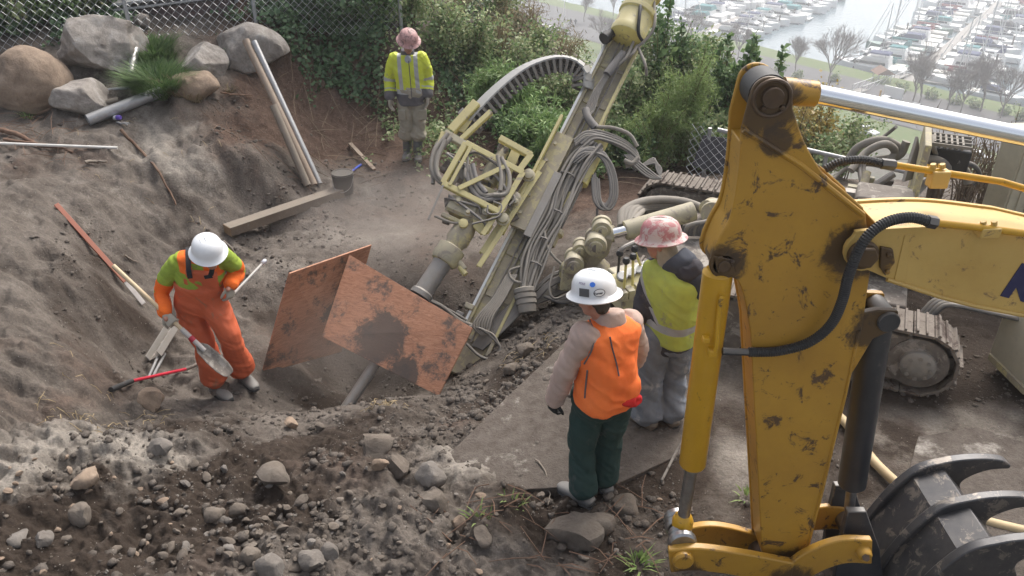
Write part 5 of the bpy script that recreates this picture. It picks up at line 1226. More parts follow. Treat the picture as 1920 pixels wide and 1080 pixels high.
# ---------------------------------------------------------------- loose things in and around the pit
M['plywood'] = None
def ply_mat():
    m, t, b = nodes('muddy_form_plywood'); g = ocoord(t)
    mp = N(t, 'ShaderNodeMapping'); mp.inputs['Scale'].default_value = (1.2, 1.2, 9); mp.inputs['Rotation'].default_value = (.2, .9, .3); t.links.new(g, mp.inputs[0])
    n1 = noise_node(t, 6, 8, .7, mp.outputs[0], 1.2); n2 = noise_node(t, 3.2, 8, .75, g); n3 = noise_node(t, 26, 4, .7, mp.outputs[0])
    c = ramp(t, n1.outputs[0], [(.25, (.22, .1, .055)), (.5, (.42, .2, .115)), (.75, (.54, .29, .18))]).outputs[0]
    c = mixc(t, ramp(t, n3.outputs[0], [(.6, (0, 0, 0)), (.68, (1, 1, 1))]).outputs[0], c, (.14, .06, .035))
    c = mixc(t, ramp(t, n2.outputs[0], [(.52, (0, 0, 0)), (.6, (.9, .9, .9))]).outputs[0], c, (.095, .075, .062))
    t.links.new(c, b.inputs['Base Color']); b.inputs['Roughness'].default_value = .7; bump(t, b, n1.outputs[0], .15, .01); return m
M['plywood'] = ply_mat(); grease_shade_marks(M['plywood'], [(pY(700, 628, 6.45), .2), (pY(640, 600, 7.1), .12), (pY(760, 700, 6.3), .1)], (.085, .068, .057), 3.0)  # mud splash; the dark spots also paint in the shade of the inner corner
M['galv'] = mat('galvanised_steel', (.45, .47, .5), .45, .7, col2=(.33, .34, .36), scale=10, dust=.2)
M['rust'] = mat('rusty_pipe', (.22, .13, .08), .75, .2, col2=(.3, .22, .16), scale=6, dust=.3, bumpy=.2)
M['timber'] = mat('weathered_timber', (.2, .155, .115), .9, col2=(.13, .1, .075), scale=7, dust=.2, bumpy=.25, bscale=50)
M['timber_cut'] = mat('sawn_timber', (.32, .22, .13), .85, col2=(.25, .17, .1), scale=12)
M['ash'] = mat('ash_wood_handle', (.6, .47, .3), .5, col2=(.5, .38, .23), scale=12)
M['bucket_p'] = mat('black_plastic', (.025, .025, .027), .45, dust=.1)
M['pvc'] = mat('white_pvc', (.72, .70, .66), .45, col2=(.6, .57, .52), scale=12)
M['orange_lv'] = mat('orange_painted_steel', (.5, .1, .03), .5, col2=(.42, .08, .03), scale=8, dust=.15)
M['red_pl'] = mat('red_plastic', (.5, .015, .04), .4)
M['blue_pl'] = mat('blue_plastic', (.02, .08, .55), .4)
M['white_dirty'] = mat('dusty_white_steel', (.5, .47, .44), .6, .2, col2=(.4, .36, .33))
M['can_white'] = mat('white_aluminium', (.7, .7, .74), .3, .4); M['can_purple'] = mat('purple_print', (.12, .07, .4), .35)
M['root'] = mat('brown_root', (.13, .07, .045), .95, col2=(.2, .13, .09), scale=14, bumpy=.3)
M['rag'] = mat('white_paper', (.7, .68, .66), .8)
# plywood splash boards
def sheet(corners, th, label):
    P = [Vector(c) for c in corners]; n = (P[1]-P[0]).cross(P[3]-P[0]).normalized()
    if n.y < 0: n = -n
    o = MB().prism(P, n*th).build('plywood_sheet', M['plywood'], None, None, .002); tag(o, label, 'plywood'); return o
jt = pY(655, 475, 7.34); jb = pY(604, 628, 6.75)
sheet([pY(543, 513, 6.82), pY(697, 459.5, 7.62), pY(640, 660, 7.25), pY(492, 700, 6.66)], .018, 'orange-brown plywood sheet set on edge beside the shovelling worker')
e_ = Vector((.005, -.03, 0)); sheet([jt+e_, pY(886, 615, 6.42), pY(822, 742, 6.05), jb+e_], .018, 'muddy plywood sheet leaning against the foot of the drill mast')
# shovel in the worker's hand
sh = thing('shovel', 'long wooden-handled shovel held by the worker in orange bibs', 'shovel', SHOV_B)
d = (SHOV_B-SHOV_A).normalized(); Ls = (SHOV_B-SHOV_A).length
MB().tube([SHOV_A, shov(.2), shov(.62)], [.021, .02, .019], 12).build('handle', M['ash'], sh, 60)
MB().tube([shov(.58), shov(.68), shov(.78)], [.023, .024, .02], 12).build('socket', M['white_dirty'], sh, 60)
MB().tube([shov(.655), shov(.69)], [.0255, .0255], 12).build('socket_band', M['red_pl'], sh, 60)
sd_ = d.cross(Vector((-.5, .1, .8))).normalized(); nn_ = sd_.cross(d).normalized()
bl = MB(); rows = []
for i, (t, w, dep) in enumerate(((.72, .025, .012), (.76, .06, .03), (.84, .07, .036), (.93, .07, .03), (.98, .055, .014), (1.0, .035, .004))):
    c = shov(t)
    for k in range(9):
        q = -1+k/4; bl.v.append(tuple(c+sd_*w*q+nn_*dep*(q*q-1)))
for i in range(5):
    for k in range(8): bl.f.append((i*9+k, i*9+k+1, (i+1)*9+k+1, (i+1)*9+k))
o = bl.build('blade', M['muddysteel'], sh, 60); md = o.modifiers.new('s', 'SOLIDIFY'); md.thickness = .004
# white probe pole behind him
pp = thing('probe_pole', 'slim white pole with capped end behind the worker in orange bibs', 'pole', pY(432, 555, 6.35))
a, b = pY(420, 570, 6.3), pY(494, 492, 6.75); MB().cyl(a, b, .012, n=10).build('pole_shaft', M['pvc'], pp, 60); MB().lathe(b-(b-a).normalized()*.02, b-a, [(.014, 0), (.022, .01), (.022, .045), (.014, .055)], 12).build('pole_cap', M['can_white'], pp, 60)
P = spline([pY(418, 452, 6.6), pY(436, 470, 6.65), pY(446, 500, 6.7), pY(448, 520, 6.7), pY(440, 540, 6.6)], 7); tag(MB().tube(P, .014, 8).build('black_hose', M['hose_grey'], None, 60), 'thin black hose looping behind the worker in orange bibs', 'hose')
# orange screed board with a shovel blade end
a, b = on_ground(108, 392)+Vector((0, 0, .05)), on_ground(240, 545)+Vector((0, 0, .09))
ol = thing('orange_straightedge', 'long orange steel straightedge leaning on the left bank', 'straightedge', b)
MB().bar(a, b, .05, .035, (.3, -.5, .8)).build('channel', M['orange_lv'], ol, None, .003); e2 = on_ground(272, 578)+Vector((0, 0, .05)); MB().bar(b, e2, .05, .012, (.3, -.5, .8)).build('steel_tip', M['white_dirty'], ol, None, .003)
# red bar tool on the ground
rt_ = thing('pry_bar', 'red-handled bar with black grip lying by the overalls worker', 'tool', on_ground(300, 712))
q = [on_ground(x, y)+Vector((0, 0, .035)) for x, y in ((210, 738), (250, 724), (350, 698), (380, 690))]
MB().cyl(q[0], q[1], .024, n=12).build('grip', M['rubber'], rt_, 60); MB().cyl(q[1], q[2], .016, n=12).build('bar', M['red_pl'], rt_, 60); MB().cyl(q[2], q[3], .02, .015, n=12).build('jaw', M['muddysteel'], rt_, 60)
# steel channel stubs and rods
ub = thing('steel_channel', 'short muddy steel channel half buried behind the shovel', 'steel beam', on_ground(310, 690))
a, b = on_ground(296, 690)+Vector((0, 0, .12)), on_ground(340, 628)+Vector((0, 0, .16)); u_ = (b-a).normalized(); w_ = Vector((.75, -.5, .35)); w_ = (w_-u_*w_.dot(u_)).normalized(); n_ = u_.cross(w_)
if n_.z < 0: n_ = -n_
MB().bar(a, b, .012, .15, w_).build('web', M['muddysteel'], ub, None, .002)
for s_ in (-1, 1): MB().bar(a+w_*.075*s_+n_*.03, b+w_*.075*s_+n_*.03, .075, .01, w_).build('flange', M['greysteel'], ub, None, .002)
for k, (x, y) in enumerate(((280, 712), (288, 716))):
    a = on_ground(x, y)+Vector((0, 0, .03)); b = on_ground(x+26, y-34)+Vector((0, 0, .1)); o = MB().cyl(a, b, .014, n=10).build('steel_rod', M['galv'], None, 60); tag(o, 'short bright steel rod poking from under the buried channel', 'rod', 'rods under the channel')
# timbers at the foot of the far bank
def beam(a, b, w, h, label):
    t = thing('timber_beam', label, 'timber', (a+b)/2); MB().bar(a, b, w, h).build('beam_body', M['timber'], t, None, .006)
    d = (b-a).normalized(); MB().bar(a-d*.004, a, w*.98, h*.98).build('sawn_end', M['timber_cut'], t, None, 0); return t
a, b = on_ground(428, 440), on_ground(642, 366); a.z += .06; b.z += .06
beam(a, b, .18, .12, 'long weathered timber lying along the pit floor to the black bucket')
# pipes
def pipe(a, b, r, m, name, label, hollow=True, group=None):
    d = (b-a).normalized(); mb = MB(); n = 18; t = .8
    mb.lathe(a, d, [(r*t, .02), (r*t, 0), (r, 0), (r, (b-a).length), (r*t, (b-a).length), (r*t, (b-a).length-.02)], n)
    return tag(mb.build(name, m, None, 40), label, 'pipe', group)
up3 = Vector((0, 0, 1))
tops = pY(461, 76, 11.35), pY(476, 78, 11.35)
pipe(on_ground(600, 352)+up3*.05, tops[1], .045, M['galv'], 'casing_pipe', 'long galvanised pipe leaning on the bank boulder')
pipe(on_ground(590, 356)+up3*.05, tops[0], .052, M['rust'], 'casing_pipe', 'long rusty brown pipe leaning on the bank boulder')
pipe(on_ground(578, 358)+up3*.06, pY(512, 198, 10.55), .05, M['timber'], 'casing_pipe', 'shorter muddy pipe lying below the rusty leaning pipe')
pipe(on_ground(168, 238)+up3*.08, on_ground(308, 186)+up3*.09, .075, M['galv'], 'steel_pipe', 'grey galvanised pipe lying in front of the boulders')
pipe(on_ground(250, 160)+up3*.12, on_ground(264, 95)+up3*.2, .055, M['galv'], 'steel_pipe', 'grey pipe stub standing between boulder and grass clump')
pipe(on_ground(192, 176)+up3*.03, on_ground(248, 170)+up3*.04, .022, M['galv'], 'steel_pipe', 'thin galvanised rod lying behind the boulders')
pipe(on_ground(185, 202)+up3*.04, on_ground(226, 196)+up3*.05, .04, M['timber'], 'steel_pipe', 'muddy short pipe beside the small grey boulder')
pipe(on_ground(0, 288)+up3*.12+Vector((-.6, 0, .02)), on_ground(224, 292)+up3*.1, .018, M['pvc'], 'white_pole', 'white plastic pole lying across the left bank')
# bucket
bc = on_ground(646, 362); bk = thing('bucket', 'black plastic bucket with lid standing at the timber end', 'bucket', bc)
MB().lathe(bc, (0, 0, 1), [(.12, 0), (.125, .005), (.145, .26), (.152, .265), (.152, .28), (.145, .285)], 26).build('tub', M['bucket_p'], bk, 40); MB().lathe(bc, (0, 0, 1), [(.14, .286), (.15, .29), (.15, .302), (.13, .304), (.125, .296), (.01, .296)], 26).build('lid', M['bucket_p'], bk, 40)
MB().tube(spline([bc+Vector(v) for v in ((-.15, 0, .24), (-.11, -.12, .12), (0, -.165, .07), (.11, -.12, .12), (.15, 0, .24))], 6), .005, 6).build('bail', M['steel'], bk, 60)
def lying(name, p, q, w, h, m, label, cat, dz=.02): return tag(MB().bar(on_ground(*p)+up3*dz, on_ground(*q)+up3*dz, w, h).build(name, m, None, None, .003), label, cat)
lying('wood_stake', (656, 272), (702, 322), .06, .03, M['rust'], 'reddish wooden stake lying on the pit slope near the bucket', 'stake', .03)
o = MB().cyl(on_ground(657, 326)+up3*.02, on_ground(677, 311)+up3*.02, .018, n=10).build('marker_tube', M['blue_pl'], None, 60); tag(o, 'small blue plastic tube lying beside the black bucket', 'tube')
cp = on_ground(222, 226)+up3*.03; cd = Vector((.8, -.3, .15)).normalized(); cn = thing('drink_can', 'crumpled white and purple drink can beside the galvanised pipe', 'can', cp)
MB().lathe(cp-cd*.06, cd, [(.024, 0), (.032, .008), (.031, .05)], 14).build('can_body', M['can_white'], cn, 40); MB().lathe(cp-cd*.01, cd, [(.031, 0), (.033, .03), (.03, .055), (.024, .062)], 14).build('can_print', M['can_purple'], cn, 40)
pl_ = thing('pliers', 'steel pliers dropped below the drink can', 'pliers', on_ground(232, 237)); c = on_ground(228, 235)+up3*.02
for e in ((.12, -.02, .01), (.11, -.07, .01)): MB().tube(spline([c, c+Vector(e)*.5+Vector((0, .015, .01)), c+Vector(e)], 4), .009, 8).build('handle', M['galv'], pl_, 60)
MB().tube([c, c+Vector((-.05, .03, .01)), c+Vector((-.08, .045, .012))], [.014, .012, .005], 8).build('jaw', M['galv'], pl_, 60)
# roots and sticks on the banks
rr_ = random.Random(4)
def root_stick(pts, r, label, m='root'):
    P = spline([on_ground(x, y)+up3*(.03+rr_.uniform(0, .03)) for x, y in pts], 5); P = [p+Vector((rr_.uniform(-.006, .006), rr_.uniform(-.006, .006), rr_.uniform(-.006, .006))) for p in P]
    return tag(MB().tube(P, [r*(1-.6*i/len(P)) for i in range(len(P))], 7).build('root', M[m], None, 60), label, 'root')
root_stick([(228, 250), (262, 285), (295, 325), (318, 362), (332, 388)], .022, 'dark bent root running down the far bank')
root_stick([(5, 252), (40, 262), (75, 278), (110, 283), (138, 290)], .035, 'thick brown root above the white plastic pole'); root_stick([(10, 272), (50, 276), (95, 282)], .02, 'thin brown root tangled under the thick root')
root_stick([(162, 313), (180, 310), (203, 314)], .025, 'short pale root stub on the left bank', 'timber'); root_stick([(415, 180), (440, 188), (475, 186)], .015, 'fine root end lying below the leaning pipes boulder'); root_stick([(235, 486), (248, 492), (262, 500)], .012, 'tiny twig on the left bank above the shovel', 'timber')
root_stick([(1005, 870), (1022, 900), (1030, 935), (1028, 955)], .007, 'bare thin twig standing by the booted supervisor', 'timber')
# steel rod on the slab and beige pipe under the excavator
o = MB().cyl(on_ground(1240, 908)+up3*.02, on_ground(1276, 850)+up3*.12, .01, n=8).build('steel_rod', M['muddysteel'], None, 60); tag(o, 'thin dark rod leaning in the mud near the yellow cylinder', 'rod')
M['hose_beige'] = mat('beige_hose', (.55, .42, .24), .6, col2=(.48, .36, .2))
P = spline([on_ground(1520, 760)+up3*.05, on_ground(1580, 800)+up3*.05, on_ground(1640, 880)+up3*.05, on_ground(1720, 945)+up3*.05, on_ground(1830, 985)+up3*.05, on_ground(1960, 1020)+up3*.05], 8)
tag(MB().tube(P, .036, 12).build('beige_hose', M['hose_beige'], None, 60), 'thick beige hose lying on the slab behind the thumb', 'hose')
# concrete slab with a slot
def slab_mat():
    m, t, b = nodes('dirty_concrete'); g = gcoord(t); n1 = noise_node(t, 2.1, 9, .72, g, .3); n2 = noise_node(t, 9, 9, .75, g); n3 = noise_node(t, 60, 5, .7, g)
    c = ramp(t, n2.outputs[0], [(.3, (.06, .046, .037)), (.5, (.105, .086, .071)), (.72, (.15, .127, .108))]).outputs[0]
    c = mixc(t, ramp(t, n1.outputs[0], [(.57, (0, 0, 0)), (.66, (1, 1, 1))]).outputs[0], c, ramp(t, n2.outputs[0], [(.35, (.2, .175, .15)), (.6, (.36, .335, .3))]).outputs[0])
    c = mixc(t, .5, c, mixc(t, n3.outputs[0], (.2, .2, .2), (.8, .79, .78)), 'OVERLAY'); t.links.new(c, b.inputs['Base Color']); b.inputs['Roughness'].default_value = .95
    h = N(t, 'ShaderNodeMath', operation='MULTIPLY_ADD'); t.links.new(n2.outputs[0], h.inputs[0]); h.inputs[1].default_value = 3; t.links.new(n3.outputs[0], h.inputs[2]); bump(t, b, h.outputs[0], .6, .02); return m
M['concrete'] = slab_mat()
a, b = pz(806, 884, 0), pz(1064, 636, 0); dn = (b-a).normalized(); ln = Vector((dn.y, -dn.x, 0))
def slabP(t, s, z=0): return a+(b-a)*t+ln*s+up3*z
poly = [slabP(0, 0), slabP(.25, .004), slabP(.5, -.004), slabP(.75, .003), slabP(1.0, 0), slabP(1.03, .5), slabP(1.0, 1.3), slabP(.6, 1.5), slabP(.3, 1.2), slabP(.04, .5)]
o = MB().prism([p+up3*.002 for p in poly], up3*-.16).build('concrete_slab', M['concrete'], None, None, .006); tag(o, kind='structure')
a2, b2 = pz(1702, 905, .0), pz(1712, 860, .0)
o = MB().prism([pz(1690, 930, .02), pz(1722, 818, .02), pz(1830, 800, .02), pz(1990, 850, .02), pz(2050, 1000, .02), pz(1760, 1010, .02)], up3*-.1).build('concrete_slab', M['concrete'], None, None, .006); tag(o, kind='structure')
# beige equipment cabinets at the right edge
M['beige'] = mat('beige_cabinet_paint', (.46, .42, .31), .55, col2=(.4, .36, .27), dust=.2)
gq = thing('equipment_cabinet', 'beige steel equipment cabinet standing behind the drill rig tracks', 'cabinet', pz(1960, 690, .15))
c = pz(1990, 640, .42); MB().box(c, (.75, .5, .55), (1, .06, 0)).build('cabinet_body', M['beige'], gq, None, .012); MB().box(c+Vector((-.26, -.255, .05)), (.14, .01, .22), (1, .06, 0)).build('cabinet_panel', M['white_dirty'], gq, None, .003); MB().box(c+Vector((0, -.02, -.29)), (.78, .5, .06), (1, .06, 0)).build('cabinet_skid', M['rig_mud'], gq, None, .006)
gq = thing('wall_panel', 'upright pale ribbed panel behind the chrome cylinder', 'panel', pY(1950, 385, 7.2)+up3*-.9)
MB().box(pY(1945, 330, 7.3), (.75, .3, 1.0), (1, .12, 0)).build('panel_body', M['beige'], gq, None, .01)
for k in range(7): MB().box(pY(1945, 330, 7.3)+Vector((-.32+k*.1, -.155-.012*k*.0+(-.32+k*.1)*.12, 0)), (.03, .02, .96), (1, .12, 0)).build('panel_rib', M['beige'], gq, None, .004)
MB().box(pY(1945, 330, 7.3)+Vector((0, 0, -.72)), (.6, .25, .5), (1, .12, 0)).build('panel_foot', M['rig_mud'], gq, None, .01)
# ---------------------------------------------------------------- boulders, stones, clods
def rock_mat(name, c1, c2, c3=None):
    m, t, b = nodes(name); g = gcoord(t); n1 = noise_node(t, 4, 9, .7, g, .4); n2 = noise_node(t, 30, 6, .75, g)
    c = ramp(t, n1.outputs[0], [(.3, c2), (.55, c1), (.8, c3 or tuple(min(1, x*1.25) for x in c1))]).outputs[0]
    c = mixc(t, .4, c, mixc(t, n2.outputs[0], (.15, .15, .15), (.85, .85, .85)), 'OVERLAY'); t.links.new(c, b.inputs['Base Color']); b.inputs['Roughness'].default_value = .9
    h = N(t, 'ShaderNodeMath', operation='MULTIPLY_ADD'); t.links.new(n1.outputs[0], h.inputs[0]); h.inputs[1].default_value = 2; t.links.new(n2.outputs[0], h.inputs[2]); bump(t, b, h.outputs[0], .5, .03); return m
M['rock_tan'] = rock_mat('tan_boulder_stone', (.29, .215, .155), (.17, .12, .085), (.36, .28, .215)); M['rock_grey'] = rock_mat('grey_boulder_stone', (.31, .28, .25), (.15, .125, .105), (.46, .44, .42)); M['rock_br'] = rock_mat('brown_field_stone', (.15, .123, .098), (.09, .071, .056), (.21, .18, .152)); M['rock_pale'] = rock_mat('pale_field_stone', (.19, .168, .147), (.115, .098, .083), (.26, .238, .215))
_ico = {}
def ico(sub):
    if sub not in _ico:
        bm = bmesh.new(); bmesh.ops.create_icosphere(bm, subdivisions=sub, radius=1); bm.verts.ensure_lookup_table()
        _ico[sub] = (np.array([v.co for v in bm.verts]), [tuple(v.index for v in f.verts) for f in bm.faces]); bm.free()
    return _ico[sub]
def rock_shape(seed, sub=4, planes=13, rough=.05, roundness=.75):
    rs = np.random.RandomState(seed); v, f = ico(sub); n = rs.normal(size=(planes, 3)); n /= np.linalg.norm(n, axis=1)[:, None]
    h = rs.uniform(roundness-.13, roundness+.2, planes); d = v @ n.T; r = np.where(d > .05, h/np.maximum(d, .05), 9).min(1); r = np.minimum(r, 1.0)
    w = v*r[:, None]; w += v*(noise3(w, 1.8, seed)*rough*2.6+(.2-np.abs(noise3(w, 3.5, seed+4)))*rough*1.6+noise3(w, 8, seed+2)*rough)[:, None]; return w, f
def rock_mesh(name, seed, size, rot, sub=4, planes=13, rough=.05, rd=.75):
    w, f = rock_shape(seed, sub, planes, rough, rd); w = w*np.array(size)/2; Rm = np.array(Matrix.Rotation(rot, 3, 'Z') @ Matrix.Rotation((seed % 7-3)*.1, 3, 'X')); w = w @ Rm.T
    me = bpy.data.meshes.new(name); me.from_pydata(w.tolist(), [], f); me.shade_smooth(); me.set_sharp_from_angle(angle=R(38)); return me
def rock(name, px, py, wpx, hpx, seed, m, label, cat='boulder', group=None, sub=4, planes=13, rough=.05, rd=.75, sink=.2, deep=.85, Y=None, rot=None):
    """px,py: middle of its foot in the photo; wpx,hpx its drawn size"""
    p = on_ground(px, py) if Y is None else pY(px, py, Y); dep = p.y*math.cos(TH)-(p.z-CZ)*math.sin(TH); w = wpx*dep/FPX; h = hpx*dep/FPX*1.0
    me = rock_mesh(name, seed, (w*1.05, w*deep, h*1.12), rot if rot is not None else seed*.7, sub, planes, rough, rd)
    o = bpy.data.objects.new(name, me); me.materials.append(m); link(o, None, p+Vector((0, w*deep*.3, h*(.5-sink)*.95))); return tag(o, label, cat, group)
rock('boulder', 52, 206, 140, 125, 3, M['rock_tan'], 'big rounded tan boulder at the end of the boulder row', sub=5, planes=9, rough=.03, rd=.86, rot=.1)
rock('boulder', 178, 152, 185, 118, 12, M['rock_grey'], 'large angular grey boulder perched behind the small grey one', sub=5, rd=.62, planes=12, rough=.05, sink=.1, rot=.2)
rock('boulder', 145, 216, 112, 80, 21, M['rock_grey'], 'smaller faceted grey boulder resting against the tan boulder', sub=5, rd=.62, planes=9, rough=.03, rot=.4)
rock('boulder', 455, 138, 148, 100, 33, M['rock_grey'], 'pale grey boulder with two pipes leaning on it', sub=5, rd=.62, planes=11, rough=.04, rot=.1)
rock('boulder', 375, 142, 95, 65, 41, M['rock_grey'], 'low sloping grey boulder beside the green grass clump', sub=5, rd=.62, planes=9, rough=.03, rot=.5)
rock('boulder', 360, 184, 85, 50, 55, M['rock_tan'], 'brown rounded rock below the low grey boulder', sub=4, planes=9, rough=.05, rot=.3)
rock('boulder', 268, 55, 42, 32, 61, M['rock_pale'], 'small pale rock at the foot of the fence post', sub=4)
for (px, py, w, h, s, m, lab, gr) in [
    (1080, 1040, 120, 85, 5, 'rock_br', 'large split brown boulder in the dirt beside the thin twig', None), (1120, 1005, 70, 55, 9, 'rock_br', 'dark upright stone behind the split brown boulder', None), (705, 862, 88, 40, 14, 'rock_br', 'flat brown stone on top of the stone cluster by the slab', None),
    (745, 893, 58, 42, 17, 'rock_br', 'squarish stone under the flat brown stone', None), (712, 882, 36, 30, 19, 'rock_tan', 'small tan stone under the flat brown stone', None), (805, 912, 66, 50, 23, 'rock_pale', 'rounded pale cobble at the slab corner', None), (818, 965, 58, 62, 27, 'rock_br', 'dark broken chunk below the pale slab corner cobble', None),
    (515, 912, 78, 36, 31, 'rock_br', 'flat brown stone lying on the rubble ridge', None), (298, 852, 62, 34, 35, 'rock_pale', 'flat pale slab stone on the grey clay patch', None), (160, 925, 56, 42, 37, 'rock_tan', 'leaning wedge of tan stone below the clay patch', None), (150, 985, 48, 50, 39, 'rock_br', 'blunt brown stone below the leaning tan wedge', None),
    (30, 1022, 48, 24, 43, 'rock_pale', 'oval pale cobble, first of a pair', None), (76, 1026, 44, 28, 47, 'rock_pale', 'oval pale cobble, second of a pair', None), (505, 1085, 56, 60, 49, 'rock_pale', 'big pale angular stone in the lower rubble', None), (470, 1060, 42, 46, 51, 'rock_br', 'grey angular stone next to the big pale rubble stone', None),
    (585, 1075, 56, 55, 53, 'rock_pale', 'chunky grey stone at the lower rubble edge', None), (617, 1050, 40, 36, 57, 'rock_pale', 'round grey stone behind the chunky rubble stone', None), (400, 980, 42, 26, 59, 'rock_br', 'greenish grey stone on the rubble slope', None), (447, 975, 38, 34, 63, 'rock_br', 'five-sided brown stone on the rubble slope', None), (345, 1040, 32, 26, 65, 'rock_pale', 'small angular grey stone in the rubble', None),
    (280, 768, 60, 46, 67, 'rock_tan', 'orange-brown clod stone below the red pry bar', None), (410, 745, 44, 36, 69, 'rock_br', 'muddy stone against the buried boot', None), (860, 1000, 30, 40, 71, 'rock_tan', 'tall tan shard in the dirt below the slab', None), (985, 668, 44, 30, 73, 'rock_br', 'flat grey stone in the trench beside the slab edge', None), (960, 700, 36, 24, 77, 'rock_br', 'muddy block in the trench left of the slab', None), (905, 1030, 50, 30, 79, 'rock_br', 'half buried brown stone in the foreground dirt', None), (1175, 965, 60, 40, 81, 'rock_br', 'dark crumbling block behind the supervisor boots', None), (545, 806, 34, 20, 83, 'rock_tan', 'tan stone on the crater rim', None), (600, 808, 26, 16, 85, 'rock_br', 'small dark stone on the crater rim', None)]:
    rock('stone', px, py, w, h, s, M[m], lab, 'stone', gr, 3, 9 if s % 3 else 7, .05, .62, .3)
# many small stones of the rubble: individuals sharing three shapes
rng = random.Random(77); protos = []
for i in range(6): protos.append(rock_mesh('stone', 200+i, (1, .8, .65), 0, 2, 7+i % 3, .06, .62))
count = 0
def scatter_stone(px, py, spx, label, group, mats=('rock_br', 'rock_pale', 'rock_br', 'rock_br')):
    p = on_ground(px, py); dep = p.y*math.cos(TH)-(p.z-CZ)*math.sin(TH); s = spx*dep/FPX; i = rng.randrange(6); m = rng.choice(mats); key = (i, m)
    if key not in _pm:
        me = protos[i].copy(); me.materials.append(M[m]); _pm[key] = me
    o = bpy.data.objects.new('stone', _pm[key]); COL.objects.link(o); o.location = p+Vector((0, 0, s*.12)); o.rotation_euler = (rng.uniform(-.3, .3), rng.uniform(-.3, .3), rng.uniform(0, 6.3)); o.scale = (s*rng.uniform(.8, 1.2), s*rng.uniform(.8, 1.15), s*rng.uniform(.75, 1.1)); tag(o, label, 'stone', group)
_pm = {}
for k in range(150):
    px = rng.gauss(480, 130); py = rng.gauss(1010, 55)
    if 250 < px < 800 and 860 < py < 1095: scatter_stone(px, py, rng.choice((12, 14, 16, 20, 26)), 'small grey-brown stone lying loose in the foreground rubble', 'loose stones of the foreground rubble')
for k in range(45): scatter_stone(rng.uniform(0, 330), rng.uniform(860, 1085), rng.choice((11, 13, 16, 22)), 'small stone lying in the dark earth below the clay patch', 'small stones below the clay patch', ('rock_br', 'rock_tan'))
for k in range(38): scatter_stone(rng.uniform(640, 1240), rng.uniform(880, 1075), rng.choice((10, 12, 15, 20)), 'small stone lying in the dirt around the slab corner', 'small stones around the slab corner', ('rock_br', 'rock_tan', 'rock_pale'))
for k in range(22): scatter_stone(rng.uniform(880, 1060), rng.uniform(620, 740), rng.choice((10, 13, 18)), 'muddy stone lying in the trench between mast foot and slab', 'stones of the trench', ('rock_br',))
# crumbs of earth and grit: nobody could count them
def crumbs(name, n, gen, smin, smax, m, label, cat, sub=1):
    rs = np.random.RandomState(len(name)+n); v, f = ico(sub); f = np.array(f); V = []; F = []
    pts = gen(rs, n); z = ground_h(pts[:, 0], pts[:, 1]); s = smin*(smax/smin)**(rs.rand(len(pts))**2.2)
    for i in range(len(pts)):
        w = v*(1+.7*(rs.rand(len(v), 1)-.5))*np.array([1, rs.uniform(.6, 1), rs.uniform(.4, .8)])*s[i]; a = rs.rand()*6.3; c, si = math.cos(a), math.sin(a)
        w = np.stack([w[:, 0]*c-w[:, 1]*si, w[:, 0]*si+w[:, 1]*c, w[:, 2]], 1)+np.array([pts[i, 0], pts[i, 1], z[i]+s[i]*.08]); F.append(f+len(v)*i); V.append(w)
    o = mesh_obj(name, np_mesh(name, np.concatenate(V), np.concatenate(F), False), m); tag(o, label, cat, kind='stuff'); return o
def clump_gen(x0, x1, y0, y1, thr, sc=2.2, seed=61):
    def g(rs, n):
        p = np.stack([rs.uniform(x0, x1, n*4), rs.uniform(y0, y1, n*4)], 1); w = fbm(p[:, 0]*sc, p[:, 1]*sc, 3, seed); return p[w > thr][:n]
    return g
M['clod'] = M['soil']; M['grit'] = rock_mat('pale_grit', (.2, .18, .157), (.13, .115, .1))
crumbs('earth_crumbs', 3000, clump_gen(-3.2, 1.4, 3.0, 5.8, -.12), .006, .045, M['clod'], 'dark crumbling earth clods over the foreground rubble', 'earth')
crumbs('grit', 1300, clump_gen(-3.4, 1.2, 3.0, 6.2, .05, 1.5, 66), .004, .015, M['grit'], 'pale grit sprinkled over the foreground rubble', 'grit')
crumbs('bank_crumbs', 2600, clump_gen(-6.2, -.4, 5.5, 11.5, .02, 1.3, 71), .008, .04, M['clod'], 'loose earth crumbs on the pit banks', 'earth')
crumbs('yard_crumbs', 2200, clump_gen(.1, 4.6, 3.4, 8.5, .08, 1.6, 76), .005, .03, M['clod'], 'crumbs of mud trodden over slab and yard', 'earth')
crumbs('trench_crumbs', 1500, clump_gen(-.6, 1.1, 5.0, 7.4, -.2, 2, 79), .01, .05, M['clod'], 'heaped clods in the trench beside the slab', 'earth')
# ---------------------------------------------------------------- fence and plants
M['wire'] = mat('dull_galvanised_wire', (.5, .51, .52), .5, .3)
M['stem'] = mat('brown_stem', (.12, .085, .055), .9, col2=(.2, .15, .1), scale=20); M['stem_g'] = mat('green_stem', (.12, .16, .05), .8, col2=(.18, .15, .07), scale=12); M['straw'] = mat('dry_straw', (.42, .33, .19), .9, col2=(.3, .22, .12), scale=20)
M['leaf_ivy'] = leaf_mat('ivy_leaf', [(0.045, 0.101, 0.034), (0.075, 0.165, 0.051), (0.126, 0.229, 0.075), (0.089, 0.179, 0.071)], .45, .12)
M['leaf_dark'] = leaf_mat('dark_shrub_leaf', [(0.063, 0.141, 0.039), (0.127, 0.256, 0.063), (0.214, 0.371, 0.099), (0.314, 0.455, 0.141)], .45, .35)
M['leaf_mid'] = leaf_mat('bramble_leaf', [(0.105, 0.199, 0.053), (0.211, 0.345, 0.092), (0.345, 0.447, 0.159), (0.528, 0.528, 0.238), (0.238, 0.345, 0.105)], .5, .38)
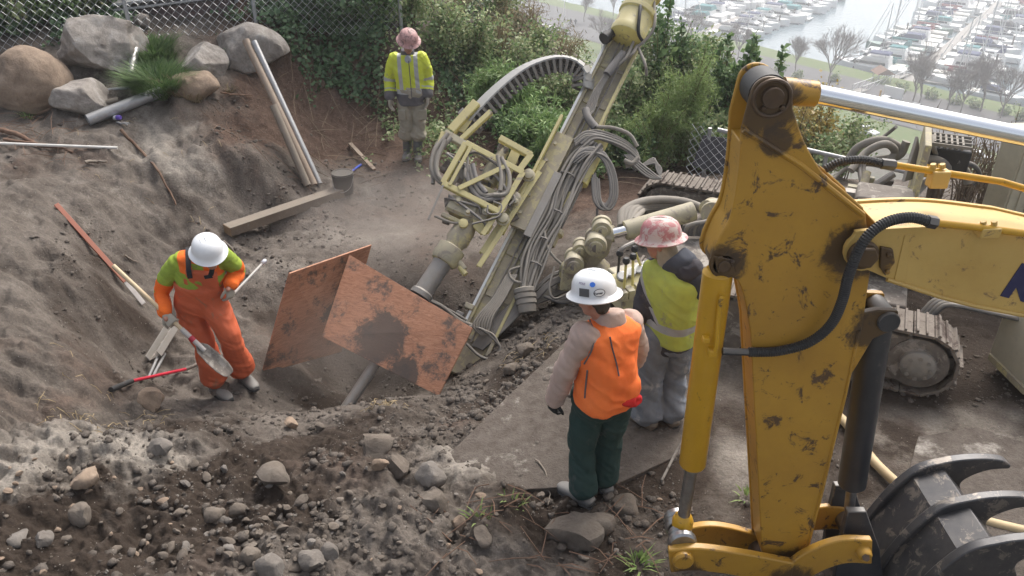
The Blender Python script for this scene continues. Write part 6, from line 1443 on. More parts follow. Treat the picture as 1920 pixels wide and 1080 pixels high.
M['leaf_light'] = leaf_mat('bright_shrub_leaf', [(0.125, 0.267, 0.047), (0.204, 0.376, 0.078), (0.298, 0.47, 0.118), (0.392, 0.533, 0.157)], .5, .3)
M['leaf_lime'] = leaf_mat('lime_feathery_leaf', [(0.208, 0.351, 0.065), (0.286, 0.429, 0.091), (0.39, 0.494, 0.13), (0.156, 0.26, 0.052)], .55, .45)
M['leaf_dry'] = leaf_mat('dry_grass_leaf', [(.25, .17, .08), (.33, .25, .13), (.18, .15, .06), (.38, .3, .17)], .8, .2)
M['leaf_yellow'] = leaf_mat('yellow_autumn_leaf', [(.55, .4, .04), (.5, .32, .05), (.3, .26, .05), (.62, .5, .08)], .5, .3)
M['grass'] = leaf_mat('fresh_grass_blade', [(.06, .15, .025), (.1, .21, .04), (.16, .27, .06), (.2, .3, .09)], .55, .3)
def leaves(pos, dirs, nrm, ln, wd, fold=.25):
    """quads: base, left, tip, right"""
    d = dirs/np.linalg.norm(dirs, axis=1)[:, None]; s = np.cross(d, nrm); s /= np.maximum(np.linalg.norm(s, axis=1), 1e-6)[:, None]; n = np.cross(s, d)
    ln = ln[:, None]; wd = wd[:, None]; m = pos+d*ln*.45
    v = np.stack([pos, m-s*wd+n*wd*fold, pos+d*ln-n*ln*.1, m+s*wd+n*wd*fold], 1).reshape(-1, 3)
    return v, np.arange(len(v)).reshape(-1, 4)
def unit(rs, n):
    v = rs.normal(size=(n, 3)); return v/np.linalg.norm(v, axis=1)[:, None]
def leaf_obj(name, v, f, m, parent): return mesh_obj(name, np_mesh(name, v, f, False), m, parent)
ORD = ('first', 'second', 'third', 'fourth', 'fifth', 'sixth', 'seventh', 'eighth', 'ninth', 'tenth', 'eleventh', 'twelfth', 'thirteenth', 'fourteenth', 'fifteenth', 'sixteenth', 'seventeenth', 'eighteenth', 'nineteenth', 'twentieth', 'twenty-first', 'twenty-second', 'twenty-third', 'twenty-fourth')
def rank(lst, k, anchor, key=3):
    same = sorted((abs(q[0]-anchor), i) for i, q in enumerate(lst) if len(q) <= key or q[key] == lst[k][key]); return ORD[[i for _, i in same].index(k)]
def shrub(base, h, rad, n, m, label, cat='shrub', group=None, seed=0, leaf=(.07, .02), stems=9, style='bush', lean=(0, 0), stem_m='stem', name='shrub'):
    rs = np.random.RandomState(seed+1); base = Vector(base); t = thing(name, label, cat, base, group); mb = MB(); tips = []
    for i in range(stems):
        a = rs.uniform(0, 6.3); r = rad*rs.uniform(.15, 1.0); hh = h*rs.uniform(.55, 1.05)
        p0 = base+Vector((math.cos(a)*rad*.25*rs.rand(), math.sin(a)*rad*.25*rs.rand(), -.08)); p2 = base+Vector((math.cos(a)*r+lean[0]*hh, math.sin(a)*r+lean[1]*hh, hh)); pm = p0.lerp(p2, .5)+Vector((-math.cos(a)*r*.2, -math.sin(a)*r*.2, hh*.12))
        P = spline([p0, pm, p2], 5); mb.tube(P, [.009*(1-.7*k/len(P))*(1+h*.3) for k in range(len(P))], 5); tips.append(np.array(P))
        if style != 'shoot':
            for b in range(3):
                k = rs.randint(3, len(P)-1); q = P[k]+Vector(rs.normal(size=3)*rad*.35); mb.tube([P[k], P[k].lerp(q, .5)+Vector((0, 0, .04)), q], [.005, .004, .002], 4); tips.append(np.array([P[k], P[k].lerp(q, .5), q]))
    mb.build('stems', M[stem_m], t, 60)
    seg = [tips[i] for i in rs.randint(0, len(tips), n)]; u = rs.rand(n)**.6; pos = np.empty((n, 3)); ax_ = np.empty((n, 3))
    for i, s in enumerate(seg):
        x = u[i]*(len(s)-1); j = min(int(x), len(s)-2); pos[i] = s[j]+(s[j+1]-s[j])*(x-j); ax_[i] = s[j+1]-s[j]
    ax_ /= np.maximum(np.linalg.norm(ax_, axis=1), 1e-6)[:, None]
    if style == 'shoot':
        pos += rs.normal(size=(n, 3))*.012; dr = unit(rs, n)*.9+ax_*.6
    elif style == 'lance':
        pos += rs.normal(size=(n, 3))*rad*.1; dr = unit(rs, n)+ax_*.5; dr[:, 2] -= .25
    else:
        pos += rs.normal(size=(n, 3))*rad*.16; dr = unit(rs, n); dr[:, 2] -= .1
    nr = unit(rs, n)*.7+np.array([0, -.25, .8]); sc = rs.uniform(.6, 1.25, n)
    v, f = leaves(pos, dr, nr, leaf[0]*sc, leaf[1]*sc); leaf_obj('foliage', v, f, M[m], t); return t
# ---- ivy and low growth covering the banks: one mass
def cover(name, polys, n, m, label, ln, wd, up=.1, seed=3, clump=.0):
    rs = np.random.RandomState(seed); pts = []
    for (x0, y0, x1, y1, z, dens) in polys:
        a = pz(x0, y0, z); b = pz(x1, y1, z); k = int(n*dens); px = rs.uniform(x0, x1, k); py = rs.uniform(y0, y1, k)
        for q, w in zip(px[:60], py[:60]): pass
        d = np.array([ray(q, w) for q, w in zip(px, py)]); tt = (z-CZ)/d[:, 2]; pts.append(np.stack([d[:, 0]*tt, d[:, 1]*tt], 1))
    p = np.concatenate(pts)+rs.normal(size=(sum(map(len, pts)), 2))*.12
    if clump: p = p[fbm(p[:, 0]*1.8, p[:, 1]*1.8, 3, seed+40) > clump]
    z = ground_h(p[:, 0], p[:, 1], False); hgt = np.clip(fbm(p[:, 0]*1.6, p[:, 1]*1.6, 3, seed)+.4, .05, 1)*up
    k = len(p); pos = np.c_[p, z+hgt*rs.rand(k)**.6+.02]; dr = unit(rs, k); dr[:, 2] = dr[:, 2]*.4-.3; nr = unit(rs, k)*.6+np.array([0, -.5, .7]); sc = rs.uniform(.6, 1.3, k)
    v, f = leaves(pos, dr, nr, ln*sc, wd*sc); o = leaf_obj(name, v, f, M[m], None); return tag(o, label, 'ground cover', kind='stuff')
cover('ivy_cover', [(530, 15, 720, 105, 1.0, .5), (440, 40, 560, 90, 1.2, .1), (-40, 0, 235, 60, 1.5, .3), (820, 60, 1000, 150, .6, .15)], 22000, 'leaf_ivy', 'dark ivy covering the bank top behind the worker in yellow', .075, .035, .42, 3, -.2)
cover('bramble_cover', [(700, 30, 960, 180, .8, .5), (960, 100, 1120, 240, .1, .25), (1150, 180, 1420, 320, -.4, .45)], 15000, 'leaf_mid', 'low bramble leaves over the slope behind the drill rig', .06, .022, .5, 9, -.1)
G = lambda px, py: on_ground(px, py)
rs0 = random.Random(2)
def at(px, Y, dz=0): p = pY(px, 300, Y); x = (px-960)/FPX*(Y*math.cos(TH)+1.6); return Vector((x, Y, gz(x, Y)+dz))
# shrubs behind the left fence
LST0 = ((-60, 11.9, 1.1, 'leaf_dark'), (10, 12.0, 1.0, 'leaf_light'), (70, 12.2, 1.0, 'leaf_mid'), (130, 12.4, 1.0, 'leaf_light'), (185, 12.6, 1.0, 'leaf_mid'), (225, 12.9, .9, 'leaf_dark'), (-10, 12.8, 1.3, 'leaf_dark'), (100, 13.2, 1.2, 'leaf_dark'), (60, 14.0, 1.3, 'leaf_mid'), (150, 14.3, 1.3, 'leaf_dark'), (-30, 14.2, 1.4, 'leaf_light'))
for k, (px, Y, h, m) in enumerate(LST0):
    shrub(at(px, Y), h, .5, 2600, m, {'leaf_dark': 'dark green leafy shrub growing through the chain link fence', 'leaf_mid': 'dull olive shrub growing behind the chain link fence', 'leaf_light': 'lighter green shrub growing behind the chain link fence'}[m]+', '+rank(LST0, k, 243, 3)+' from the fence post', group='shrubs behind the left fence', seed=k, leaf=(.1, .022), style='lance' if m == 'leaf_light' else 'bush')
LST1 = ((520, 13.6, .7, 'leaf_ivy'), (590, 13.4, .75, 'leaf_dark'), (650, 13.2, .8, 'leaf_ivy'), (710, 13.3, .8, 'leaf_dark'), (560, 14.6, .7, 'leaf_mid'), (640, 14.6, .8, 'leaf_mid'), (480, 14.4, .6, 'leaf_ivy'))
for k, (px, Y, h, m) in enumerate(LST1):
    shrub(at(px, Y), h, .55, 2600, m, {'leaf_ivy': 'ivy-covered mound on the bank beside the pale grey boulder', 'leaf_dark': 'dark rounded shrub on the bank behind the worker in yellow', 'leaf_mid': 'olive bramble bush at the top of the ivy bank'}[m]+', '+rank(LST1, k, 455, 3)+' from the pale boulder', group='shrubs on the ivy bank', seed=20+k, leaf=(.075, .03))
LST2 = ((770, 13.6, .9, 'leaf_mid'), (830, 13.2, .9, 'leaf_mid'), (890, 13.6, .95, 'leaf_mid'), (860, 14.6, 1.0, 'leaf_dry'), (740, 14.8, 1.0, 'leaf_dry'), (800, 15.0, 1.1, 'leaf_dry'), (940, 14.2, .9, 'leaf_dry'), (690, 15.2, 1.1, 'leaf_dry'), (980, 13.4, .9, 'leaf_mid'), (1015, 13.9, .9, 'leaf_mid'), (1062, 13.3, .75, 'leaf_mid'), (1000, 15.0, 1.0, 'leaf_dry'), (1062, 14.8, .8, 'leaf_dry'), (950, 15.2, 1.0, 'leaf_mid'))
for k, (px, Y, h, m) in enumerate(LST2):
    shrub(at(px, Y), h, .5, 2000 if m == 'leaf_mid' else 900, m, {'leaf_mid': 'tangled bramble bush on the slope behind the yellow jacket', 'leaf_dry': 'dry straw coloured weeds standing above the bramble bushes'}[m]+', '+rank(LST2, k, 765, 3)+' from that worker', group='brambles and weeds on the slope', seed=40+k, leaf=(.07, .022) if m == 'leaf_mid' else (.12, .006), stems=12, stem_m='stem' if m == 'leaf_mid' else 'straw')
# bright narrow-leaved shrubs
for k, (px, Y, h, r) in enumerate(((905, 12.4, .85, .42), (950, 12.5, .95, .45), (995, 12.2, .8, .4), (1035, 11.2, .8, .42), (1065, 11.5, .8, .4), (1010, 11.4, .65, .35))):
    shrub(at(px, Y), h, r, 2600, 'leaf_light', ('bright green narrow-leaved shrub on the slope, ' if k < 3 else 'bright narrow-leaved shrub under the cable carrier arch, ')+('nearest the yellow jacket', 'tall middle one', 'nearest the carrier', 'in the arch opening', 'nearest the mast', 'small low one')[k], group='narrow-leaved shrubs by the cable carrier' if k > 2 else 'narrow-leaved shrubs beyond the cable carrier', seed=60+k, leaf=(.13, .012), style='lance', stems=12, stem_m='stem_g')
for k, (px, Y, h, r) in enumerate(((960, 11.6, .5, .45), (1045, 10.9, .5, .4), (1085, 11.0, .4, .35))): shrub(at(px, Y), h, r, 1800, 'leaf_dark', 'low dark shrub below the narrow-leaved shrubs, '+('beside the carrier foot', 'inside the arch', 'against the mast')[k], group='low dark shrubs on the slope', seed=80+k, leaf=(.09, .02))
# feathery lime shrub and mixed growth right of the mast
shrub(at(1290, 11.6), 1.75, .5, 6000, 'leaf_lime', 'feathery lime green shrub beside the excavator stick', seed=91, leaf=(.085, .006), style='lance', stems=16, stem_m='stem_g')
shrub(at(1240, 11.2), 1.15, .45, 3800, 'leaf_lime', 'smaller feathery green shrub behind the hose loops', seed=92, leaf=(.085, .006), style='lance', stems=14, stem_m='stem_g')
LST3 = ((1170, 12.4, 1.5, 'leaf_mid'), (1215, 12.8, 1.9, 'leaf_mid'), (1260, 13.2, 1.9, 'leaf_dark'), (1190, 13.6, 2.0, 'leaf_dark'), (1330, 12.8, 1.7, 'leaf_mid'), (1375, 12.4, 1.6, 'leaf_dark'), (1420, 12.6, 1.5, 'leaf_mid'), (1300, 13.4, 2.0, 'leaf_mid'), (1150, 11.6, .7, 'leaf_mid'), (1200, 11.4, .6, 'leaf_dark'), (1350, 11.4, .7, 'leaf_mid'))
for k, (px, Y, h, m) in enumerate(LST3):
    shrub(at(px, Y), h, .5, 2300, m, {'leaf_mid': 'loose olive shrub on the slope right of the drill mast', 'leaf_dark': 'dark broadleaf shrub on the slope right of the drill mast'}[m]+', '+rank(LST3, k, 1130, 3)+' from it', group='shrubs right of the drill mast', seed=100+k, leaf=(.07, .026), stems=12)
LST4 = ((1235, 12.6, 2.2), (1262, 12.8, 2.4), (1285, 13.0, 2.2), (1395, 12.0, 2.2), (1412, 12.3, 2.3), (1437, 12.1, 2.2), (1458, 12.4, 2.1), (1365, 12.6, 2.2), (1215, 13.2, 2.5), (1345, 12.3, 2.1), (1380, 12.2, 2.0), (1245, 13.0, 2.4))
for k, (px, Y, h) in enumerate(LST4):
    shrub(at(px, Y), h, .12, 130, 'leaf_dark', 'tall upright leafy shoot rising above the slope shrubs'+', '+rank(LST4, k, 1130, 9)+' from the drill mast', cat='shoot', group='tall leafy shoots against the water', seed=120+k, leaf=(.12, .045), style='shoot', stems=2, stem_m='stem_g', name='leafy_shoot')
for k, (px, Y, h) in enumerate(((1505, 11.2, 1.3), (1540, 11.6, 1.35), (1580, 11.8, 1.1), (1620, 11.8, 1.0), (1560, 11.0, .9))):
    shrub(at(px, Y), h, .45, 1500, 'leaf_yellow' if k < 2 else 'leaf_mid', ('yellow autumn shrub touching the excavator stick', 'yellow autumn shrub under the chrome rod')[min(k, 1)] if k < 2 else 'sparse olive shrub behind the rig hoses, '+ORD[k-2]+' from the excavator stick', group='autumn shrubs behind the excavator' if k < 2 else 'olive shrubs behind the rig hoses', seed=140+k, leaf=(.06, .022), stems=12)
for k, (px, Y, h) in enumerate(((1850, 9.6, 1.1), (1900, 9.9, 1.2), (1800, 10.6, 1.0))): shrub(at(px, Y), h, .5, 240, 'leaf_dry', 'bare twiggy bush behind the rig engine, '+('middle one', 'beside the ribbed panel', 'nearest the air cleaner')[k], group='twiggy bushes behind the engine', seed=160+k, leaf=(.04, .01), stems=34)
for k, (px, py) in enumerate(((1021, 236), (1150, 120), (1170, 250), (1235, 262))):
    p = G(px, py) if k in (0, 3) else pY(px, py, 11.5)
shrub(at(1018, 10.75), .35, .15, 40, 'leaf_yellow', 'small plant with yellow leaves under the dark shrubs', cat='plant', seed=171, leaf=(.09, .035), stems=4, stem_m='stem_g', name='plant')
# grass clump among the boulders
def grass_clump(base, rad, h, n, m, label, seed, cat='grass', lean=0, kind=None):
    rs = np.random.RandomState(seed); a = rs.rand(n)*6.3; r = rad*np.sqrt(rs.rand(n)); x = base.x+np.cos(a)*r*1.3; y = base.y+np.sin(a)*r; z = ground_h(x, y, False); hh = h*rs.uniform(.5, 1.1, n); out = np.stack([np.cos(a)*.7+rs.normal(size=n)*.35, np.sin(a)*.7-.3+rs.normal(size=n)*.35, np.ones(n)], 1)
    p0 = np.stack([x, y, z], 1); mid = p0+out*hh[:, None]*.5; tip = p0+out*np.array([1.15, 1.15, .85])*hh[:, None]; s = np.stack([-np.sin(a), np.cos(a), np.zeros(n)], 1)*.007
    v = np.stack([p0-s, p0+s, mid+s*.9, mid-s*.9, tip], 1).reshape(-1, 3); i = np.arange(n)*5; f4 = np.stack([i, i+1, i+2, i+3], 1); f3 = np.stack([i+3, i+2, i+4, i+4], 1)
    me = bpy.data.meshes.new('grass'); me.from_pydata(v.tolist(), [], f4.tolist()+[tuple(q[:3]) for q in f3.tolist()])
    return me
gb0 = G(300, 160); t = thing('grass_clump', 'bright green grass clump growing between the boulders and pipes', 'grass', gb0)
mesh_obj('blades', grass_clump(gb0, .26, .3, 2200, None, '', 3), M['grass'], t); gb1 = G(285, 110); mesh_obj('blades', grass_clump(gb1, .26, .26, 1300, None, '', 5), M['grass'], t); mesh_obj('dead_blades', grass_clump(G(345, 165), .25, .2, 200, None, '', 9), M['leaf_dry'], t)
for k, (px, py, n, lab) in enumerate(((52, 223, 30, 'tiny yellow-green weed sprig below the tan boulder'), (415, 128, 60, 'thin grass tuft between the grey boulders'), (432, 172, 40, 'dry grass wisps below the pale grey boulder'), (900, 970, 14, 'small green sprig in the foreground dirt'), (960, 945, 12, 'small round-leaved sprig in the foreground dirt'), (1400, 935, 22, 'green leafy sprig on the slab under the arm'), (1200, 1062, 40, 'grey-green weed tuft beside the linkage'))):
    p = G(px, py); t = thing('weed', lab, 'weed', p); mesh_obj('blades', grass_clump(p, .06, .09, n, None, '', 30+k), M['leaf_lime' if k not in (2,) else 'leaf_dry'], t)
# straw, twigs and rootlets strewn about: one mass each
def strewn(name, boxes, n, m, label, ln, r, seed, zup=.015):
    rs = random.Random(seed); mb = MB()
    for (x0, y0, x1, y1, z) in boxes:
        for k in range(n//len(boxes)):
            p = pz(rs.uniform(x0, x1), rs.uniform(y0, y1), z); a = rs.uniform(0, 6.3); l = ln*rs.uniform(.4, 1.2); q = Vector((p.x+math.cos(a)*l, p.y+math.sin(a)*l, 0)); p.z = gz(p.x, p.y)+zup; q.z = gz(q.x, q.y)+zup+rs.uniform(0, .04); mb.tube([p, p.lerp(q, .5)+Vector((rs.uniform(-.02, .02), rs.uniform(-.02, .02), .02)), q], [r, r, r*.5], 3)
    return tag(mb.build(name, M[m], None, None), label, 'litter', kind='stuff')
strewn('straw_litter', [(100, 690, 300, 790, 0), (60, 760, 210, 810, .1), (940, 640, 1040, 690, -.3), (690, 740, 760, 760, -.2), (150, 230, 420, 330, .5)], 130, 'straw', 'pale straw bits strewn over the soil', .1, .003, 4)
strewn('root_litter', [(500, 110, 720, 260, .5), (800, 160, 1000, 260, .1), (380, 150, 480, 230, .7), (0, 240, 150, 300, .6), (1000, 220, 1180, 330, -.3), (830, 930, 1240, 1070, 0)], 330, 'root', 'fine brown roots hanging from the cut bank', .28, .004, 6, .03)
strewn('twig_litter', [(700, 30, 980, 200, .7), (1120, 100, 1420, 320, -.1), (540, 60, 720, 200, .8)], 240, 'stem', 'thin brown canes among the brambles', .6, .005, 8, .15)
# ---- chain-link fence on the left
def chain_panel(a, b, h, parent, sp=.06, up=Vector((0, 0, 1)), sag=0, m='wire', rw=.0045):
    d = b-a; L = d.length; d.normalize(); k = int(L/sp); mb = MB(); nv = int(h/sp); nrm = d.cross(up).normalized()
    for i in range(k):
        for ph in (0,):
            P = [a+d*sp*(i+(j+i) % 2)+up*(j*sp)+nrm*(.003 if (j+i) % 2 else -.003) for j in range(nv+1)]
            if sag: P = [p+nrm*sag*math.sin(3.1*(p-a).dot(up)/h)*math.sin(9*(p-a).dot(d)/L) for p in P]
            if ph == 0 : mb.tube(P, rw, 3, False)
            else: mb.tube([p+d*sp*.0 for p in P], rw, 3, False)
    return mb.build('chain_link_mesh', M[m], parent, None)
fa, fb, fc = pY(-60, 170, 11.3), pY(243, 48, 12.0), pY(480, 40, 12.5)
fa.z = gz(fa.x, fa.y)-.05; fb.z = gz(fb.x, fb.y)-.05; fc.z = gz(fc.x, fc.y)-.05
fn = thing('chain_link_fence', 'chain link fence with steel posts behind the boulders', 'fence', fb)
for p in (fa, fb, fc): MB().cyl(p-up3*.2, p+up3*1.85, .03, n=12).build('post', M['galv'], fn, 60)
chain_panel(fa, fb, 1.75, fn); chain_panel(fb, fc, 1.75, fn); fd = fc+(fc-fb).normalized()*2.2; fd.z = gz(fd.x, fd.y)-.05; MB().cyl(fd-up3*.2, fd+up3*1.85, .03, n=12).build('post', M['galv'], fn, 60); chain_panel(fc, fd, 1.75, fn)
MB().tube([fa+up3*1.8, fb+up3*1.8, fc+up3*1.8, fd+up3*1.8], .022, 10).build('top_rail', M['galv'], fn, 60)
# sagging fence on the right
ra, rb2 = pY(1345, 243, 10.6), pY(1625, 306, 10.2)
fn2 = thing('fallen_fence', 'leaning chain link fence with a steel rail behind the excavator stick', 'fence', ra-up3*.8)
MB().cyl(ra, rb2+(rb2-ra)*.3, .03, n=12).build('top_rail', M['galv'], fn2, 60)
lean = Vector((-.15, -.55, -.8)).normalized(); dd = (rb2-ra).normalized(); chain_panel(ra-dd*.35, ra+dd*1.0, .75, fn2, .06, lean, .06)
for p in (ra-dd*.1, ra+dd*1.5): MB().cyl(p, p+Vector((0, .05, -1.1)), .028, n=10).build('post', M['galv'], fn2, 60)
M['tarp'] = mat('black_silt_fabric', (.05, .048, .055), .8)
o = MB().prism([ra-dd*.15+lean*.15+Vector((0, .1, 0)), ra+dd*.9+lean*.05+Vector((0, .1, 0)), ra+dd*.9+lean*.7+Vector((0, .1, 0)), ra-dd*.25+lean*.6+Vector((0, .1, 0))], (0, .01, 0)).build('silt_fabric', M['tarp'], None, None); tag(o, 'black silt fabric hanging behind the leaning chain link', 'fabric')
# box trailer glimpsed behind the fence
M['brownbox'] = mat('purple_brown_panel', (.12, .085, .085), .6, col2=(.09, .065, .068), scale=3)
tc_ = pY(350, 22, 12.95); tr = thing('utility_trailer', 'brown sided trailer with grey steel rails behind the fence', 'trailer', Vector((tc_.x, tc_.y, gz(tc_.x, tc_.y))))
c = Vector((tc_.x, tc_.y, tc_.z-.02)); MB().box(c, (1.5, .5, .34), (1, .14, .1)).build('side_panel', M['brownbox'], tr, None, .01)
for z in (.22, .3): MB().box(c+Vector((-.05, -.1, z)), (1.8, .55, .035), (1, .14, .1)).build('rail', M['galv'], tr, None, .006)
for x in (-.8, .8): MB().box(c+Vector((x, -.1+x*.14, x*.1-.12)), (.06, .06, .75)).build('stake', M['galv'], tr, None, .006)
for x in (-.45, .45): MB().lathe(c+Vector((x, -.05, -.28+x*.1)), (0, 1, 0), [(.12, 0), (.2, .01), (.22, .05), (.22, .13), (.2, .17), (.1, .18)], 20).build('wheel', M['rubber'], tr, 40)
# ---------------------------------------------------------------- shore and marina far below
M['bwhite'] = mat('white_gelcoat', (.8, .8, .79), .3, var=.04, scale=.6); M['bcream'] = mat('cream_gelcoat', (.68, .66, .6), .35, var=.06, scale=.6); M['bglass'] = mat('smoked_glass', (.03, .04, .05), .15); M['bnavy'] = mat('navy_canvas', (.03, .045, .13), .8); M['bteal'] = mat('teal_canvas', (.03, .2, .22), .8); M['bred'] = mat('maroon_canvas', (.25, .05, .06), .8); M['bblack'] = mat('black_canvas', (.03, .03, .04), .8); M['bgreen'] = mat('green_hull_paint', (.06, .16, .13), .4); M['boot_top'] = mat('dark_boot_stripe', (.04, .05, .08), .5); M['alu'] = mat('aluminium_spar', (.6, .61, .62), .4, .5); M['dockwood'] = mat('grey_dock_planks', (.34, .32, .3), .9, col2=(.27, .25, .23), scale=.5); M['pile'] = mat('tarred_pile', (.12, .1, .09), .9); M['teak'] = mat('teak_deck', (.3, .2, .12), .7)
def hull(L, B, H, m, parent, sheer=.35, tr=.85):
    st = []; n = 7; vs = []; fs = []
    for i in range(n+1):
        t = i/n; x = -L/2+L*t; w = B/2*(tr+(1-tr)*min(1, t*3) if t < .55 else max(.02, math.cos((t-.55)/.45*math.pi/2)**.7)); z = H*(1+sheer*max(0, t-.3)**2*2); x2 = x+(.0 if t < .9 else 0)
        vs += [(x-.0, -w*.72, -.25), (x, -w, z), (x, w, z), (x, w*.72, -.25)]
    for i in range(n):
        a = i*4; b = a+4; fs += [(a, b, b+1, a+1), (a+1, b+1, b+2, a+2), (a+2, b+2, b+3, a+3)]
    fs += [(0, 1, 2, 3), (n*4+3, n*4+2, n*4+1, n*4)]
    me = bpy.data.meshes.new('hull'); me.from_pydata(vs, [], fs); bm = bmesh.new(); bm.from_mesh(me); bmesh.ops.recalc_face_normals(bm, faces=bm.faces); bm.to_mesh(me); bm.free(); return mesh_obj('hull', me, m, parent, (0, 0, 0))
def boatroot(name): o = bpy.data.objects.new(name, None); return link(o)
def tblock(x0, x1, y0, z0, z1, m, parent, name, rake0=.3, rake1=.3, ty=.85, o=None):
    vs = [(x0, -y0, z0), (x1, -y0, z0), (x1, y0, z0), (x0, y0, z0), (x0+rake0, -y0*ty, z1), (x1-rake1, -y0*ty, z1), (x1-rake1, y0*ty, z1), (x0+rake0, y0*ty, z1)]
    return MB().add(vs, [(0, 1, 5, 4), (1, 2, 6, 5), (2, 3, 7, 6), (3, 0, 4, 7), (4, 5, 6, 7), (3, 2, 1, 0)]).build(name, m, parent, None, .04 if m in (M['bwhite'], M['bcream']) else 0)
def cruiser(canvas, hm, flybridge=True):
    r = boatroot('motor_cruiser'); L, B, H = 12.5, 4.0, 1.35; h = hull(L, B, H, hm, r); MB().box((-.3, 0, .05), (L*.92, B*.86, .16)).build('boot_stripe', M['boot_top'], r, None)
    tblock(-3.6, 3.6, 1.55, 1.3, 2.35, M['bwhite'], r, 'cabin', .2, 1.8); tblock(-3.0, 3.15, 1.5, 1.7, 2.15, M['bglass'], r, 'cabin_windows', .1, .8, .95); tblock(2.2, 4.8, 1.0, 1.45, 1.8, M['bwhite'], r, 'foredeck_trunk', .2, 1.2)
    if flybridge:
        tblock(-3.4, 1.4, 1.45, 2.4, 3.0, M['bwhite'], r, 'flybridge', .1, .5, .95); tblock(.5, 1.3, 1.3, 3.0, 3.5, M['bglass'], r, 'windshield', .1, .4, .9); tblock(-3.3, .3, 1.35, 3.5, 3.75, canvas, r, 'bimini_top', .2, .2, .85)
        for y in (-1.2, 1.2): MB().cyl((-2.8, y, 2.9), (-2.6, y, 3.55), .05, n=5).build('bimini_frame', M['alu'], r, None)
        MB().cyl((-1.8, 0, 3.7), (-2.0, 0, 5.6), .05, .02, n=5).build('antenna', M['alu'], r, None)
    else: tblock(-3.7, .6, 1.5, 2.3, 3.1, canvas, r, 'cockpit_canopy', .3, .9, .75); tblock(.3, 1.6, 1.45, 2.3, 2.9, M['bglass'], r, 'windshield', .2, .9, .85)
    MB().box((-4.9, 0, 1.3), (2.2, 3.0, .12)).build('cockpit_floor', M['bcream'], r, None); MB().box((-6.5, 0, .4), (.8, 3.2, .12)).build('swim_step', M['bwhite'], r, None)
    P = [(x, y, 2.15-.0) for x, y in ((1.5, -1.75), (3.5, -1.35), (5.3, -.7), (6.1, 0), (5.3, .7), (3.5, 1.35), (1.5, 1.75))]; mb = MB().tube(P, .05, 4)
    for p in P: mb.cyl((p[0], p[1], 1.4), p, .04, n=4)
    mb.build('bow_rail', M['alu'], r, None); return r
def sailboat(canvas, hm):
    r = boatroot('sailboat'); L, B, H = 11.0, 3.2, 1.1; hull(L, B, H, hm, r, .25, .7); MB().box((-.3, 0, .05), (L*.9, B*.8, .14)).build('boot_stripe', M['boot_top'], r, None)
    tblock(-1.5, 2.8, .95, 1.1, 1.65, M['bwhite'], r, 'coachroof', .1, .9, .8); tblock(-1.0, 2.0, .97, 1.3, 1.5, M['bglass'], r, 'cabin_windows', .1, .3, .9); tblock(-2.6, -1.3, .95, 1.5, 2.3, canvas, r, 'spray_hood', .1, .6, .7); MB().box((-3.6, 0, 1.12), (2.4, 1.6, .1)).build('cockpit_floor', M['bcream'], r, None)
    MB().cyl((1.0, 0, 1.1), (.9, 0, 14.5), .12, .08, n=6).build('mast', M['alu'], r, None); MB().cyl((1.0, 0, 2.5), (-3.6, 0, 2.6), .3, .14, n=7).build('sail_cover', canvas, r, None); MB().cyl((5.3, 0, 1.4), (1.0, 0, 13.6), .08, .05, n=5).build('furled_jib', M['bwhite'], r, None)
    mb = MB()
    for y in (-1.0, 1.0): mb.cyl((.6, y*1.4, 1.1), (.95, y*.7, 8), .03, n=3); mb.cyl((.95, y*.7, 8), (.9, 0, 13.8), .03, n=3)
    mb.box((.95, 0, 8), (.1, 1.5, .06)); mb.cyl((-5.2, 0, 1.2), (.9, 0, 14.3), .03, n=3); mb.build('rigging', M['alu'], r, None); return r
kinds = []
for cv, nm in (('bnavy', 'navy'), ('bblack', 'black'), ('bteal', 'teal')):
    kinds.append((cruiser(M[cv], M['bwhite'], True), f'white flybridge cruiser with {nm} top', 'motor cruiser'))
    kinds.append((cruiser(M[cv], M['bwhite'], False), f'white low cruiser with {nm} canopy', 'motor cruiser'))
for cv, nm, hm, hn in (('bnavy', 'navy', 'bwhite', 'white'), ('bteal', 'teal', 'bgreen', 'green'), ('bred', 'maroon', 'bcream', 'cream')): kinds.append((sailboat(M[cv], M[hm]), f'{hn} sailboat with {nm} sail cover', 'sailboat'))
used = [False]*len(kinds); rb_ = random.Random(42)
def place_boat(k, x, y, ang, where, sc=1.0):
    root, lab, cat = kinds[k]; o = root if not used[k] else copy_tree(root); used[k] = True
    o.location = (x, y, WATER_Z+.05); o.rotation_euler = (0, 0, ang); o.scale = (sc, sc, sc); tag(o, f'{lab} {where}', cat, 'boats moored in the marina')
DK = Vector((.6, .8)); DP = Vector((.8, -.6))
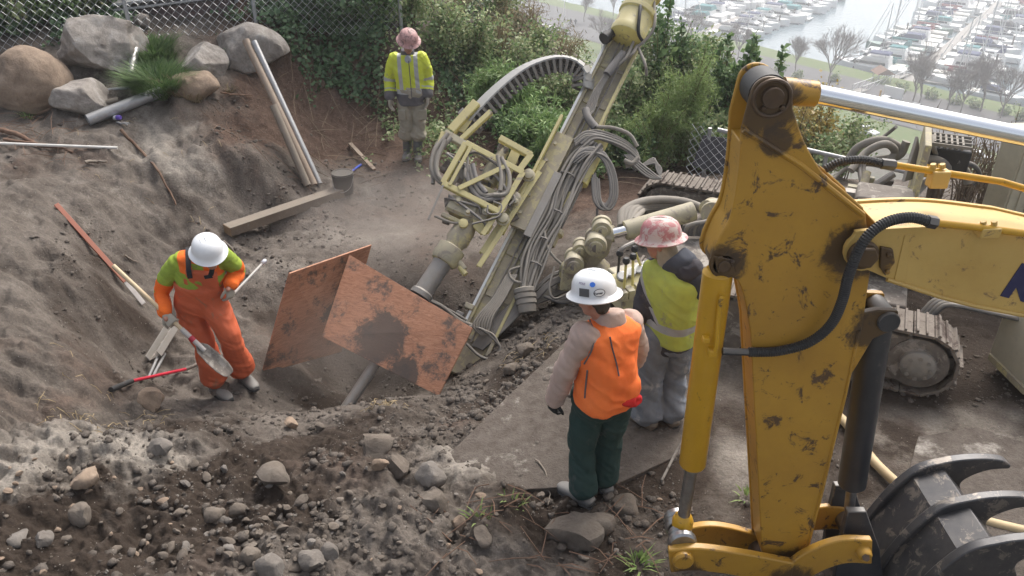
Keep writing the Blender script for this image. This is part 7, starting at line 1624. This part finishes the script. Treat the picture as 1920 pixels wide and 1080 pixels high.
def dock(x0, y0, length, label, sides, where, step=4.9, first=0, gap=(), sail=.35):
    t = thing('floating_dock', label, 'dock', (x0, y0, WATER_Z)); o = Vector((x0, y0))
    m_ = o+DK*length/2; MB().box((m_.x, m_.y, WATER_Z+.35), (length, 2.6, .5), (DK.x, DK.y, 0)).build('walkway', M['dockwood'], t, None)
    n = int(length/step)
    for i in range(n):
        for s in sides:
            c = o+DK*(first+step*i+2); e = c+DP*s*(7.2)
            if i % 2 == 0:
                f0 = o+DK*(first+step*i); f1 = f0+DP*s*13; mm = (f0+f1)/2; MB().box((mm.x, mm.y, WATER_Z+.3), (12.4, .8, .4), (DP.x*s, DP.y*s, 0)).build('finger', M['dockwood'], t, None); MB().cyl((f1.x, f1.y, WATER_Z-2), (f1.x, f1.y, WATER_Z+3.2), .22, n=7).build('pile', M['pile'], t, None)
            if (i, s) in gap: continue
            k = rb_.choice((6, 7, 8)) if rb_.random() < sail else rb_.choice((0, 0, 1, 2, 3, 1, 4, 5)); sc = rb_.uniform(1.0, 1.4); c2 = c+DP*s*(1.8+6.4*sc)
            a = math.atan2(DP.y*s, DP.x*s); place_boat(k, c2.x, c2.y, a if rb_.random() < .75 else a+math.pi, f'{where}, {ORD[i]} slip, {"channel" if s < 0 else "far"} side', sc)
    for i in range(0, n, 2):
        c = o+DK*(first+step*i+1)+DP*.9; MB().cyl((c.x, c.y, WATER_Z+.5), (c.x, c.y, WATER_Z+1.5), .18, n=6).build('power_post', M['bwhite'], t, None)
dock(87, 176, 120, 'long grey floating dock leading out from the gangway', (-1, 1), 'on the gangway dock', 6.0, 6, (), .4)
dock(52, 226, 80, 'grey floating dock beyond the near channel', (-1, 1), 'on the dock beyond the channel', 6.0, 0, (), .15)
dock(150, 172, 130, 'grey floating dock along the far side of the marina', (-1, 1), 'on the farther dock', 6.0, 8, (), .6)
# boats lying alongshore
for x, y, k, s in ((112, 158, 8, 1.0), (122, 162, 6, .95), (102, 166, 1, .9)): place_boat(k, x, y, math.atan2(SHD.y, SHD.x)+.1, 'lying alongshore by the lawn', s)
# gangway with trussed rails and a gate house
gA = pz(1606, 172, -43.9); gB = pz(1700, 138, -45.2); gw = thing('gangway', 'trussed metal gangway leading down to the dock', 'gangway', gA); dv = (gB-gA).normalized(); sdv = Vector((-dv.y, dv.x, 0)).normalized()
MB().bar(gA, gB, 2.0, .2).build('deck', M['dockwood'], gw, None)
for s in (-1, 1):
    mb = MB(); mb.bar(gA+sdv*s+up3*1.3, gB+sdv*s+up3*1.3, .14, .14)
    for k in range(9): q = gA.lerp(gB, k/8)+sdv*s; mb.cyl(q, q+up3*1.3, .07, n=4); w = gA.lerp(gB, min(1, (k+1)/8))+sdv*s; mb.cyl(q, w+up3*1.3, .06, n=4)
    mb.build('truss_rail', M['alu'], gw, None)
gh = pz(1650, 160, -45.2); gt = thing('gate_shelter', 'small open shelter with brown gabled roof over the gangway', 'shelter', gh)
for sx in (-1, 1):
    for sy in (-1, 1): MB().box(gh+Vector((sx*1.4, sy*1.4, 1.4)), (.16, .16, 2.8)).build('post', M['bwhite'], gt, None)
M['roof'] = mat('brown_shingle_roof', (.25, .15, .11), .9); MB().prism([gh+Vector(v) for v in ((-2, -2, 2.8), (2, -2, 2.8), (0, -2, 4.0))], (0, 4, 0)).build('roof', M['roof'], gt, None)
# white board, bollard, lamp poles on the lawn
wb = pz(1672, 186, -44.1); w_ = thing('notice_board', 'white notice board standing on the shore lawn', 'board', wb); MB().box(wb+up3*1.4, (4.2, .3, 2.2), (SHD.x, SHD.y, 0)).build('board_face', M['bwhite'], w_, None)
for e in (-1.8, 1.8): MB().box(wb+Vector((SHD.x*e, SHD.y*e, .7)), (.2, .2, 1.6)).build('leg', M['alu'], w_, None)
o = MB().lathe(pz(1649, 182, -44.1), (0, 0, 1), [(.2, 0), (.2, 1.3), (.12, 1.45)], 8).build('bollard', M['cat_yellow2'], None); tag(o, 'yellow bollard on the lawn beside the white notice board', 'bollard')
for px, py, h, lab in ((1789, 196, 12, 'tall white lamp pole among the bare trees'), (1256, 78, 9, 'white lamp pole near the leafy shoots'), (1057, 52, 8, 'white lamp pole beside the parked cars')):
    p = pz(px, py, -44); t = thing('lamp_pole', lab, 'lamp', p); MB().cyl(p, p+up3*h, .16, .09, n=7).build('pole', M['bwhite'], t, None); MB().box(p+up3*h+Vector((.4, 0, 0)), (1.0, .3, .14)).build('lamp_head', M['alu'], t, None)
# cars
def car(px, py, ang, m, label, z=-43.95):
    p = pz(px, py, z); t = thing('parked_car', label, 'car', p); d = Vector((math.cos(ang), math.sin(ang), 0)); s = Vector((-d.y, d.x, 0))
    def cb(poly, w, name, mm): MB().prism([p+d*x+up3*h-s*w/2 for x, h in poly], s*w).build(name, mm, t, None, .06)
    cb([(-2.2, .35), (2.2, .35), (2.25, .8), (1.1, .98), (-2.1, 1.0), (-2.25, .7)], 1.8, 'body', m); cb([(-1.9, .98), (.9, .98), (.25, 1.5), (-1.3, 1.52)], 1.55, 'cabin_glass', M['bglass']); cb([(-1.25, 1.5), (.2, 1.49), (.1, 1.56), (-1.2, 1.58)], 1.5, 'roof', m)
    for x in (-1.4, 1.4):
        for e in (-1, 1): MB().cyl(p+d*x+s*e*.72+up3*.33, p+d*x+s*e*.93+up3*.33, .33, n=12).build('wheel', M['rubber'], t, None)
M['car_silver'] = mat('silver_car_paint', (.45, .45, .47), .3, .5); M['car_white'] = mat('white_car_paint', (.7, .7, .7), .3); M['car_dark'] = mat('dark_car_paint', (.05, .055, .07), .3); sa = math.atan2(SHD.y, SHD.x)
car(1022, 56, sa+1.57, M['car_white'], 'white parked car at the end of the shore car park'); car(1037, 62, sa+1.57, M['car_silver'], 'silver parked car next to the white one on the shore'); car(1052, 68, sa+1.57, M['car_dark'], 'dark parked car by the lamp pole on the shore')
car(1662, 196, sa, M['car_white'], 'white car on the shore road above the chrome rod'); car(1718, 210, sa, M['car_silver'], 'silver car on the shore road near the bare trees'); car(1775, 226, sa, M['car_white'], 'white van-like car on the shore road below the lamp pole'); car(1805, 236, sa+.2, M['car_silver'], 'pale car parked on the shore road by the palings')
car(1622, 252, sa, M['car_white'], 'white car half hidden behind the autumn shrubs'); car(1832, 300, sa+.4, M['car_white'], 'white car beyond the twiggy bush'); car(1385, 150, sa, M['car_white'], 'white car glimpsed between the leafy shoots', -43.6)
# two walkers
for k, (px, py) in enumerate(((1070, 46), (1079, 47))):
    p = pz(px, py, -44); mb = MB(); limb(mb, [p+Vector((-.1, 0, .1)), p+Vector((-.1, 0, .85))], [.09, .12]); limb(mb, [p+Vector((.12, .1, .1)), p+Vector((.1, 0, .85))], [.09, .12]); limb(mb, [p+up3*.85, p+up3*1.45], [.2, .23]); limb(mb, [p+Vector((-.28, 0, 1.4)), p+Vector((-.32, 0, .85))], [.08, .06]); limb(mb, [p+Vector((.28, 0, 1.4)), p+Vector((.32, 0, .85))], [.08, .06]); ellip(mb, p+up3*1.65, (.11, .12, .14))
    o = mesh_obj('person', remesh(mb, 'person', .05, 1), M['jk_dark'], None); tag(o, 'dark clad walker strolling on the shore lawn path', 'person', 'walkers on the shore')
# bare trees along the shore
M['bark'] = mat('grey_bark', (.16, .13, .12), .95, col2=(.22, .18, .17), scale=2); M['twig'] = mat('purple_grey_twigs', (.19, .15, .145), .95)
def bare_tree(seed, H):
    rs = random.Random(seed); tr = MB(); tw = MB()
    def grow(p, d, l, r, lev):
        q = p+d*l; mid = p.lerp(q, .5)+Vector((rs.uniform(-1, 1), rs.uniform(-1, 1), 0))*l*.06; (tr if lev < 2 else tw).tube([p, mid, q], [r, r*.85, r*.65], 5 if lev < 2 else 3, False)
        if lev >= 6: return
        for k in range((6, 4, 3, 3, 3, 3)[lev]):
            a = rs.uniform(0, 6.3); sp = rs.uniform(.3, .62); u, v, w = ortho(d); nd = (d+(v*math.cos(a)+w*math.sin(a))*sp+Vector((0, 0, .12))).normalized(); grow(p.lerp(q, rs.uniform(.55, 1)), nd, l*rs.uniform(.62, .86), r*(.62 if lev < 3 else .7), lev+1)
    grow(Vector((0, 0, 0)), Vector((0, 0, 1)), H*.25, H*.0125, 0); return tr.mesh('trunk', 60), tw.mesh('twig_crown')
tp = [bare_tree(s, 11) for s in (1, 5, 9)]
for a, b in tp: a.materials.append(M['bark']); b.materials.append(M['twig'])
tl = [(1095, 42, .8, 'slope side'), (1150, 30, .9, 0), (1128, 92, .9, 0), (1190, 60, .9, 0), (1297, 95, 1.0, 0), (1383, 112, .9, 0), (1488, 142, .95, 0), (1552, 158, 1.25, 0), (1712, 190, 1.1, 0), (1722, 196, 1.0, 0), (1775, 206, 1.0, 0), (1800, 214, .9, 0), (1838, 210, 1.15, 0), (1875, 222, 1.15, 0), (1935, 230, 1.1, 0), (1010, 12, .9, 0), (1240, 92, .8, 0)]
tree_lab = ['bare tree near the two walkers on the shore', 'bare tree at the water edge behind the mast top', 'bare tree below the mast top drum', 'bare tree between the mast top and the leafy shoots', 'bare tree by the lamp pole near the shoots', 'bare tree behind the tall leafy shoots', 'slender bare tree right of the leafy shoots', 'broad bare tree standing alone above the chrome rod eye', 'bare tree beside the white notice board', 'second bare tree behind the white notice board', 'bare tree just before the tall lamp pole', 'small bare tree just past the tall lamp pole', 'wide bare tree two past the tall lamp pole', 'bare tree above the far end of the chrome rod', 'bare tree by the boats lying alongshore', 'bare tree at the far end of the car park', 'bare tree beside the shore lamp near the drill mast']
for k, (px, py, s, _) in enumerate(tl):
    p = pz(px, py, -44.1); t = thing('bare_tree', tree_lab[k], 'tree', p, 'bare trees along the shore'); t.rotation_euler = (0, 0, k*1.7); t.scale = (s*1.15,)*3
    for nm, me in zip(('trunk', 'crown'), tp[k % 3]): o = bpy.data.objects.new(nm, me); COL.objects.link(o); o.parent = t
# low shrubs along the bank edge of the lawn
for k, (px, py) in enumerate(((1465, 133), (1495, 148), (1560, 152), (1690, 172), (1745, 186), (1790, 196), (1830, 204), (1880, 214), (1912, 226))):
    shrub(pz(px, py, -44.1), 1.6, 1.6, 420, 'leaf_mid', f'rounded green bush on the shore bank, {ORD[k]} along from the drill mast', group='bushes along the shore bank', seed=300+k, leaf=(.5, .2), stems=6)
# ---------------------------------------------------------------- air
SC.cycles.volume_step_rate = 4
def vol_mat(name, col, dens, aniso=.2):
    m = bpy.data.materials.new(name); m.use_nodes = True; t = m.node_tree; t.nodes.remove(t.nodes['Principled BSDF']); v = N(t, 'ShaderNodeVolumePrincipled'); v.inputs['Color'].default_value = (*col, 1); v.inputs['Density'].default_value = dens; v.inputs['Anisotropy'].default_value = aniso; t.links.new(v.outputs[0], t.nodes['Material Output'].inputs['Volume']); return m
hz_ = MB().box((700, 2300, -24.5), (7800, 5500, 61)).build('haze', vol_mat('thin_sea_haze', (.95, .97, 1.0), .0014, .45), None, None); tag(hz_, 'thin pale haze lying over harbour and hillside', 'haze', kind='stuff')
def dust_mat():
    m = bpy.data.materials.new('drilling_dust'); m.use_nodes = True; t = m.node_tree; t.nodes.remove(t.nodes['Principled BSDF']); v = N(t, 'ShaderNodeVolumePrincipled'); v.inputs['Color'].default_value = (.7, .63, .57, 1); v.inputs['Anisotropy'].default_value = .1
    tc = N(t, 'ShaderNodeTexCoord'); g = N(t, 'ShaderNodeTexGradient', gradient_type='SPHERICAL'); t.links.new(tc.outputs['Object'], g.inputs[0]); n = noise_node(t, 1.7, 3, .6, tc.outputs['Object']); r = ramp(t, n.outputs[0], [(.3, (.25, .25, .25)), (.7, (1, 1, 1))])
    m1 = N(t, 'ShaderNodeMath', operation='MULTIPLY'); t.links.new(g.outputs['Fac'], m1.inputs[0]); t.links.new(r.outputs[0], m1.inputs[1]); m2 = N(t, 'ShaderNodeMath', operation='MULTIPLY'); m2.inputs[1].default_value = DUSTD; t.links.new(m1.outputs[0], m2.inputs[0]); t.links.new(m2.outputs[0], v.inputs['Density']); t.links.new(v.outputs[0], t.nodes['Material Output'].inputs['Volume']); return m
DUSTD = .75
dm = dust_mat()
for k, (px, py, Y, s) in enumerate(((650, 640, 6.75, (1.0, .75, .7)), (760, 420, 8.6, (1.6, 1.2, .8)))):
    v_, f_ = ico(3); me = bpy.data.meshes.new('dust_cloud'); me.from_pydata(v_.tolist(), [], f_); me.materials.append(dm); o = bpy.data.objects.new('dust_cloud', me); link(o, None, pY(px, py, Y)); o.scale = s; tag(o, ('brown drilling dust hanging in the crater', 'thin dust drifting around the drill head')[k], 'dust', kind='stuff')
